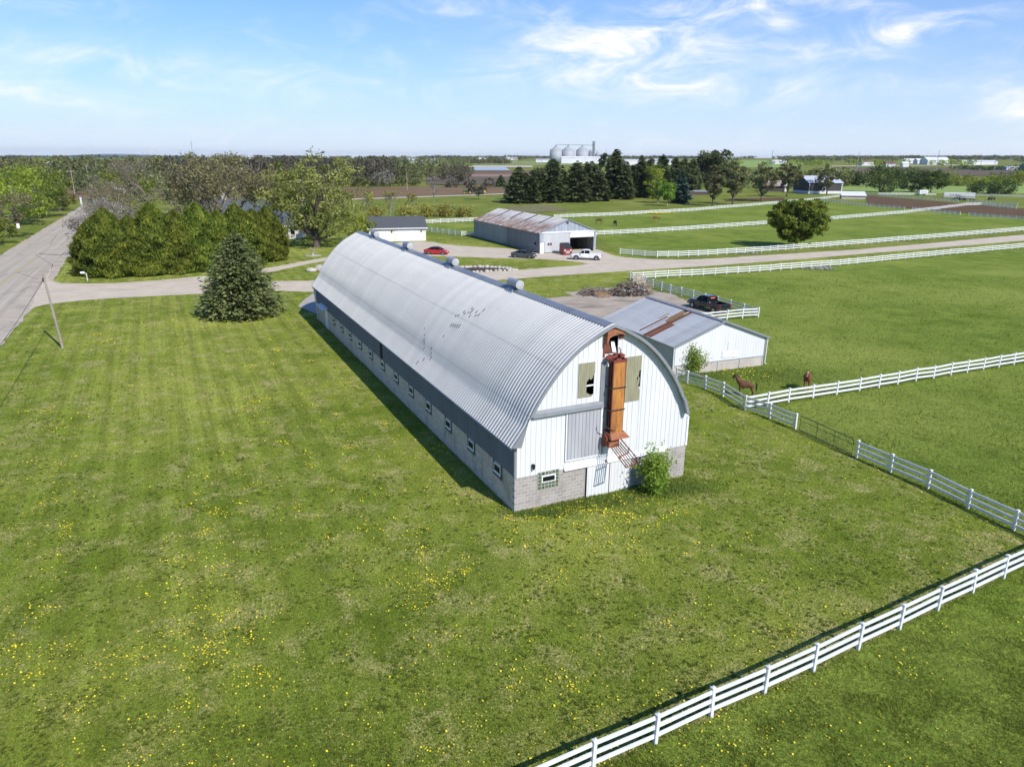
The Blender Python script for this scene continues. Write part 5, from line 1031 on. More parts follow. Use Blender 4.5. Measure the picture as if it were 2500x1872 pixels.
for k in range(6): s.bbox(-2.2,-.4,-2.3+k*.8,-1.7+k*.8,1.0,1.8,.05)
s.build('frame',MT['trac_green'],im); s=MB(); s.bbox(-3.6,-2.7,-2.3,2.3,1.0,1.7,.05); s.build('seed_box',MT['trac_yellow'],im)
for y in (-2,2): s=MB(); s.lathe([(.4,-.15),(.5,0),(.4,.15)],(-1,y,.5),14,'y'); s.build('wheel',MT['tyre'],im)
# horse trailers and carts beyond the arena
def trailer(label,loc,rz,l,h,wm):
    v=thing('horse_trailer',label,'trailer',loc,rz)
    s=MB(); s.bbox(0,l,0,2.3,.6,.6+h,.12); s.build('box',wm,v); s=MB(); s.box(.2,l-.2,-.02,0,.9,1.25); s.build('stripe',MT['grey_trim'],v)
    for x in (l*.45,l*.45+.95): s=MB(); s.lathe([(.2,-.12),(.38,-.1),(.38,.1),(.2,.12)],(x,-.05,.4),14,'y'); s.build('wheel',MT['tyre'],v)
    s=MB(); s.tube([(0,1.15,.6),(-1.3,1.15,.5)],.08,5); s.build('hitch',MT['plastic_black'],v)
    for k in range(3): s=MB(); s.box(l*.2+k*1.2,l*.2+k*1.2+.6,-.03,-.001,1.7,2.1); s.build('window',MT['dark_glass'],v)
    return v
trailer('small white horse trailer under the dark trees beyond the arena',(226.1,413.5,0),R(5),5,2.2,MT['white_trim'])
trailer('long pale horse trailer parked behind the arena fence',(222,383,0),R(-24),14,2.4,MT['white_siding'])
def cart(label,loc,rz,boom=False):
    v=thing('utility_cart',label,'cart',loc,rz)
    s=MB(); s.bbox(-1.6,1.6,-.8,.8,.5,1.3,.08); s.build('body',MT['plastic_black'],v); s=MB(); s.box(-.9,.7,-.75,.75,2.0,2.1)
    for x in (-.9,.65):
        for y in (-.75,.7): s.box(x,x+.06,y,y+.06,1.3,2.0)
    s.build('cab_frame',MT['plastic_black'],v)
    for x in (-1.1,1.1):
        for y in (-.8,.8): t=MB(); t.lathe([(.2,-.12),(.38,-.1),(.38,.1),(.2,.12)],(x,y,.38),14,'y'); t.build('wheel',MT['tyre'],v)
    if boom:
        s=MB(); s.tube([(.5,.7,2.0),(2.2,.7,2.6),(3.4,.7,.9)],.12,5); s.tube([(.5,-.7,2.0),(2.2,-.7,2.6),(3.4,-.7,.9)],.12,5); s.obox((3.6,0,.6),(.7,2.0,.6)); s.tube([(-2,0,.6),(-6,0,.5)],.15,5); s.obox((-5,0,.6),(2.5,2.6,.25)); s.build('loader_arm',MT['plastic_black'],v)
cart('black loader with lifted arms among the arena fences',(219.4,362.5,0),R(175),True); cart('dark canopied utility cart behind the arena fence',(237.3,367.8,0),R(20))
# ------------------------------------------------------------------ horses
MT['coat_dark']=simple('coat_dark',(.14,.055,.025),.85,c2=(.085,.034,.016),scale=3); MT['coat_chest']=simple('coat_chest',(.24,.075,.03),.8,c2=(.16,.05,.02),scale=3); MT['coat_black']=simple('coat_black',(.022,.015,.012),.85,c2=(.012,.009,.008),scale=3); MT['mane']=simple('mane',(.015,.011,.009),.8)
def horse(label,loc,rz,coat,graze=False,look=0,blaze=False,sc=1.0):
    h=thing('horse',label,'horse',loc,rz); h.scale=(sc,)*3
    if graze: nk=[((.62,0,1.36),.21),((.86,0,1.12),.15),((1.06,0,.80),.115),((1.14,0,.60),.11),((1.2,0,.36),.085),((1.24,0,.16),.065)]
    else:
        cl,sl=math.cos(look),math.sin(look)
        nk=[((.62,0,1.47),.25),((.80,0,1.74),.185),((.92,.0,1.95),.135)]
        base=Vector((.92,0,1.95))
        for d,dz,r in ((.13,.03,.13),(.33,-.15,.10),(.48,-.32,.075)): nk.append(((base.x+d*cl,base.y+d*sl,base.z+dz),r))
    body=[((-.62,0,1.34),.36),((-.25,0,1.24),.385),((.15,0,1.21),.38),((.45,0,1.29),.33)]
    V=[];Rr=[];E=[]
    def chain(lst,st=None):
        p=st
        for c,r in lst:
            V.append(c);Rr.append(r);i=len(V)-1
            if p is not None: E.append((p,i))
            p=i
        return p
    chain(body); chain(nk,3); head=len(V)-3
    for s in (-1,1):
        chain([((.46,s*.17,1.08),.15),((.49,s*.18,.80),.085),((.47,s*.17,.50),.058),((.47,s*.17,.18),.04),((.52,s*.17,.04),.058)],3)
        chain([((-.60,s*.18,1.12),.20),((-.50,s*.20,.86),.12),((-.74,s*.19,.56),.066),((-.70,s*.19,.20),.042),((-.65,s*.19,.04),.058)],0)
        hv=Vector(V[head]); chain([((hv.x-.02,hv.y+s*.07,hv.z+.10),.03),((hv.x-.02,hv.y+s*.075,hv.z+.20),.012)],head)
    me=bpy.data.meshes.new('body'); me.from_pydata(V,E,[]); o=bpy.data.objects.new('body',me); COL.objects.link(o)
    md=o.modifiers.new('s','SKIN'); md.use_smooth_shade=True
    for i,sv in enumerate(me.skin_vertices[0].data): sv.radius=(Rr[i]*.84 if i<4 else Rr[i],Rr[i]); sv.use_root=(i==0)
    o.modifiers.new('u','SUBSURF').levels=2; o.modifiers['u'].render_levels=2
    dg=bpy.context.evaluated_depsgraph_get(); nm=bpy.data.meshes.new_from_object(o.evaluated_get(dg)); o.modifiers.clear(); o.data=nm; nm.materials.clear(); nm.materials.append(coat); o.parent=h
    for p in nm.polygons: p.use_smooth=True
    t=MB(); t.tube([(-.88,0,1.45),(-.98,0,1.28),(-1.0,0,.95),(-.98,.02,.6)],[.05,.075,.08,.03],7); t.build('tail',MT['mane'],h)
    m=MB(); a=[Vector(c) for c,r in nk[:4]]; rr=[r for c,r in nk[:4]]
    back=Vector((-.35,0,.62)) if not graze else Vector((.1,0,1)).normalized()
    m.tube([a[i]+back.normalized()*rr[i]*.9 for i in range(4)],[.05,.06,.055,.04],6); m.build('mane',MT['mane'],h)
    if blaze:
        b=Vector(nk[3][0]);c=Vector(nk[5][0]); f=MB(); f.tube([b+Vector((.06,0,.09)),c+Vector((.03,0,.05))],[.03,.022],5); f.build('blaze',MT['white_trim'],h)
    return h
horse('dark bay horse looking away, standing in the grass behind the white fence corner',(18.9,55.4,.02),R(166),MT['coat_dark'],look=-.9,sc=.86)
horse('chestnut horse facing the viewer over the white pasture fence',(24.6,57.2,.02),R(-112),MT['coat_chest'],look=-.2,blaze=True,sc=.92)
horse('dark horse grazing in the far paddock, facing right, nearest the open shed',(25.1,215.0,.02),R(-15),MT['coat_dark'],True)
horse('black horse grazing end-on in the middle of the far paddock',(29.0,208.5,.02),R(-75),MT['coat_black'],True)
horse('reddish brown horse grazing in the far paddock, the one farthest right',(43.8,225.2,.02),R(172),MT['coat_chest'],True)
# ------------------------------------------------------------------ small things in the yard
MT['plank']=simple('plank',(.30,.22,.155),.9,c2=(.15,.11,.08),scale=4); MT['plank_grey']=simple('plank_grey',(.22,.19,.165),.9,c2=(.09,.075,.065),scale=4); MT['plank_orange']=simple('plank_orange',(.47,.29,.14),.85,c2=(.33,.19,.09),scale=3)
def pallet(label,loc,rot,mat,n=7):
    p=thing('pallet',label,'pallet',loc,0,'pallets on the scrap heap'); p.rotation_euler=rot
    s=MB()
    for k in range(n): y=-.6+k*1.2/(n-1); s.box(-.6,.6,y-.045,y+.045,.1,.125)
    s.build('deck_board',mat,p)
    s=MB()
    for x in (-.58,-.02,.54): s.box(x,x+.05,-.62,.62,.0,.1)
    s.build('stringer',mat,p); return p
sp_=MB(); sp2=MB(); rng=random.Random(11)
def heap(cx,cy,rx,ry,h,n,rot):
    for k in range(n):
        a=rng.uniform(0,6.283); q=math.sqrt(rng.random()); x=q*math.cos(a)*rx; y=q*math.sin(a)*ry
        zz=h*(1-q*q)*rng.uniform(.2,1)+.08
        X=cx+x*math.cos(rot)-y*math.sin(rot);Y=cy+x*math.sin(rot)+y*math.cos(rot)
        (sp_ if rng.random()<.5 else sp2).obox((X,Y,zz),(rng.uniform(.5,2.4),rng.uniform(.06,.18),rng.uniform(.03,.1)),rng.uniform(0,3.14),rng.uniform(-.4,.4),rng.uniform(-.45,.45))
heap(16.7,101.3,3.0,2.2,1.9,260,R(20)); heap(11.6,101.4,2.6,1.7,.7,110,R(35)); heap(13.9,101,2.2,1.5,.5,50,0)
pl_=thing('scrap_wood_pile','heap of broken boards and timber on the dirt yard behind the barn','wood pile',(0,0,0)); sp_.build('timber',MT['plank'],pl_)['kind']='stuff'; o_=sp2.build('timber',MT['plank_grey'],pl_); o_['kind']='stuff'
bl=MB()
for k in range(12): bl.obox((rng.uniform(14.5,18.5),rng.uniform(99.6,101.5),rng.uniform(.3,.9)),(rng.uniform(.25,.5),.3,.2),rng.uniform(0,3),.4,.3)
bl.build('block',MT['concrete'],pl_)
pallet('pallet tilted up on top of the scrap wood heap',(17.9,101.9,1.75),(R(58),R(8),R(12)),simple('pallet_pale',(.42,.34,.26),.9,c2=(.30,.24,.18),scale=3),8).scale=(1.5,1.5,1.3)
pallet('pallet sliding off the right side of the scrap wood heap',(18.9,101.8,.9),(R(38),R(18),R(-12)),MT['plank'],8).scale=(1.4,1.4,1.4)
pallet('orange-brown boarded pallet lying flat at the left end of the heap',(12.4,98.9,.25),(R(10),R(3),R(20)),MT['plank_orange'],5).scale=(1.5,1.3,1.2)
MT['stone']=simple('stone',(.52,.46,.40),.9,c2=(.34,.30,.26),scale=2.5,bmp=.4)
def stone_mesh(seed,s=1.0):
    rng=random.Random(seed); bm=bmesh.new(); bmesh.ops.create_icosphere(bm,subdivisions=2,radius=.5)
    sx,sy,sz=rng.uniform(.9,1.3),rng.uniform(.8,1.0),rng.uniform(.6,.85)
    for v in bm.verts:
        k=1+rng.uniform(-.1,.1); v.co=Vector((v.co.x*sx*k*s,v.co.y*sy*k*s,max(-.12,v.co.z)*sz*k*s))
    me=bpy.data.meshes.new('landscape_stone'); bm.to_mesh(me); bm.free(); me.materials.append(MT['stone'])
    for p in me.polygons: p.use_smooth=True
    return me
SM=[stone_mesh(i) for i in range(6)]
def stone(x,y,s,label,group,i):
    o=bpy.data.objects.new('landscape_stone',SM[i%6]); COL.objects.link(o); o.location=(x,y,.02+.05*s); o.rotation_euler=(0,0,i*1.7); o.scale=(s,)*3; tag(o,label,'stone',group)
def polyl(pts,n):
    P_=[Vector(p) for p in pts]; L_=[(P_[i+1]-P_[i]).length for i in range(len(P_)-1)]; T=sum(L_)
    for k in range(n):
        t=T*k/(n-1)
        for i,l in enumerate(L_):
            if t<=l+1e-6: yield P_[i].lerp(P_[i+1],min(1,t/l)); break
            t-=l
rng=random.Random(4)
for i,p in enumerate(polyl([(-9.6,125.2),(-7,126.0),(-5.1,126.2),(-2.7,125.6),(-.8,124.3),(.6,123.0)],16)): stone(p.x+rng.gauss(0,.08),p.y+rng.gauss(0,.08),rng.uniform(.75,1.1),'pale rounded boulder along the far edge of the dark mulch bed','boulders edging the mulch bed, far row',i)
for i,p in enumerate(polyl([(-9.0,119.6),(-6.7,120.1),(-4.3,121.4),(-2.1,122.2),(.2,122.7)],13)): stone(p.x+rng.gauss(0,.08),p.y+rng.gauss(0,.08),rng.uniform(.6,.95),'pale rounded boulder along the near edge of the dark mulch bed','boulders edging the mulch bed, near row',i+3)
for i,(x,y,s,lb) in enumerate(((-33.8,120.3,1.5,'big grey boulder on the grass by the barn end, leftmost of its group'),(-32.6,121.4,2.1,'largest grey boulder of the group on the grass by the barn end'),(-31.9,120.4,1.3,'low boulder in front of the largest one by the barn end'),(-31.3,122.2,1.6,'grey boulder nearest the barn roof edge on the grass'))): stone(x,y,s,lb,'boulders on the lawn by the barn end',i)
st=MB()
def rubble(label,cx,cy,rx,ry,n,seed):
    t=thing('stone_heap',label,'stones',(cx,cy,0)); rng=random.Random(seed); m=MB()
    for k in range(n):
        x,y=rng.gauss(0,rx*.45),rng.gauss(0,ry*.45); s=rng.uniform(.25,.6)
        me=SM[k%6]; vs=[(v.co.x*s+x,v.co.y*s+y,v.co.z*s+.1) for v in me.vertices]; m.add(vs,[tuple(p.vertices) for p in me.polygons])
    o=m.build('stones',simple('rubble',(.30,.27,.24),.95,c2=(.15,.135,.12),scale=3),t,True,fix=False); o['kind']='stuff'
rubble('heap of grey rubble at the dip in the near lane fence',54.5,127.3,2.6,1.6,60,1); rubble('small scatter of pale stones under the far lane fence',48.2,148.0,2.2,.8,30,2)
# lantern-like garden ornament
bb=thing('garden_ornament','small grey garden ornament on a round base under the oak','ornament',(-38.7,139.8,.02))
s=MB(); s.lathe([(1.5,0),(1.5,.05),(.3,.08)],(0,0,0),20); s.build('base',MT['concrete'],bb); s=MB(); s.lathe([(.3,.06),(.22,.2),(.12,.3),(.12,.9),(.4,1.1),(.42,1.2),(.1,1.15)],(0,0,0),14); s.tube([(.3,0,1.1),(.35,0,1.6)],.04,5); s.tube([(-.3,0,1.1),(-.35,0,1.5)],.04,5); s.build('pedestal',MT['concrete'],bb)
mb_=thing('mailbox','white mailbox on a slim white post beside the driveway mouth','mailbox',(-64.7,108.7,.02),R(20))
s=MB(); s.box(-.05,.05,-.05,.05,0,1.15); s.build('post',MT['fence_white'],mb_); s=MB(); s.box(-.75,.06,-.04,.04,1.1,1.18); s.prism([(-.13,1.18),(.13,1.18),(.13,1.32),(.08,1.42),(-.08,1.42),(-.13,1.32)],-.8,-.2,'yz'); s.build('box',MT['fence_white'],mb_)
sg=thing('roadside_sign','small white roadside sign on a red post by the left trees','sign',(-122.6,180.9,0),R(30))
s=MB(); s.box(-.06,.06,-.05,.05,0,2.6); s.build('post',simple('post_red',(.35,.08,.05),.7),sg); s=MB(); s.box(-.32,.32,-.09,-.05,.8,1.9); s.build('plate',MT['white_trim'],sg)
lp=thing('white_marker_post','short white marker post at the far roadside','post',(-164.6,281,0)); s=MB(); s.box(-.22,.22,-.2,.2,0,2.6); s.bbox(-.3,.3,-.28,.28,2.6,2.8,.05); s.build('post',MT['white_trim'],lp)
# leaning pole with its wire
up=thing('utility_pole','leaning bare wooden utility pole on the lawn by the road','pole',(-44.65,68.96,0)); 
topx,topy=-45.6,69.6
s=MB(); s.tube([(0,0,-.2),(-.5,.3,3.7),(-1.0,.6,7.35)],[.125,.11,.09],10); s.build('pole',MT['pole_wood'],up)
s=MB(); s.box(-1.1,-.9,.5,.62,6.5,6.9); s.build('bracket',MT['dark_steel'],up)
gw_=thing('overhead_wire','thin dark wire running from the leaning pole along the roadside','wire',(0,0,0)); s=MB(); p0,p1=Vector((-45.6,69.55,6.9)),Vector((-20.6,15.4,7.2)); s.tube([p0.lerp(p1,t)-Vector((0,0,1.6*math.sin(math.pi*t))) for t in [i/14 for i in range(15)]],.022,4); s.build('wire',MT['wire'],gw_)
def pole(label,x,y,h,r=.16,mat='pole_wood',arm=True):
    z=ZT(x,y); p=thing('utility_pole',label,'pole',(x,y,z),random.Random(label).uniform(-.6,.6),'utility poles in the distance')
    s=MB(); s.tube([(0,0,0),(0,0,h)],[r,r*.7],7); s.build('pole',MT[mat],p)
    if arm: s=MB(); s.box(-1.2,1.2,-.08,.08,h-.9,h-.7); s.build('crossarm',MT[mat],p)
pole('wooden pole left of the far road, first of two by the brown field',-179.7,303.2,12.5,.2,'pole_wood'); pole('wooden pole left of the far road, second and farther one by the brown field',-211.9,371.1,13.5,.22,'pole_wood')
HAZE=4e-5
# ------------------------------------------------------------------ vegetation
def unit(v): return v/np.maximum(np.linalg.norm(v,axis=1,keepdims=True),1e-9)
def leaves(rg,P,size,out=None,up=.3,asp=.55,tilt=None):
    "rhombic leaf sprays at points P; out = preferred facing"
    n=len(P); d=unit(rg.normal(size=(n,3)))
    if out is not None: d=unit(d*.9+out)
    d[:,2]+=up; d=unit(d)
    t=unit(np.cross(d,unit(rg.normal(size=(n,3))))); b=np.cross(d,t)
    s=(size if hasattr(size,'__len__') else np.full(n,size))*rg.uniform(.6,1.35,n); s=s[:,None]
    k=rg.uniform(-.25,.25,(n,1))
    return np.stack([P-t*s,P+t*s*k+b*s*asp,P+t*s,P-t*s*k-b*s*asp],1).reshape(-1,3)
def limb(mb,a,b,r0,r1,rg,bend=.12,n=5,sides=5,sag=0):
    a,b=np.array(a,float),np.array(b,float); L_=np.linalg.norm(b-a); off=rg.normal(size=3)*L_*bend; pts=[];rad=[]
    for i in range(n+1):
        t=i/n; p=a+(b-a)*t+off*math.sin(math.pi*t)+np.array((0,0,sag*L_*math.sin(math.pi*t))); pts.append(tuple(p)); rad.append(r0+(r1-r0)*t**.8)
    mb.tube(pts,rad,sides,False); return pts
def put(root,trunk_mb,bark,V,var,leaf,crown='crown'):
    trunk_mb.build('trunk',bark,root,True)
    np_mesh(crown,V,4,leaf,root,var)
def broadleaf(root,h,w,leaf,bark,seed,nl=2600,clumps=46,ls=.34,base=.2,low=.12,flat=1.0,trunk_r=None,top=1.0,openness=.55,limbs=14,crad=.17,asp=.55,lobe=1.0):
    rg=np.random.default_rng(seed); R_=w/2; tr=trunk_r or h*.022
    zc=h*(base+1)/2; rz=h*(1-base)/2
    C=[]
    while len(C)<clumps:
        d=rg.normal(size=3); d/=np.linalg.norm(d); q=rg.uniform(openness,1)**.6
        lob=1+lobe*(.14*math.sin(3*math.atan2(d[1],d[0])+seed)+.10*math.sin(5*d[2]*2+seed*1.7))
        p=np.array((d[0]*R_*q*lob,d[1]*R_*q*lob,zc+d[2]*rz*q*(1 if d[2]>0 else flat)))
        if p[2]<h*low: continue
        p[2]=min(p[2],h*.97); C.append(p)
    C=np.array(C); per=max(4,nl//clumps); cr=crad*w*rg.uniform(.6,1.25,clumps)
    P=[];var=[];out=[]
    for i,c in enumerate(C):
        g=unit(rg.normal(size=(per,3)))*(rg.uniform(.15,1,(per,1))**.5); g[:,2]*=.72
        P.append(c+g*cr[i]); out.append(unit((c+g*cr[i])-np.array((0,0,zc))))
        var.append(np.clip(rg.normal(.45+.25*rg.normal(),.2,per),0,1))
    P=np.concatenate(P);out=np.concatenate(out);var=np.concatenate(var); ok=P[:,2]>h*low*.6; P=P[ok];out=out[ok];var=var[ok]
    V=leaves(rg,P,ls,out*.6,.25,asp)
    m=MB(); tp=[]
    zt_=h*.82; lean=rg.normal(size=2)*h*.02
    for i in range(8): t=i/7; tp.append((lean[0]*math.sin(3*t),lean[1]*math.sin(3*t),zt_*t-.1))
    m.tube(tp,[tr*1.35]+[tr*(1-.85*i/7) for i in range(1,8)],8,False)
    order=rg.permutation(len(C))[:limbs]
    for i in order:
        c=C[i]; f=np.clip(c[2]/h-.22-rg.uniform(0,.15),base*.7,.75); z0=f*h
        k=min(6,int(z0/zt_*7)); a=np.array(tp[k])+(np.array(tp[k+1])-np.array(tp[k]))*((z0/zt_*7)-k); limb(m,a,c,tr*(.55-.4*f),tr*.06,rg,.07,5,5,-.04)
    put(root,m,bark,V,var,leaf)
def baretree(root,h,w,leaf,bark,seed,nl=1500,ls=.2,depth=5,spread=.62,asp=.5,trunk_r=None,up=.5):
    rg=np.random.default_rng(seed); m=MB(); tips=[]; tr=trunk_r or h*.022
    tw=[]
    def grow(p,d,l,r,k):
        q=p+d*l+rg.normal(size=3)*l*.06
        mid=(p+q)/2+rg.normal(size=3)*l*.07
        m.tube([tuple(p),tuple(mid),tuple(q)],[r,r*.82,r*.62],6 if k>3 else (4 if k>1 else 3),False)
        if k==0: tips.append((q,d,l)); return
        n=3 if rg.random()<.55 else 2
        for i in range(n):
            e=rg.normal(size=3); e/=np.linalg.norm(e); nd=d*(1-spread*.5)+e*spread*rg.uniform(.6,1.1); nd[2]+=up*.22; nd/=np.linalg.norm(nd)
            grow(q,nd,l*rg.uniform(.62,.86),r*.58,k-1)
        if k>1 and rg.random()<.6:
            e=rg.normal(size=3); e[2]=abs(e[2])*.3; e/=np.linalg.norm(e); grow(mid,e,l*.55,r*.4,max(0,k-2))
    grow(np.array((0,0,-.1)),np.array((0,0,1.)),h*.24,tr,depth)
    T=np.array([t[0] for t in tips]); mx=np.abs(T[:,:2]).max(); s=(w/2)/np.percentile(np.hypot(T[:,0],T[:,1]),92); sz=h*.97/T[:,2].max()
    m.v=[(x*(s if True else 1)*min(1,max(.25,z*sz/h*2.2)) ,y*s*min(1,max(.25,z*sz/h*2.2)),z*sz) for x,y,z in m.v]
    f=np.minimum(1,np.maximum(.25,T[:,2]*sz/h*2.2)); T=np.stack([T[:,0]*s*f,T[:,1]*s*f,T[:,2]*sz],1)
    idx=rg.integers(0,len(T),nl); P=T[idx]+rg.normal(size=(nl,3))*w*.028
    V=leaves(rg,P,ls,None,.2,asp)
    nt_=nl//2; it=rg.integers(0,len(T),nt_); B=T[it]; d=unit(rg.normal(size=(nt_,3))+np.array((0,0,.5))); L_=rg.uniform(.3,.9,(nt_,1))*w*.07
    sd_=unit(np.cross(d,rg.normal(size=(nt_,3))))*.016*max(1,h/14)
    TW=np.stack([B-sd_,B+sd_,B+d*L_+sd_*.4,B+d*L_-sd_*.4],1).reshape(-1,3)
    m.build('trunk',bark,root,True)
    np_mesh('twigs',TW,4,bark,root,None)
    np_mesh('crown',V,4,leaf,root,np.clip(rg.normal(.5,.28,nl),0,1))
def conifer(root,h,w,leaf,bark,seed,tiers=30,per=9,base=.06,power=.85,seg=5,ls=.4,droop=.28,ragged=.22):
    rg=np.random.default_rng(seed); m=MB(); m.tube([(0,0,-.1),(0,0,h*.5),(0,0,h*.97)],[h*.018,h*.011,.02],7,False)
    P=[];D=[];S=[];va=[]
    for i in range(tiers):
        t=(i+rg.uniform(-.3,.3))/(tiers-1); t=min(max(t,0),1); z=h*(base+(1-base)*t)
        L_=(w/2)*(max(0,1-t))**power*(1-.25*max(0,.12-t)/.12)+.12
        n=max(4,int(per*(1-.5*t)))
        a0=rg.uniform(0,6.28)
        for k in range(n):
            a=a0+6.283*k/n+rg.uniform(-.3,.3); l=L_*rg.uniform(1-ragged*1.6,1+ragged*.6); dr=droop*rg.uniform(.5,1.4)
            dirv=np.array((math.cos(a),math.sin(a),0)); side=np.array((-math.sin(a),math.cos(a),0)); sh=.5+.3*rg.normal()
            ns=max(2,int(seg*l/(w/2)+1.5))
            for s_ in range(ns):
                u=(s_+.6)/ns; p=dirv*l*u+np.array((0,0,z-dr*l*u*(1.2-.55*u)))
                wd=l*.30*(1.15-u)+.12
                for sg in (-1,0,1):
                    q=p+side*sg*wd*.8+rg.normal(size=3)*.05*l; q[2]+=rg.normal()*.05-abs(sg)*.04*l
                    dd=dirv*1.0+side*sg*.75+np.array((0,0,-dr*.6+rg.normal()*.2)); P.append(q);D.append(dd/np.linalg.norm(dd));S.append(ls*(.6+.6*l/(w/2)));va.append(min(1,max(0,sh*.6+.25*u+.12*rg.normal())))
            m.tube([(0,0,z),tuple(dirv*l*.85+np.array((0,0,z-dr*l*.6)))],[.02+.012*l,.01],3,False) if k%3==0 else None
    P=np.array(P);D=np.array(D);S=np.array(S)[:,None]*rg.uniform(.7,1.3,(len(P),1))
    nn=unit(rg.normal(size=P.shape)*.55+np.array((0,0,1))); b=unit(np.cross(D,nn)); 
    V=np.stack([P-D*S,P+b*S*.42,P+D*S*1.1,P-b*S*.42],1).reshape(-1,3)
    put(root,m,bark,V,np.array(va),leaf)
def arborvitae(root,h,w,leaf,bark,seed,n=5200,ls=.34):
    rg=np.random.default_rng(seed); m=MB(); m.tube([(0,0,-.1),(0,0,h*.9)],[.16,.03],6,False)
    t=rg.random(n)**1.15; a=rg.uniform(0,6.283,n)
    prof=np.minimum(1,(t/.10+.62))*(1-np.maximum(0,(t-.42)/.58)**1.75)**.95
    lob=1+.11*np.sin(a*4+t*9+seed)+.11*np.sin(a*7-t*17+seed*2)+.09*np.sin(t*30+a*3)
    r=w/2*prof*lob*rg.uniform(.80,1.02,n)
    P=np.stack([r*np.cos(a),r*np.sin(a),t*h],1); out=np.stack([np.cos(a),np.sin(a),np.full(n,.15)],1)
    nn=unit(out+rg.normal(size=(n,3))*.45); upv=unit(np.array((0,0,1.))+out*.45+rg.normal(size=(n,3))*.3); b=unit(np.cross(upv,nn)); s=ls*rg.uniform(.55,1.3,(n,1))
    V=np.stack([P-upv*s*.7,P+b*s*.5,P+upv*s,P-b*s*.5],1).reshape(-1,3)
    cl=np.sin(a*6+t*15+seed)*np.sin(t*26+a*3)*.5+.5; cl=np.clip(cl+(lob-1)*1.6,0,1)  # lighter on bulges, darker in hollows: highlights and shaded gaps put into leaf colour
    put(root,m,bark,V,np.clip(.55*cl+.5*rg.random(n)-.05,0,1),leaf)
def bush(root,h,w,leaf,bark,seed,n=900,ls=.16,stems=9,asp=.6):
    rg=np.random.default_rng(seed); m=MB(); P=[];o=[];var=[]
    for k in range(stems):
        a=rg.uniform(0,6.28); q=rg.uniform(.1,.9); e=np.array((math.cos(a)*q*w/2,math.sin(a)*q*w/2,h*rg.uniform(.6,1)*(1-.35*q*q)))
        limb(m,(0,0,-.05),e,.03,.008,rg,.08,4,4); kk=n//stems; u=rg.uniform(.18,1,(kk,1)); g=rg.normal(size=(kk,3))*w*.11
        P.append(e*u+g); var.append(np.clip(rg.normal(.5+.15*rg.normal(),.22,kk),0,1))
    P=np.concatenate(P);var=np.concatenate(var); P[:,2]=np.abs(P[:,2])+.05
    put(root,m,bark,leaves(rg,P,ls,unit(P-np.array((0,0,h*.45)))*.5,.3,asp),var,leaf,'foliage')
LF={}
LF['spruce']=leafmat('leaf_spruce',(.065,.08,.026),(.185,.21,.07),.22,(.29,.29,.11))
LF['dark_con']=leafmat('leaf_darkcon',(.030,.046,.017),(.088,.115,.036),.15,(.135,.155,.05))
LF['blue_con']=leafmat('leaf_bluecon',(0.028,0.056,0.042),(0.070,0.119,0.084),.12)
LF['arbor']=leafmat('leaf_arbor',(.042,.068,.010),(.155,.195,.024),.26,(.30,.305,.042))
LF['oak']=leafmat('leaf_oak',(.125,.135,.03),(.29,.29,.07),.42,(.40,.375,.13))
LF['bud']=leafmat('leaf_bud',(.17,.145,.07),(.27,.25,.105),.35,(.35,.34,.15))
LF['brownbud']=leafmat('leaf_brownbud',(0.138,0.103,0.081),(0.218,0.172,0.132),.3,(0.276,0.241,0.172))
LF['green']=leafmat('leaf_green',(.10,.135,.02),(.205,.245,.035),.4,(.29,.30,.055))
LF['bright']=leafmat('leaf_bright',(.16,.20,.022),(.32,.365,.04),.45,(.43,.45,.08))
LF['lime']=leafmat('leaf_lime',(0.115,0.196,0.021),(0.218,0.333,0.034),.45,(0.287,0.391,0.057))
LF['yellow']=leafmat('leaf_yellow',(0.228,0.240,0.048),(0.396,0.372,0.072),.45,(0.480,0.432,0.120))
LF['darkgreen']=leafmat('leaf_darkgreen',(0.030,0.057,0.012),(0.083,0.128,0.024),.3,(0.128,0.173,0.036))
LF['midgreen']=leafmat('leaf_midgreen',(.09,.14,.016),(.22,.285,.034),.45,(.31,.345,.055))
LF['bushgreen']=leafmat('leaf_bush',(.13,.20,.024),(.27,.345,.045),.48,(.38,.43,.08))
LF['olive']=leafmat('leaf_olive',(0.095,0.101,0.034),(0.176,0.176,0.061),.35,(0.257,0.243,0.095))
LF['grey']=leafmat('leaf_grey',(0.176,0.165,0.132),(0.297,0.281,0.231),.3,(0.396,0.363,0.308))
LF['wood']=leafmat('leaf_wood',(.060,.052,.038),(.115,.103,.066),.2,(.16,.15,.085))
LF['woodgreen']=leafmat('leaf_woodgreen',(.07,.08,.028),(.155,.165,.056),.28,(.25,.245,.09))
LF['blossom']=leafmat('leaf_blossom',(.24,.215,.18),(.38,.345,.30),.3,(.48,.44,.39))
def tree(name,label,cat,x,y,fn,h,w,leaf,bark,seed,group=None,**k):
    t=thing(name,label,cat,(x,y,ZT(x,y)),random.Random(seed).uniform(0,6.28),group)
    fn(t,h,w,LF[leaf],MT[bark],seed,**k); return t
tree('spruce_tree','dark green spruce standing alone on the lawn between driveway and barn','tree',-32.7,85.3,conifer,9.7,9.9,'spruce','bark',3,tiers=56,per=26,seg=12,ls=.25,power=.52,droop=.14,ragged=.24,base=.03)
HP=[(-66.5,115.2,8.8),(-64.0,114.4,10.4),(-60.9,115.6,9.1),(-58.0,117.1,11.1),(-55.0,118.8,9.8),(-52.2,120.7,11.0),(-49.8,123.2,9.5),(-48.0,126.6,10.4),(-46.4,130.3,9.3),(-45.2,134.0,9.6),(-45.4,135.8,6.9)]
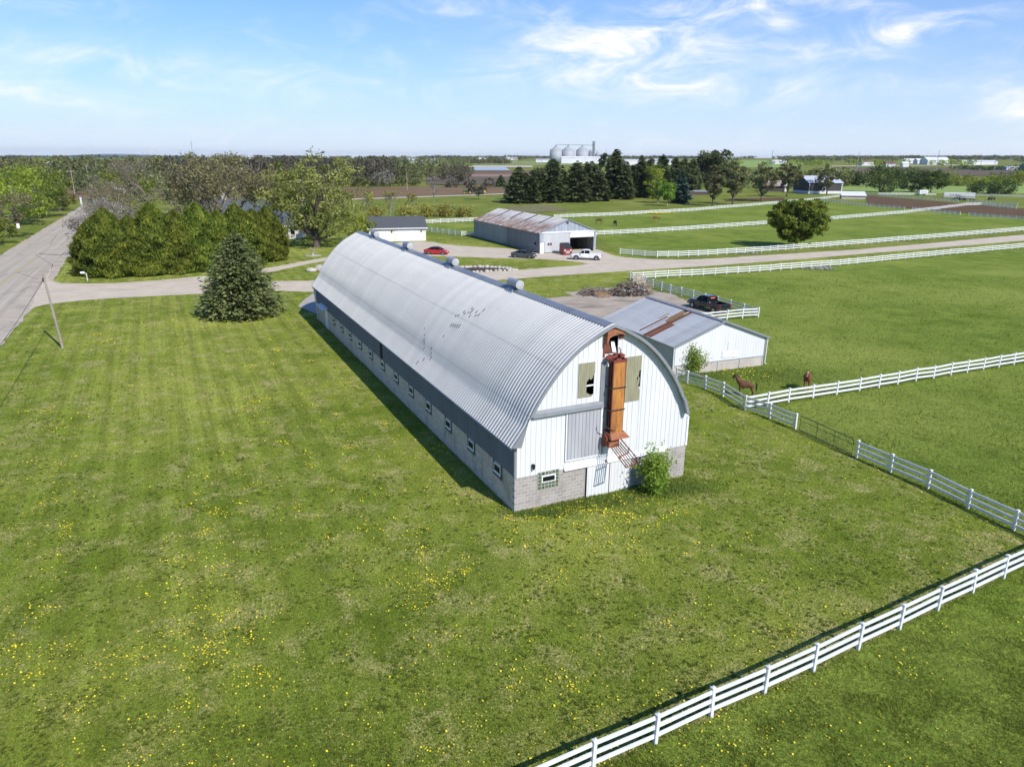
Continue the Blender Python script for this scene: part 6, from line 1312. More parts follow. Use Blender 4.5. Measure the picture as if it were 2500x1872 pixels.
HL=['arborvitae at the road end of the tall evergreen hedge','second arborvitae from the road in the tall evergreen hedge','third arborvitae from the road in the tall evergreen hedge','fourth arborvitae from the road, with a pointed top, in the hedge','fifth arborvitae from the road, in the middle of the hedge','sixth arborvitae from the road, tallest of the hedge','arborvitae of the hedge directly behind the lone spruce top, left side','arborvitae of the hedge just right of the lone spruce top','arborvitae third from the house end of the hedge','arborvitae second from the house end of the hedge','shortest arborvitae at the house end of the hedge']
for i,((x,y,h),lb) in enumerate(zip(HP,HL)): tree('arborvitae',lb,'tree',x,y,arborvitae,h,8.0 if 0<i<8 else (6.6 if i<10 else 5.2),'arbor','bark',20+i,'arborvitae forming the tall hedge',n=17000,ls=.25)
tree('oak_tree','large spreading oak with young yellow-green leaves and dark limbs behind the barn end','tree',-41.4,152.9,broadleaf,19.3,20.5,'oak','bark',41,nl=8600,clumps=120,ls=.29,base=.14,low=.13,trunk_r=.62,openness=.25,limbs=34,crad=.085)
tree('bare_tree','big leafless grey-brown tree rising behind the middle of the evergreen hedge','tree',-72,150,baretree,18.6,20,'brownbud','bark_grey',51,nl=2400,ls=.19,depth=7)
tree('bare_tree','dark-limbed tree with sparse olive leaves behind the hedge, above the grey house roof','tree',-57.5,147,baretree,18.3,20,'bud','bark',52,nl=7500,ls=.26,depth=7)
tree('bare_tree','thin grey tree behind the road end of the hedge','tree',-84,160,baretree,14.5,15,'brownbud','bark_grey',53,nl=1800,ls=.17,depth=6)
tree('bare_tree','leafless tree between the big bare tree and the olive-leaved one, farther back','tree',-70,172,baretree,19.0,18,'bud','bark_grey',54,nl=4500,ls=.26,depth=6)
tree('bare_tree','low grey twiggy tree showing just over the hedge top','tree',-78,138,baretree,10.5,12,'grey','bark_grey',57,nl=1500,ls=.16,depth=6)
tree('yellow_green_tree','bright yellow-green tree between the olive tree and the large oak','tree',-58,176,broadleaf,13.5,11,'bright','bark_grey',56,nl=2400,clumps=40,ls=.34)
tree('yellow_green_tree','upright yellow twiggy willow behind the oak on its left side','tree',-62,196,baretree,16.5,9,'yellow','bark_pale',58,nl=2400,ls=.3,depth=6,spread=.35,up=1.3)
tree('yellow_green_tree','low bright green tree behind the oak trunk, beside the garage','tree',-36,165,broadleaf,6.5,9,'bright','bark_grey',59,nl=1500,clumps=30,ls=.26,base=.1,low=.04)
tree('yellow_green_tree','low yellow-green bushy tree left of the oak trunk by the white house wall','tree',-45,168,broadleaf,8,7,'bright','bark_grey',60,nl=1300,clumps=26,ls=.26,base=.1,low=.04)
tree('olive_tree','rounded olive and orange tree at the far end of the hedge by the road','tree',-118,226,broadleaf,14.5,17,'green','bark',61,nl=2600,clumps=44,ls=.42,base=.1,low=.05)
tree('olive_tree','reddish brown budding tree below the rounded green one by the road','tree',-108,200,broadleaf,8.5,12,'bud','bark',62,nl=1500,clumps=30,ls=.34,base=.05,low=.04)
tree('blossom_tree','pale blossoming tree leaning over the road edge at the hedge end','tree',-80.5,137,baretree,8.0,8,'blossom','bark_grey',63,nl=1500,ls=.17,depth=6)
tree('blossom_tree','smaller pale blossoming tree farther up the road edge','tree',-104,186,baretree,8,9,'blossom','bark_grey',64,nl=1000,ls=.2,depth=5)
# across the road
for i,(n,lb,x,y,h,w,lf,fn,kw) in enumerate((
 ('maple_tree','big fresh green tree across the road at the left edge, fullest of the group',-134,197,16,17,'bright',broadleaf,dict(nl=4600,clumps=64,ls=.36,base=.04,low=.03)),
 ('maple_tree','darker green tree across the road just beyond the big fresh green one',-143,222,15.5,15,'green',broadleaf,dict(nl=2800,clumps=46,ls=.38,base=.06,low=.04)),
 ('bare_tree','grey-brown twiggy tree at the very left edge across the road',-114,165,11,11,'bud',baretree,dict(nl=1600,ls=.24,depth=6)),
 ('maple_tree','dark green shrubby tree at the left edge nearest the road verge',-109,153,5.5,8,'green',broadleaf,dict(nl=1500,clumps=28,ls=.3,base=.02,low=.02)),
 ('olive_tree','orange-tinted tree top at the left edge behind the big green tree',-160,222,17.5,13,'olive',broadleaf,dict(nl=1800,clumps=34,ls=.42)),
 ('bare_tree','brown leafless shrub between the two green trees across the road',-138.5,214,9,7,'brownbud',baretree,dict(nl=900,ls=.24,depth=5)),
 ('maple_tree','small green tree closing the row across the road on its far end',-153,248,12.5,12,'green',broadleaf,dict(nl=1700,clumps=34,ls=.42,base=.04,low=.03)))):
    tree(n,lb,'tree',x,y,fn,h,w,lf,'bark_grey' if fn is baretree else 'bark',70+i,'trees across the road',**kw)
# evergreen windbreak
CL=['dark spruce at the left end of the windbreak, broad skirt','slim spruce second from the left end of the windbreak','slimmer ragged spruce third from the left in the windbreak','tall spruce fourth from the left in the windbreak','narrow spruce filling the gap left of the windbreak middle','broad tall spruce left of the windbreak middle','rounded lower spruce in front of the tallest windbreak trees','tallest dark pine-like spruce of the windbreak','shorter spruce at the foot of the tallest windbreak tree','small spruce showing between two tall windbreak trees','pointed tall spruce just left of the lime green maples','spruce half hidden behind the yellow-green tree','dark spruce rising behind the lime green maples','pointed spruce right of the lime green maples, behind','dark spruce directly left of the large spreading pine','dark spruce tucked under the large spreading pine','bluish spruce standing in front at the right of the lime maples','lone small dark spruce on the brown field, left of the windbreak','slender dark spruce left of the broad middle spruce','slim spruce between the broad middle spruce and the rounded one']
for i,(((x,y,h,k),wz),lb) in enumerate(zip(SPOT['con'],CL)):
    w=wz/4.424*k*1.3; lf='blue_con' if i==16 else 'dark_con'
    tree('spruce_tree',lb,'tree',x,y,conifer,h*1.02,w*1.12,lf,'bark',100+i,'evergreens of the windbreak',tiers=max(18,int(h*1.7)),per=14,ls=1.05 if h>12 else .75,seg=4,power=.42 if wz>170 else .55,base=.05,droop=.24)
for i,(px,d,h,w,lb) in enumerate(((1262,338,12,9,'dark pine in the second row behind the left end of the windbreak'),(1312,350,13.5,9,'second-row pine filling the gap after the two slim ones'),(1345,352,17,10,'second-row pine between the fourth and the broad middle spruce'),(1432,352,16.5,10,'second-row pine behind the rounded lower one'),(1470,372,21,11,'second-row pine left of the tallest windbreak tree'),(1545,385,18,10,'second-row pine behind the gap left of the lime maples'),(1572,392,19,10,'second-row pine above the yellow-green tree'),(1632,400,18,11,'second-row pine between the pointed one and the pine'),(1668,405,17,11,'second-row pine just left of the spreading pine trunk'))):
    tree('spruce_tree',lb,'tree',(px-1250)/1752*d,d,broadleaf,h,w*.95,'dark_con','bark',250+i,'evergreens of the windbreak',nl=2600,clumps=46,ls=.7,base=.06,low=.03,asp=.4,lobe=.6)
for ((x,y,h,k),wz) in SPOT['pine']:
    tree('pine_tree','large spreading pine with dark open crown above the right end of the windbreak','tree',x,y,broadleaf,h,wz/4.424*k,'dark_con','bark',130,nl=9000,clumps=80,ls=.85,base=.12,low=.08,asp=.42,crad=.15,openness=.2)
for i,(((x,y,h,k),wz),lb) in enumerate(zip(SPOT['lime'],('small lime green maple on a thin pale trunk before the dark evergreens','lime green maple behind the smallest one, before the dark evergreens','tall yellow-green tree standing among the dark evergreens'))):
    tree('maple_tree',lb,'tree',x,y,broadleaf,h,wz/4.424*k*1.05,'lime' if i<2 else 'bright','bark_pale',140+i,'lime green trees before the windbreak',nl=2300,clumps=38,ls=.36 if i<2 else .45,base=.24 if i==0 else .12,low=.2 if i==0 else .08,trunk_r=.16)
for i,(((x,y,h,k),wz),lb) in enumerate(zip(SPOT['decid'],('grey-green tree with twin slim trunks right of the windbreak','brownish olive tree with a stout trunk, second of the row by the paddock','olive tree, third of the row by the paddock fence','thin tall tree in front of the dark barn wall'))):
    tree('row_tree',lb,'tree',x,y,broadleaf,h,wz/4.424*k,('olive','olive','woodgreen','olive')[i],'bark',150+i,'trees along the paddock end',nl=3600,clumps=70,ls=.40,base=.20,low=.17,openness=.25,limbs=26,crad=.10,trunk_r=.34,lobe=.6)
((x,y,h,k),wz)=SPOT['barntree'][0]; tree('row_tree','leaning olive green tree in front of the pale roof of the dark barn','tree',x,y,broadleaf,h,wz/4.424*k,'woodgreen','bark',158,nl=2000,clumps=44,ls=.5,base=.2,low=.12,openness=.3,limbs=20,crad=.12)
for i,(((x,y,h,k),wz),lb) in enumerate(zip(SPOT['dark3'],('largest of the three dark round trees beyond the arena','middle one of the three dark round trees beyond the arena','rightmost of the three dark round trees, trunk showing'))):
    tree('round_tree',lb,'tree',x,y,broadleaf,h,wz/4.424*k,'darkgreen','bark',160+i,'dark trees beyond the arena',nl=2800,clumps=46,ls=.52,base=.04 if i<2 else .2,low=.03 if i<2 else .12)
((x,y,h,k),wz)=SPOT['round'][0]; tree('round_tree','round dark green tree standing alone beside the lane fence','tree',x,y+2.0,broadleaf,h+.6,12.6,'midgreen','bark',173,nl=26000,clumps=260,ls=.27,base=.08,low=.12,trunk_r=.3,crad=.078,openness=.12,limbs=26,lobe=.35,flat=.9)
((x,y,h,k),wz)=SPOT['lone'][0]; tree('round_tree','lone spreading dark tree at the edge of the brown field','tree',x,y,broadleaf,h,wz/4.424*k,'wood','bark',171,nl=2600,clumps=50,ls=.5,base=.2,low=.12)
((x,y,h,k),wz)=SPOT['smallbare'][0]; tree('bare_tree','small budding tree in the grass in front of the planter','tree',x,y,broadleaf,h,wz/4.424*k,'wood','bark',172,nl=900,clumps=24,ls=.32,base=.3,low=.25)
HLb=['bright green rounded tree at the right corner of the dark barn','dark small tree right of the dark barn, before the pale crop','lime hedgerow bush directly right of the three dark trees','rounded hedgerow tree second right of the three dark trees','yellow-green hedgerow tree in the middle of the far hedgerow','lime hedgerow tree behind the dark shrubs','pinkish green tallest hedgerow tree behind the dark shrubs','green hedgerow tree at the right edge of the picture']
for i,(((x,y,h,k),wz),lb) in enumerate(zip(SPOT['hedgerow'],HLb)): tree('hedgerow_tree',lb,'tree',x,y,broadleaf,h,wz/4.424*k*1.15,('bright','darkgreen','bright','green','bright','bright','green','bright')[i],'bark',180+i,'trees of the far hedgerow',nl=1300,clumps=30,ls=.6,base=.03,low=.02)
for i,(((x,y,h,k),wz),lb) in enumerate(zip(SPOT['darkshrub'],('dark low shrub beyond the horse trailer, left half','dark low shrub beyond the horse trailer, right half'))): tree('dark_shrub',lb,'shrub',x,y,broadleaf,h,wz/4.424*k,'darkgreen','bark',190+i,'dark shrubs behind the arena',nl=1500,clumps=34,ls=.5,base=.02,low=.01)
for i,(x,y,h,w,lb) in enumerate(((-28,470,5.5,7,'small dark bush under the lone spreading tree, left'),(-16,476,5.5,7,'small dark bush right of the lone spreading tree'),(-40,474,4.5,9,'low dark growth at the foot of the lone spreading tree'))): tree('field_bush',lb,'bush',x,y,broadleaf,h,w,'wood','bark',195+i,'bushes at the field edge',nl=600,clumps=18,ls=.45,base=.02,low=.01)
# willows and weeds behind the garage
for i,(x,y,h,w,lf,lb) in enumerate(((-45,226,8.2,7,'yellow','yellow budding willow with pale trunks, leftmost behind the garage'),(-38.5,230,8.6,7,'yellow','yellow budding willow with pale trunks, in the middle behind the garage'),(-33,232,7.8,6,'yellow','yellow budding willow, rightmost of those behind the garage'),(-31.1,288,11.5,5,'grey','thin pale poplar sapling alone on the strip of grass'))):
    tree('willow_tree',lb,'tree',x,y,baretree,h,w,lf,'bark_pale',200+i,'willows behind the garage',nl=900,ls=.22,depth=6,spread=.4,up=1.2)
for i,(x,y,h,w,lb) in enumerate(((-42,222,3.6,9,'yellow-green bush at the foot of the willows, left'),(-33,226,3.4,9,'yellow-green bush at the foot of the willows, right'),(-28,236,3.6,8,'yellow bush first of the row leading from the willows to the fence'),(-22,238,3.2,8,'yellow bush second of the row leading from the willows to the fence'),(-16,238,2.4,8,'low yellow bush third of the row, nearest the machine shed'))):
    tree('yellow_bush',lb,'bush',x,y,bush,h,w,'yellow','bark_pale',210+i,'yellow bushes behind the garage',n=1500,ls=.3,stems=16)
tree('bush','leafy bright green bush growing against the block base of the barn gable','bush',8.3,37.6,bush,2.9,2.3,'bushgreen','bark',220,n=3800,ls=.085,stems=20)
tree('bush','leafy bright green bush by the corner of the small white shed','bush',16.0,61.9,bush,2.9,3.0,'bushgreen','bark',221,n=4200,ls=.09,stems=20)
# ---- masses nobody could count: woods and far treelines
def wood(name,spots,leaf,seed,nl=90,ls=1.2,trunks=True,bark='bark_grey'):
    rg=np.random.default_rng(seed); PV=[];VV=[]; tm=MB()
    for (x,y,h,w) in spots:
        z0=ZT(x,y); n=nl; d=unit(rg.normal(size=(n,3))); d[:,2]=d[:,2]*.9
        lob=1+.25*np.sin(4*np.arctan2(d[:,1],d[:,0])+x)
        P=np.stack([d[:,0]*w/2*lob,d[:,1]*w/2*lob,h*.58+d[:,2]*h*.42],1)*rg.uniform(.6,1.0,(n,1))**np.array((.5,.5,.12))
        PV.append(P+np.array((x,y,z0))); VV.append(np.clip(rg.normal(.45+.2*rg.normal(),.22,n),0,1))
        if trunks: tm.tube([(x,y,z0),(x+rg.normal()*.5,y,z0+h*.85)],[h*.016,h*.005],4,False)
    P=np.concatenate(PV); V=leaves(rg,P,ls,None,.3,.6)
    o=np_mesh(name,V,4,LF[leaf],None,np.concatenate(VV)); tag(o,kind='stuff')
    if trunks: t=tm.build('trunks',MT[bark],o); t['kind']='stuff'
    return o
rng=random.Random(8)
def strip(x0,y0,x1,y1,n,dep,h0,h1,w=9):
    out=[]
    for k in range(n):
        t=(k+rng.random())/n; dd=rng.random()*dep; L_=math.hypot(x1-x0,y1-y0); nx,ny=-(y1-y0)/L_,(x1-x0)/L_
        out.append((x0+(x1-x0)*t+nx*dd,y0+(y1-y0)*t+ny*dd,rng.uniform(h0,h1),w*rng.uniform(.75,1.3)))
    return out
tag(wood('bare_woods',strip(-190,420,-66,498,190,110,15,20,9),'wood',301,110,.8),'dense grey-brown wood not yet in leaf behind the brown field','woods')
tag(wood('wood_edge_undergrowth',strip(-175,418,-62,495,60,8,3.5,7.5,8),'woodgreen',302,90,.7,False),'green undergrowth along the foot of the grey-brown wood','undergrowth')
tag(wood('silver_bush_clump',[(-86,474,9,10),(-81,477,10.5,9)],'grey',303,260,.5,False),'pale silvery budding bushes at the edge of the wood','bushes')
tag(wood('roadside_woods',strip(-420,440,-205,455,150,140,14,20,12),'woodgreen',304,110,.9),'dark olive wood beyond the road on the left','woods')
tag(wood('dark_clump',strip(-330,420,-305,425,8,20,17,20,10),'dark_con',305,160,.9),'dark evergreen clump in the wood beyond the road','trees')
tag(wood('brown_woods',strip(-430,400,-300,418,56,50,14,19,12),'wood',306,110,.9),'brownish wood at the left edge beyond the road','woods')
tag(wood('mid_woods',strip(-215,330,-150,410,24,60,9,14,9),'woodgreen',307,110,.8),'mixed trees beside the far stretch of road','trees')
tag(wood('mid_scrub',strip(-105,235,-60,262,26,30,7,12,9),'bud',308,120,.6),'budding scrub behind the farmhouse','scrub')
tag(wood('field_end_woods',strip(-72,565,-38,600,26,60,12,16,9),'woodgreen',309,110,.9),'green trees behind the end of the grey-brown wood','trees')
tag(wood('distant_right_grove',strip(150,470,330,560,60,60,8,14,10),'woodgreen',310,100,.9),'trees behind the windbreak and the dark barn','trees')
tag(wood('distant_right_yellow',strip(205,520,345,560,34,40,8,12,10),'bright',311,100,.9,False),'yellow-green trees behind the dark barn','trees')
# far treelines, farther and hazier
def far_strip(px0,px1,d0,d1,n,h0,h1,w,gap=0,seed=1):
    out=[]
    for k in range(n):
        u=(k+rng.random())/n
        if gap and math.sin(u*gap+seed)+.6*math.sin(u*gap*2.7+seed*3)<rng.uniform(-.5,.5): continue
        a=(px0+(px1-px0)*u-1250)/1752; d=rng.uniform(d0,d1); out.append((a*d,d,rng.uniform(h0,h1),w*rng.uniform(.7,1.4)))
    return out
def ft(spots,leaf,seed,nl,ls,label,cat='treeline'): tag(wood('far_treeline',spots,leaf,seed,nl,ls,False),label,cat)
ft(far_strip(-150,2650,3200,4200,330,9,15,40,22,1),'woodgreen',320,60,4.0,'broken dark treeline near the horizon')
ft(far_strip(-150,700,700,1700,170,9,15,20,26,2),'woodgreen',321,80,1.9,'scattered far woods on the left below the horizon')
ft(far_strip(-150,900,800,2200,150,8,13,20,30,5),'bright',328,70,1.9,'pale green far woods on the left below the horizon')
ft(far_strip(930,1160,1500,2100,50,9,15,18),'olive',322,70,1.9,'pale budding far trees above the lone field tree')
ft(far_strip(1160,1600,2300,2900,60,9,14,26,18,3),'olive',329,70,2.2,'pale far trees around the grain bins')
ft(far_strip(1900,2650,1800,2600,150,8,14,24,24,4),'woodgreen',323,70,2.2,'far trees among the buildings on the right')
ft(far_strip(1760,2320,1250,1500,46,8,13,16,20,2),'bright',324,80,1.5,'light green far trees on the right')
ft(far_strip(1148,1242,1560,1620,34,10,13,9),'olive',325,90,1.2,'orderly row of far pruned trees beyond the pond')
ft(far_strip(1880,2650,2400,3600,200,10,15,26),'woodgreen',330,60,3.0,'dense dark woods closing the horizon on the right')
ft(far_strip(1760,2650,1500,2200,210,9,14,20,30,9),'woodgreen',332,70,1.9,'mixed far woods between the fields on the right')
ft(far_strip(500,1300,2300,3300,110,9,14,26,12,5),'woodgreen',331,60,3.0,'far woods above the brown wood')
ft(far_strip(2280,2650,980,1060,40,3.5,7,14),'darkgreen',326,70,1.3,'dark far hedges by the substation')
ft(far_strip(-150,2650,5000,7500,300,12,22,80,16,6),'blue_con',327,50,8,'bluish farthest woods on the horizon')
# far ridge on the left, haze blue put into its colour
rv=[];rf_=[]
for i in range(41):
    t=i/40; a=-.95+.75*t; d=11000; hgt=-30+ (45+18*math.sin(t*9)+25*math.sin(t*23))*math.sin(math.pi*min(1,max(0,t)))**.5
    for dd,hh in ((0,-60),(900,hgt),(2500,-60)): rv.append((math.sin(a)*(d+dd),math.cos(a)*(d+dd),hh))
for i in range(40):
    for j in (0,1): rf_.append((i*3+j,i*3+3+j,i*3+4+j,i*3+1+j))
tag(MB().add(rv,rf_).build('hills',simple('hill_haze_blue',(.16,.20,.19),.95,scale=.002),fix=True),kind='structure')
# ------------------------------------------------------------------ far buildings and silos
MT['bin_steel']=metalroof('bin_steel',(.40,.415,.43),(.31,.325,.34),metal=.1,rough=.7,stretch=(1,1,.2),sheets='Z')
def bxy(px,d): a=(px-1250)/1752; return a*d,d
for i,(px,lb) in enumerate(((1348,'grey steel grain bin, leftmost of the three on the horizon'),(1376,'grey steel grain bin, middle of the three on the horizon'),(1409,'grey steel grain bin, rightmost of the three on the horizon'))):
    x,y=bxy(px,1750); z=ZT(x,y); t=thing('grain_bin',lb,'grain bin',(x,y,z),0,'grain bins on the horizon')
    R_=14.5 if i!=2 else 14.3
    s=MB(); s.lathe([(R_,0),(R_,29)],(0,0,0),40); s.build('wall',MT['bin_steel'],t,True); s=MB(); s.lathe([(R_+.3,29),(3,37.2),(1.5,37.6)],(0,0,0),40); s.build('roof',MT['bin_steel'],t); s=MB(); s.lathe([(1.8,37.4),(1.8,40),(.2,40.5)],(0,0,0),10); s.build('cap',MT['grey_trim'],t)
x,y=bxy(1435,1750); t=thing('grain_elevator_tower','dark slim grain elevator tower right of the three bins','tower',(x,y,ZT(x,y)))
s=MB()
for a in (-2.4,2.4):
    for b in (-2.4,2.4): s.box(a-.3,a+.3,b-.3,b+.3,0,46)
for k in range(15): s.box(-2.5,2.5,-2.5,-2.3,3*k,3*k+.5); s.tube([(-2.4,-2.4,3*k),(2.4,-2.4,3*k+3)],.2,4)
s.box(-1.5,1.5,-1.5,1.5,0,46); s.build('tower_frame',MT['grey_trim'],t); s=MB(); s.bbox(-3,3,-3,3,43,49,.3); s.build('head_house',MT['grey_trim'],t)
s=MB(); s.tube([(-87,0,41),(0,0,40)],.7,5); s.tube([(0,0,34),(14,0,22),(20,0,14)],.6,5); s.build('conveyor',MT['galv'],t)
s=MB(); s.lathe([(3,8),(4,10),(4,26),(1,30)],(-7,0,0),16); s.lathe([(3,8),(4,10),(4,20),(1,24)],(8,0,0),16); s.build('hopper_bin',MT['grey_trim'],t)
WR=simple('far_white',(.70,.70,.70),.6,c2=(.6,.6,.61),scale=.05); GR=simple('far_grey_roof',(.45,.46,.48),.6,scale=.05); BR=simple('far_brown',(.16,.08,.06),.8,scale=.1); GRN=simple('far_green_roof',(.06,.13,.11),.6,scale=.1)
def farb(name,label,px,d,w,dep,h,rot=0,roof=GR,wall=WR,peak=.25,windows=0):
    x,y=bxy(px,d); t=thing(name,label,'building',(x-w/2,y,ZT(x,y)-.6),rot,'far buildings near the horizon')
    s=MB(); s.box(0,w,0,dep,0,h); s.build('wall',wall,t); s=MB(); p=h+dep*.5*peak
    s.prism([(-.5,h-.05),(dep/2,p),(dep+.5,h-.05)],-.6,w+.6,'yz'); s.build('roof',roof,t)
    if windows:
        s=MB()
        for k in range(windows): a=w*(k+.3)/windows; s.box(a,a+w*.35/windows,-.12,-.02,h*.35,h*.75)
        o=s.build('window_band',MT['dark_glass'],t)
farb('long_shed','long white shed in front of the grain bins',1415,1700,105,26,13,0,WR)
farb('long_shed','white flat building low on the horizon above the brown wood, with bright roof',1035,1900,75,40,8,0,WR,WR,.1)
farb('warehouse','white warehouse strip on the horizon left of the grain bins',1245,2500,40,30,9,0,WR,WR,.1)
farb('warehouse','small pale warehouse on the horizon above the pond',1180,2600,34,24,7)
farb('warehouse','low dark-roofed sheds left of the grain bins',1320,1900,40,20,7,0,GR,WR)
farb('warehouse','wide white warehouse behind the tops of the windbreak',1545,1500,60,30,10,0,WR,WR,.1)
farb('warehouse','second white warehouse behind the windbreak, farther right',1600,1500,36,30,9,0,GR,WR)
farb('warehouse','long white warehouse behind the oak and bare trees on the horizon',630,2700,150,40,10,0,WR,WR,.1)
farb('silo_block','white block building with a darker tower among the far left trees',176,900,18,14,11,0,WR)
farb('silo_block','low white building in front of the far white block on the left',160,880,12,10,6,0,WR)
farb('farm_building','red barn with a dark green roof at the right edge of the picture',2485,640,26,18,10,R(-12),GRN,BR,.6,3)
farb('farm_building','white-roofed building on the right, widest one below the horizon',2240,1500,44,30,9,0,WR,WR,.4)
farb('farm_building','white house roof second from the widest white building',2205,1600,26,18,7,0,WR,WR,.5)
farb('farm_building','pale house among trees left of the widest white building',2177,1650,26,16,7,0,WR,WR,.5)
farb('farm_building','brown farmhouse with white gable on the far road',2130,1250,16,12,6,0,BR,WR,.6)
farb('farm_building','small white farmhouse on the far road beside the brown one',2165,1250,10,10,6,0,WR,WR,.6)
farb('farm_building','white shed on the far right of the two long low white ones',2350,1450,46,22,7,0,WR,WR,.2)
farb('farm_building','white shed left of the long low one on the right',2310,1500,28,20,7,0,WR,WR,.2)
farb('farm_building','white farm shed with grey roof on the pale far field',1870,1600,30,20,6,0,WR,WR,.3)
farb('farm_building','low white shed near the substation',2440,1000,44,12,4.5,0,GR,WR,.2)
farb('farm_building','white long low tank-like shed by the dark field at right',2444,740,20,5,2.6,0,WR,WR,.3)
farb('farm_building','small white house with grey roof far right of the substation',2480,1300,24,16,7,0,GR,WR,.5)
farb('farm_building','pale house with red roof above the crop field far right',2076,1400,22,16,7,0,BR,WR,.5)
for i,(px,d,h,lb) in enumerate(((1851,900,26,'tall pale pylon behind the olive trees on the right'),(2052,900,24,'tall grey pole between the dark barn and the hedgerow'),(2237,1000,26,'tall grey pole right of the three dark trees'),(2339,1000,18,'pole at the left of the substation'),(2372,990,20,'first mast inside the substation'),(2405,1000,21,'second mast inside the substation'),(2425,980,19,'third mast inside the substation'),(2475,1010,24,'mast at the right end of the substation'),(999,430,9.5,'thin pole in front of the brown wood'),(1315,1500,18,'pale pole left of the grain bins'),(1249,1700,16,'pale pole beyond the pond'),(3,1500,38,'tall mast on the left horizon'),(502,700,33,'thin mast above the trees on the left'),(1464,1750,34,'thin mast right of the grain elevator'))):
    x,y=bxy(px,d); pole(lb,x,y,h,.25*(d/900)**.5+.1,'galv' if i not in (8,) else 'pole_wood',i<8)
for i,(px,d) in enumerate(((1348,296),(1363,298),(1468,318))): 
    pass
# ------------------------------------------------------------------ grass, dry tufts and dandelions
GB=leafmat('grass_blade',(.112,.162,.017),(.245,.295,.038),.38,(.49,.42,.17)); GP=leafmat('grass_rough',(.11,.168,.02),(.24,.298,.045),.5,(.40,.385,.11))
def inside(poly,X,Y):
    r=np.zeros(len(X),bool); n=len(poly); j=n-1
    for i in range(n):
        xi,yi=poly[i];xj,yj=poly[j]; c=((yi>Y)!=(yj>Y))&(X<(xj-xi)*(Y-yi)/((yj-yi) or 1e-9)+xi); r^=c; j=i
    return r
def bnoise(X,Y,s,seed):
    rg=np.random.default_rng(seed); g=rg.random((64,64)); x=X/s; y=Y/s; x0=np.floor(x).astype(int);y0=np.floor(y).astype(int); fx=x-x0;fy=y-y0; fx=fx*fx*(3-2*fx);fy=fy*fy*(3-2*fy)
    a=g[x0%64,y0%64];b=g[(x0+1)%64,y0%64];c=g[x0%64,(y0+1)%64];d=g[(x0+1)%64,(y0+1)%64]
    return a*(1-fx)*(1-fy)+b*fx*(1-fy)+c*(1-fx)*fy+d*fx*fy
barnpoly=[(.19,35.05),(10.46,39.99),(-12.6,88.1),(-22.9,83.1)]
def in_view(X,Y,m=.06): return (np.abs(X)<Y*(.715+m)+2)
def blades(name,n,sampler,h,w,mat,seed,dryf,label,z0=.02):
    rg=np.random.default_rng(seed); X,Y=sampler(rg,n)
    k=len(X); hh=h(X,Y,rg); ang=rg.uniform(0,6.283,k); lean=rg.uniform(.2,.9,k)*hh
    bx,by=np.cos(ang),np.sin(ang); la=rg.uniform(0,6.283,k)
    ww=w(X,Y)*rg.uniform(.6,1.3,k)
    V=np.empty((k,3,3)); V[:,0]=np.stack([X-bx*ww,Y-by*ww,np.full(k,z0)],1); V[:,1]=np.stack([X+bx*ww,Y+by*ww,np.full(k,z0)],1); V[:,2]=np.stack([X+np.cos(la)*lean,Y+np.sin(la)*lean,z0+hh],1)
    var=np.clip(rg.normal(.33,.17,k)+dryf(X,Y),0,1)
    o=np_mesh(name,V.reshape(-1,3),3,mat,None,var); tag(o,label,'grass',kind='stuff'); return o
def yview(rg,n,y0,y1,p=2.0):
    # density falls with distance so every blade covers about the same part of a pixel
    u=rg.random(n); Y=1/((1-u)*(1/y0)+u*(1/y1)); X=rg.uniform(-.76,.76,n)*(Y*.954+5.7); return X,Y
def lawn_s(rg,n):
    X,Y=yview(rg,n,16,110); ok=inside(lawn_poly,X,Y)&~inside(barnpoly,X,Y)&~inside(LANE,X,Y)&~inside(PAD,X,Y)&~inside(PAD2,X,Y)&~inside(fore,X,Y)
    q=(X-RL0.x)*rn.x+(Y-RL0.y)*rn.y; ok&=q>RW+3.8
    return X[ok],Y[ok]
blades('lawn_grass',430000,lawn_s,lambda X,Y,rg:rg.uniform(.03,.075,len(X))*(1+Y/90),lambda X,Y:.007+Y*.00032,GB,401,lambda X,Y:.42*(bnoise(X,Y,1.3,1)*.5+bnoise(X,Y,.5,2)*.5-.5)*1.9,'short mown lawn grass around the barn')
def past_s(rg,n):
    X,Y=yview(rg,n,15,120); ok=(inside(past,X,Y)|inside(fore,X,Y))&~inside(PAD,X,Y)
    return X[ok],Y[ok]
def ph(X,Y,rg): 
    c=bnoise(X,Y,1.1,5)*.6+bnoise(X,Y,.45,6)*.4; return (.05+.21*np.clip(c-.35,0,1))*rg.uniform(.6,1.3,len(X))*(1+Y/160)
blades('pasture_grass',380000,past_s,ph,lambda X,Y:.010+Y*.0004,GP,402,lambda X,Y:.1+.5*(bnoise(X,Y,1.6,7)-.5)+.25*(bnoise(X,Y,6,8)-.5),'tall uneven pasture grass inside the white fences')
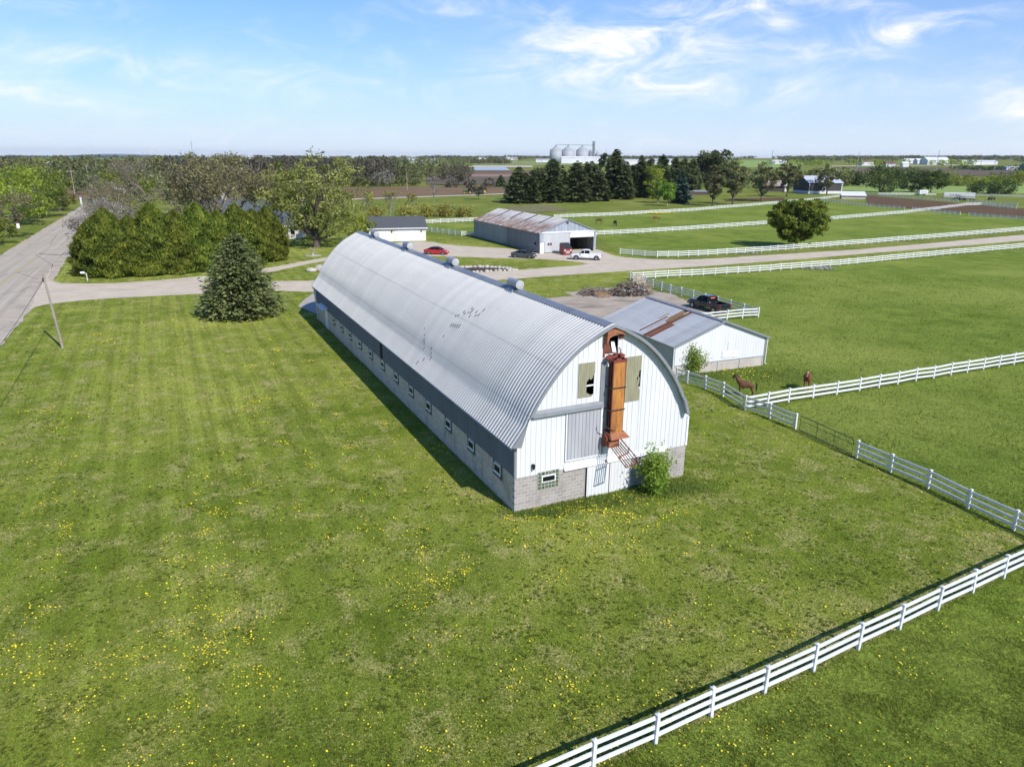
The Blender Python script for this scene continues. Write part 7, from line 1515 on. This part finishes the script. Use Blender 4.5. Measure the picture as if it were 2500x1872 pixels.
# long grass along fences and walls
def edge_s(lines):
    def f(rg,n):
        Xs=[];Ys=[]
        tot=sum(math.dist(a,b) for a,b,_ in lines)
        for a,b,s in lines:
            k=int(n*math.dist(a,b)/tot); t=rg.random(k); Xs.append(a[0]+(b[0]-a[0])*t+rg.normal(size=k)*s); Ys.append(a[1]+(b[1]-a[1])*t+rg.normal(size=k)*s)
        return np.concatenate(Xs),np.concatenate(Ys)
    return f
bl_=lambda v:(.189-math.sin(.4491)*v,35.045+math.cos(.4491)*v); bu=lambda u,v=0:(.189+math.cos(.4491)*u-math.sin(.4491)*v,35.045+math.sin(.4491)*u+math.cos(.4491)*v)
EL=[(bu(-.15,-.3),bu(-.15,52),.12),(bu(0,-.25),bu(11.6,-.25),.16),(bu(11.6,0),bu(11.6,20),.2),((-2.3,15.4),(4.81,19.04),.16),((4.81,19.04),(20.65,27.85),.15),((20.65,27.85),(33,35),.18),((22.36,43.),(27.5,31.2),.16),((15,58.7),(17.9,52),.2),((17.9,52),(20.4,47.9),.18),((20.4,47.9),(22.3,43.1),.2),((17.9,52),(58,70.5),.16),((14.3,60.6),(23.6,64.5),.25),((30,86.2),(18.7,114),.15),((18.7,114.1),(59.7,131.8),.2),((59.7,131.8),(114,162),.25)]
def eds(rg,n):
    X,Y=edge_s(EL)(rg,n); ok=~inside(barnpoly,X,Y); return X[ok],Y[ok]
blades('edge_grass',30000,eds,lambda X,Y,rg:rg.uniform(.04,.14,len(X)),lambda X,Y:.010+Y*.0003,GP,403,lambda X,Y:.35+.25*(bnoise(X,Y,2.,9)-.4),'uncut grass along the fence lines and barn walls')
WD=leafmat('weed_leaf',(.13,.20,.035),(.24,.32,.07),.5,(.32,.39,.10))
def weeds(rg,n):
    c=[(bu(8.6,-.9),1.3,.5),(bu(10.2,-1.0),1.5,.7),(bu(3.2,-.5),1.2,.35),(bu(5.4,-.8),1.0,.4),(bu(1.2,-.6),1.0,.3),((16.5,61.2),1.2,1.),((19.5,61.0),2.5,1.2),((23,61.5),2.0,1.6),((26,60.5),2.2,1.8)]
    Xs=[];Ys=[]
    for (p,sx,sy) in c: k=n//len(c); Xs.append(p[0]+rg.normal(size=k)*sx); Ys.append(p[1]+rg.normal(size=k)*sy)
    X,Y=np.concatenate(Xs),np.concatenate(Ys); ok=~inside(barnpoly,X,Y); return X[ok],Y[ok]
blades('weeds',16000,weeds,lambda X,Y,rg:rg.uniform(.06,.2,len(X)),lambda X,Y:.03+0*X,WD,404,lambda X,Y:0*X,'leafy weeds at the foot of the barn gable and the small shed')
RS=leafmat('rosette_leaf',(.085,.135,.018),(.165,.22,.032),.4,(.24,.28,.05))
def rosettes(n,seed):
    rg=np.random.default_rng(seed); X,Y=lawn_s(rg,n); c=bnoise(X,Y,1.3,31)*.5+bnoise(X,Y,.5,32)*.5; k=rg.random(len(X))<np.clip((c-.42)*2.2,.10,.75); X,Y=X[k],Y[k]; m=len(X); out=[]; vv=[]
    R0=rg.uniform(.035,.10,m)*(1+Y/110)
    for j in range(6):
        a=6.283*j/6+rg.uniform(0,1,m); dx,dy=np.cos(a),np.sin(a); l=R0*rg.uniform(.6,1.2,m); z=rg.uniform(.015,.06,m)
        q=np.stack([np.stack([X,Y,np.full(m,.03)],1),np.stack([X+dx*l*.5-dy*l*.28,Y+dy*l*.5+dx*l*.28,.03+z*.8],1),np.stack([X+dx*l,Y+dy*l,.025+z],1),np.stack([X+dx*l*.5+dy*l*.28,Y+dy*l*.5-dx*l*.28,.03+z*.8],1)],1)
        out.append(q); vv.append(np.clip(rg.normal(.4,.25,m),0,1))
    tag(np_mesh('lawn_weeds',np.concatenate(out).reshape(-1,3),4,RS,None,np.concatenate(vv)),'low broad-leaved weeds mixed through the mown lawn','weeds',kind='stuff')
rosettes(42000,405)
YD=simple('dandelion',(.80,.66,.025),.8,c2=(.68,.54,.02),scale=5)
rg=np.random.default_rng(77)
cl=[]; 
for k in range(2600):
    Y=1/(rg.uniform(1/120,1/17)); X=rg.uniform(-.76,.76)*(Y*.954+5.7)
    q1=X*math.cos(R(26))+Y*math.sin(R(26)); q2=-X*math.sin(R(26))+Y*math.cos(R(26)); b=bnoise(np.array([q1*1.0]),np.array([q2*.22]),4,21)[0]
    dens=.03+ (2.4 if (X<-2-(Y-24)*.1 and Y>22) else .16)*max(0,b-.32)*2.2
    if rg.random()<dens*.75: cl.append((X,Y,rg.uniform(.25,1.2),int(rg.exponential(8)+1)))
for (px_,py_,s,n) in ((3.5,34.8,2.0,330),(5.5,36.2,1.8,200),(1.2,33.6,1.5,110),(-4.5,44,.6,40),(7,35,1.5,90),(6,31.5,1.6,60)): 
    for q in range(n//8): cl.append((px_+rg.normal()*s,py_+rg.normal()*s*.7,.3,8))
P=[]
for X,Y,s,n in cl:
    P.append(np.stack([X+rg.normal(size=n)*s*.6,Y+rg.normal(size=n)*s*.6],1))
X,Y=rg.uniform(-.76,.76,9000),1/rg.uniform(1/120,1/17,9000); P.append(np.stack([X*Y,Y],1)[:1500])
P=np.concatenate(P); X,Y=P[:,0],P[:,1]
ok=inside(lawn_poly,X,Y)&~inside(barnpoly,X,Y)&~inside(LANE,X,Y)&~inside(PAD,X,Y)&~inside(PAD2,X,Y); q=(X-RL0.x)*rn.x+(Y-RL0.y)*rn.y; ok&=(q>RW+4.5)
ok|=inside(fore,X,Y)&(rg.random(len(X))<.5); ok|=inside(past,X,Y)&(rg.random(len(X))<.10)
X,Y=X[ok],Y[ok]; k=len(X); r_=rg.uniform(.012,.031,k)*(1+Y/70); zz=rg.uniform(.06,.11,k); tx,ty=rg.normal(size=k)*.25,rg.normal(size=k)*.25
V=np.empty((k,6,3))
for j in range(6):
    a=6.283*j/6; cx,sx=np.cos(a)*r_,np.sin(a)*r_; V[:,j]=np.stack([X+cx,Y+sx,zz+cx*tx+sx*ty],1)
tag(np_mesh('dandelions',V.reshape(-1,3),6,YD),'yellow dandelions scattered in clusters over the lawn','flowers',kind='stuff')
yl=[(50+rg.normal()*3.0,258+rg.normal()*1.6) for _ in range(500)]+[(42+rg.normal()*2.0,262+rg.normal()*1.2) for _ in range(120)]+[(20.5+rg.normal()*1.3,61.3+rg.normal()*1.2) for _ in range(90)]
A=np.array(yl); k=len(A); V=np.empty((k,6,3)); r_=np.where(A[:,1]>100,.16,.05)
for j in range(6): V[:,j]=np.stack([A[:,0]+np.cos(6.283*j/6)*r_,A[:,1]+np.sin(6.283*j/6)*r_,np.where(A[:,1]>100,.3,.15)+.1*rg.random(k)],1)
tag(np_mesh('yellow_weeds',V.reshape(-1,3),6,YD),'bright yellow flowering weeds in front of the windbreak','flowers',kind='stuff')
# ------------------------------------------------------------------ air
hm=bpy.data.materials.new('haze_air'); hm.use_nodes=True; hn=hm.node_tree; hn.nodes.remove(hn.nodes['Principled BSDF'])
pv=N(hn,'ShaderNodeVolumePrincipled'); pv.inputs['Color'].default_value=(.90,.94,1,1); pv.inputs['Density'].default_value=HAZE; pv.inputs['Anisotropy'].default_value=.2
hn.links.new(pv.outputs[0],hn.nodes['Material Output'].inputs['Volume'])
if HAZE>0: tag(MB().box(-16500,16500,-16500,16500,-70,95).build('haze',hm),'thin pale summer air over the whole countryside','haze',kind='stuff')
# ------------------------------------------------------------------ sky, sun, camera
w=bpy.data.worlds.new('World'); SC.world=w; w.use_nodes=True; nt=w.node_tree; L=nt.links; bg=nt.nodes['Background']
sk=N(nt,'ShaderNodeTexSky',sky_type='NISHITA'); sk.sun_disc=False; sk.sun_elevation=math.asin(SUN.z); sk.sun_rotation=math.atan2(SUN.x,SUN.y); sk.air_density=1.0; sk.dust_density=.6; sk.ozone_density=1.6
tc=N(nt,'ShaderNodeTexCoord').outputs['Generated']; sp=N(nt,'ShaderNodeSeparateXYZ'); L.new(tc,sp.inputs[0])
el=math_(nt,'ARCSINE',sp.outputs[2]); az=math_(nt,'ARCTAN2',sp.outputs[0],sp.outputs[1])
cmb=N(nt,'ShaderNodeCombineXYZ'); L.new(az,cmb.inputs[0]); L.new(el,cmb.inputs[1])
def lobe(px,py,rx,ry,amp,rot=0):
    a0=math.atan((px-1250)/1752*1.0/ math.cos(math.atan((385-py)/1752))); e0=math.atan((385-py)/1752)*math.cos(a0)
    a0=math.atan2((px-1250)/1752,1.0); 
    mp=mapping(nt,cmb.outputs[0],(1,1,1),(0,0,-rot),(0,0,0))
    # rotate about the lobe centre
    ca,sa=math.cos(-rot),math.sin(-rot); cx,cy=a0*ca-e0*sa,a0*sa+e0*ca
    s=N(nt,'ShaderNodeSeparateXYZ'); L.new(mp,s.inputs[0])
    dx=math_(nt,'DIVIDE',math_(nt,'SUBTRACT',s.outputs[0],cx),rx/1752); dy=math_(nt,'DIVIDE',math_(nt,'SUBTRACT',s.outputs[1],cy),ry/1752)
    return math_(nt,'MULTIPLY',math_(nt,'EXPONENT',math_(nt,'MULTIPLY',math_(nt,'ADD',math_(nt,'MULTIPLY',dx,dx),math_(nt,'MULTIPLY',dy,dy)),-1.0)),amp)
LOBES=[(1560,165,310,95,.70,.12),(1400,150,210,55,.60,.10),(1600,235,280,34,.52,-.05),(1600,90,130,30,.70,.18),(1960,15,210,38,1.15,.12),(2110,118,160,26,1.25,.14),(1830,100,34,18,.7,0),(2480,285,130,40,.9,-.3),(2480,370,120,26,.5,0),(420,190,300,38,.60,-.05),(90,245,230,28,.66,-.04),(1150,70,180,28,.40,-.08),(1950,225,260,26,.45,.0),(760,240,220,28,.34,0),(180,60,160,26,.25,.1)]
tot=None
for lb in LOBES:
    v=lobe(*lb); tot=v if tot is None else math_(nt,'ADD',tot,v)
n1=noise(nt,mapping(nt,cmb.outputs[0],(9,24,1),(0,0,R(-14))),1.0,9,.62,1.2); n2=noise(nt,mapping(nt,cmb.outputs[0],(34,70,1),(0,0,R(-22))),1.0,7,.66,.8)
nn=math_(nt,'ADD',math_(nt,'MULTIPLY',n1.outputs[0],.84),math_(nt,'MULTIPLY',n2.outputs[0],.16))
cov=math_(nt,'MULTIPLY',tot,sstep(nt,nn,.30,.76)); bgw=math_(nt,'MULTIPLY',sstep(nt,nn,.48,.74),.17)
cov=math_(nt,'MINIMUM',math_(nt,'ADD',cov,bgw),.96)
hs=N(nt,'ShaderNodeHueSaturation'); hs.inputs['Saturation'].default_value=1.0; L.new(sk.outputs[0],hs.inputs['Color'])
CLOUDV=7.6
cloud=N(nt,'ShaderNodeRGB'); cloud.outputs[0].default_value=(CLOUDV,CLOUDV*1.0,CLOUDV*1.03,1)
hz=math_(nt,'EXPONENT',math_(nt,'MULTIPLY',math_(nt,'MAXIMUM',el,0.0),-9.0))
tint=mixc(nt,1.0,hs.outputs[0],(.36,.72,1.20),'MULTIPLY')
hzc=N(nt,'ShaderNodeRGB'); hzc.outputs[0].default_value=(5.8,6.45,7.5,1)
L.new(mixc(nt,cov,mixc(nt,hz,tint,hzc.outputs[0]),cloud.outputs[0]),bg.inputs[0]); bg.inputs[1].default_value=.10
sl=bpy.data.lights.new('sun','SUN'); sl.energy=3.75; sl.angle=R(.53); sl.color=(1,.955,.88); so=bpy.data.objects.new('sun',sl); COL.objects.link(so); so.rotation_euler=SUN.to_track_quat('Z','Y').to_euler(); so.location=(60,-70,90)
F_,HOR,ROLL,HC=1752.,385.,-.008,18.4
TH=math.atan((936-HOR)/F_); C_,S_=math.cos(TH),math.sin(TH); CR,SR=math.cos(ROLL),math.sin(ROLL)
Rv=Vector((1,0,0));Uv=Vector((0,S_,C_));Fw=Vector((0,C_,-S_)); R2=Rv*CR-Uv*SR; U2=Rv*SR+Uv*CR
cd=bpy.data.cameras.new('camera'); co=bpy.data.objects.new('camera',cd); COL.objects.link(co)
co.matrix_world=Matrix(((R2.x,U2.x,-Fw.x,0),(R2.y,U2.y,-Fw.y,0),(R2.z,U2.z,-Fw.z,HC),(0,0,0,1)))
cd.sensor_fit='HORIZONTAL'; cd.sensor_width=36; cd.lens=36*F_/2500; cd.clip_start=.5; cd.clip_end=60000
SC.camera=co
vs=SC.view_settings; vs.view_transform='Standard'; vs.look='None'; vs.exposure=.53; vs.gamma=1
SC.render.engine='CYCLES'; SC.cycles.max_bounces=6; SC.cycles.diffuse_bounces=3; SC.cycles.glossy_bounces=3; SC.cycles.transmission_bounces=3; SC.cycles.transparent_max_bounces=4
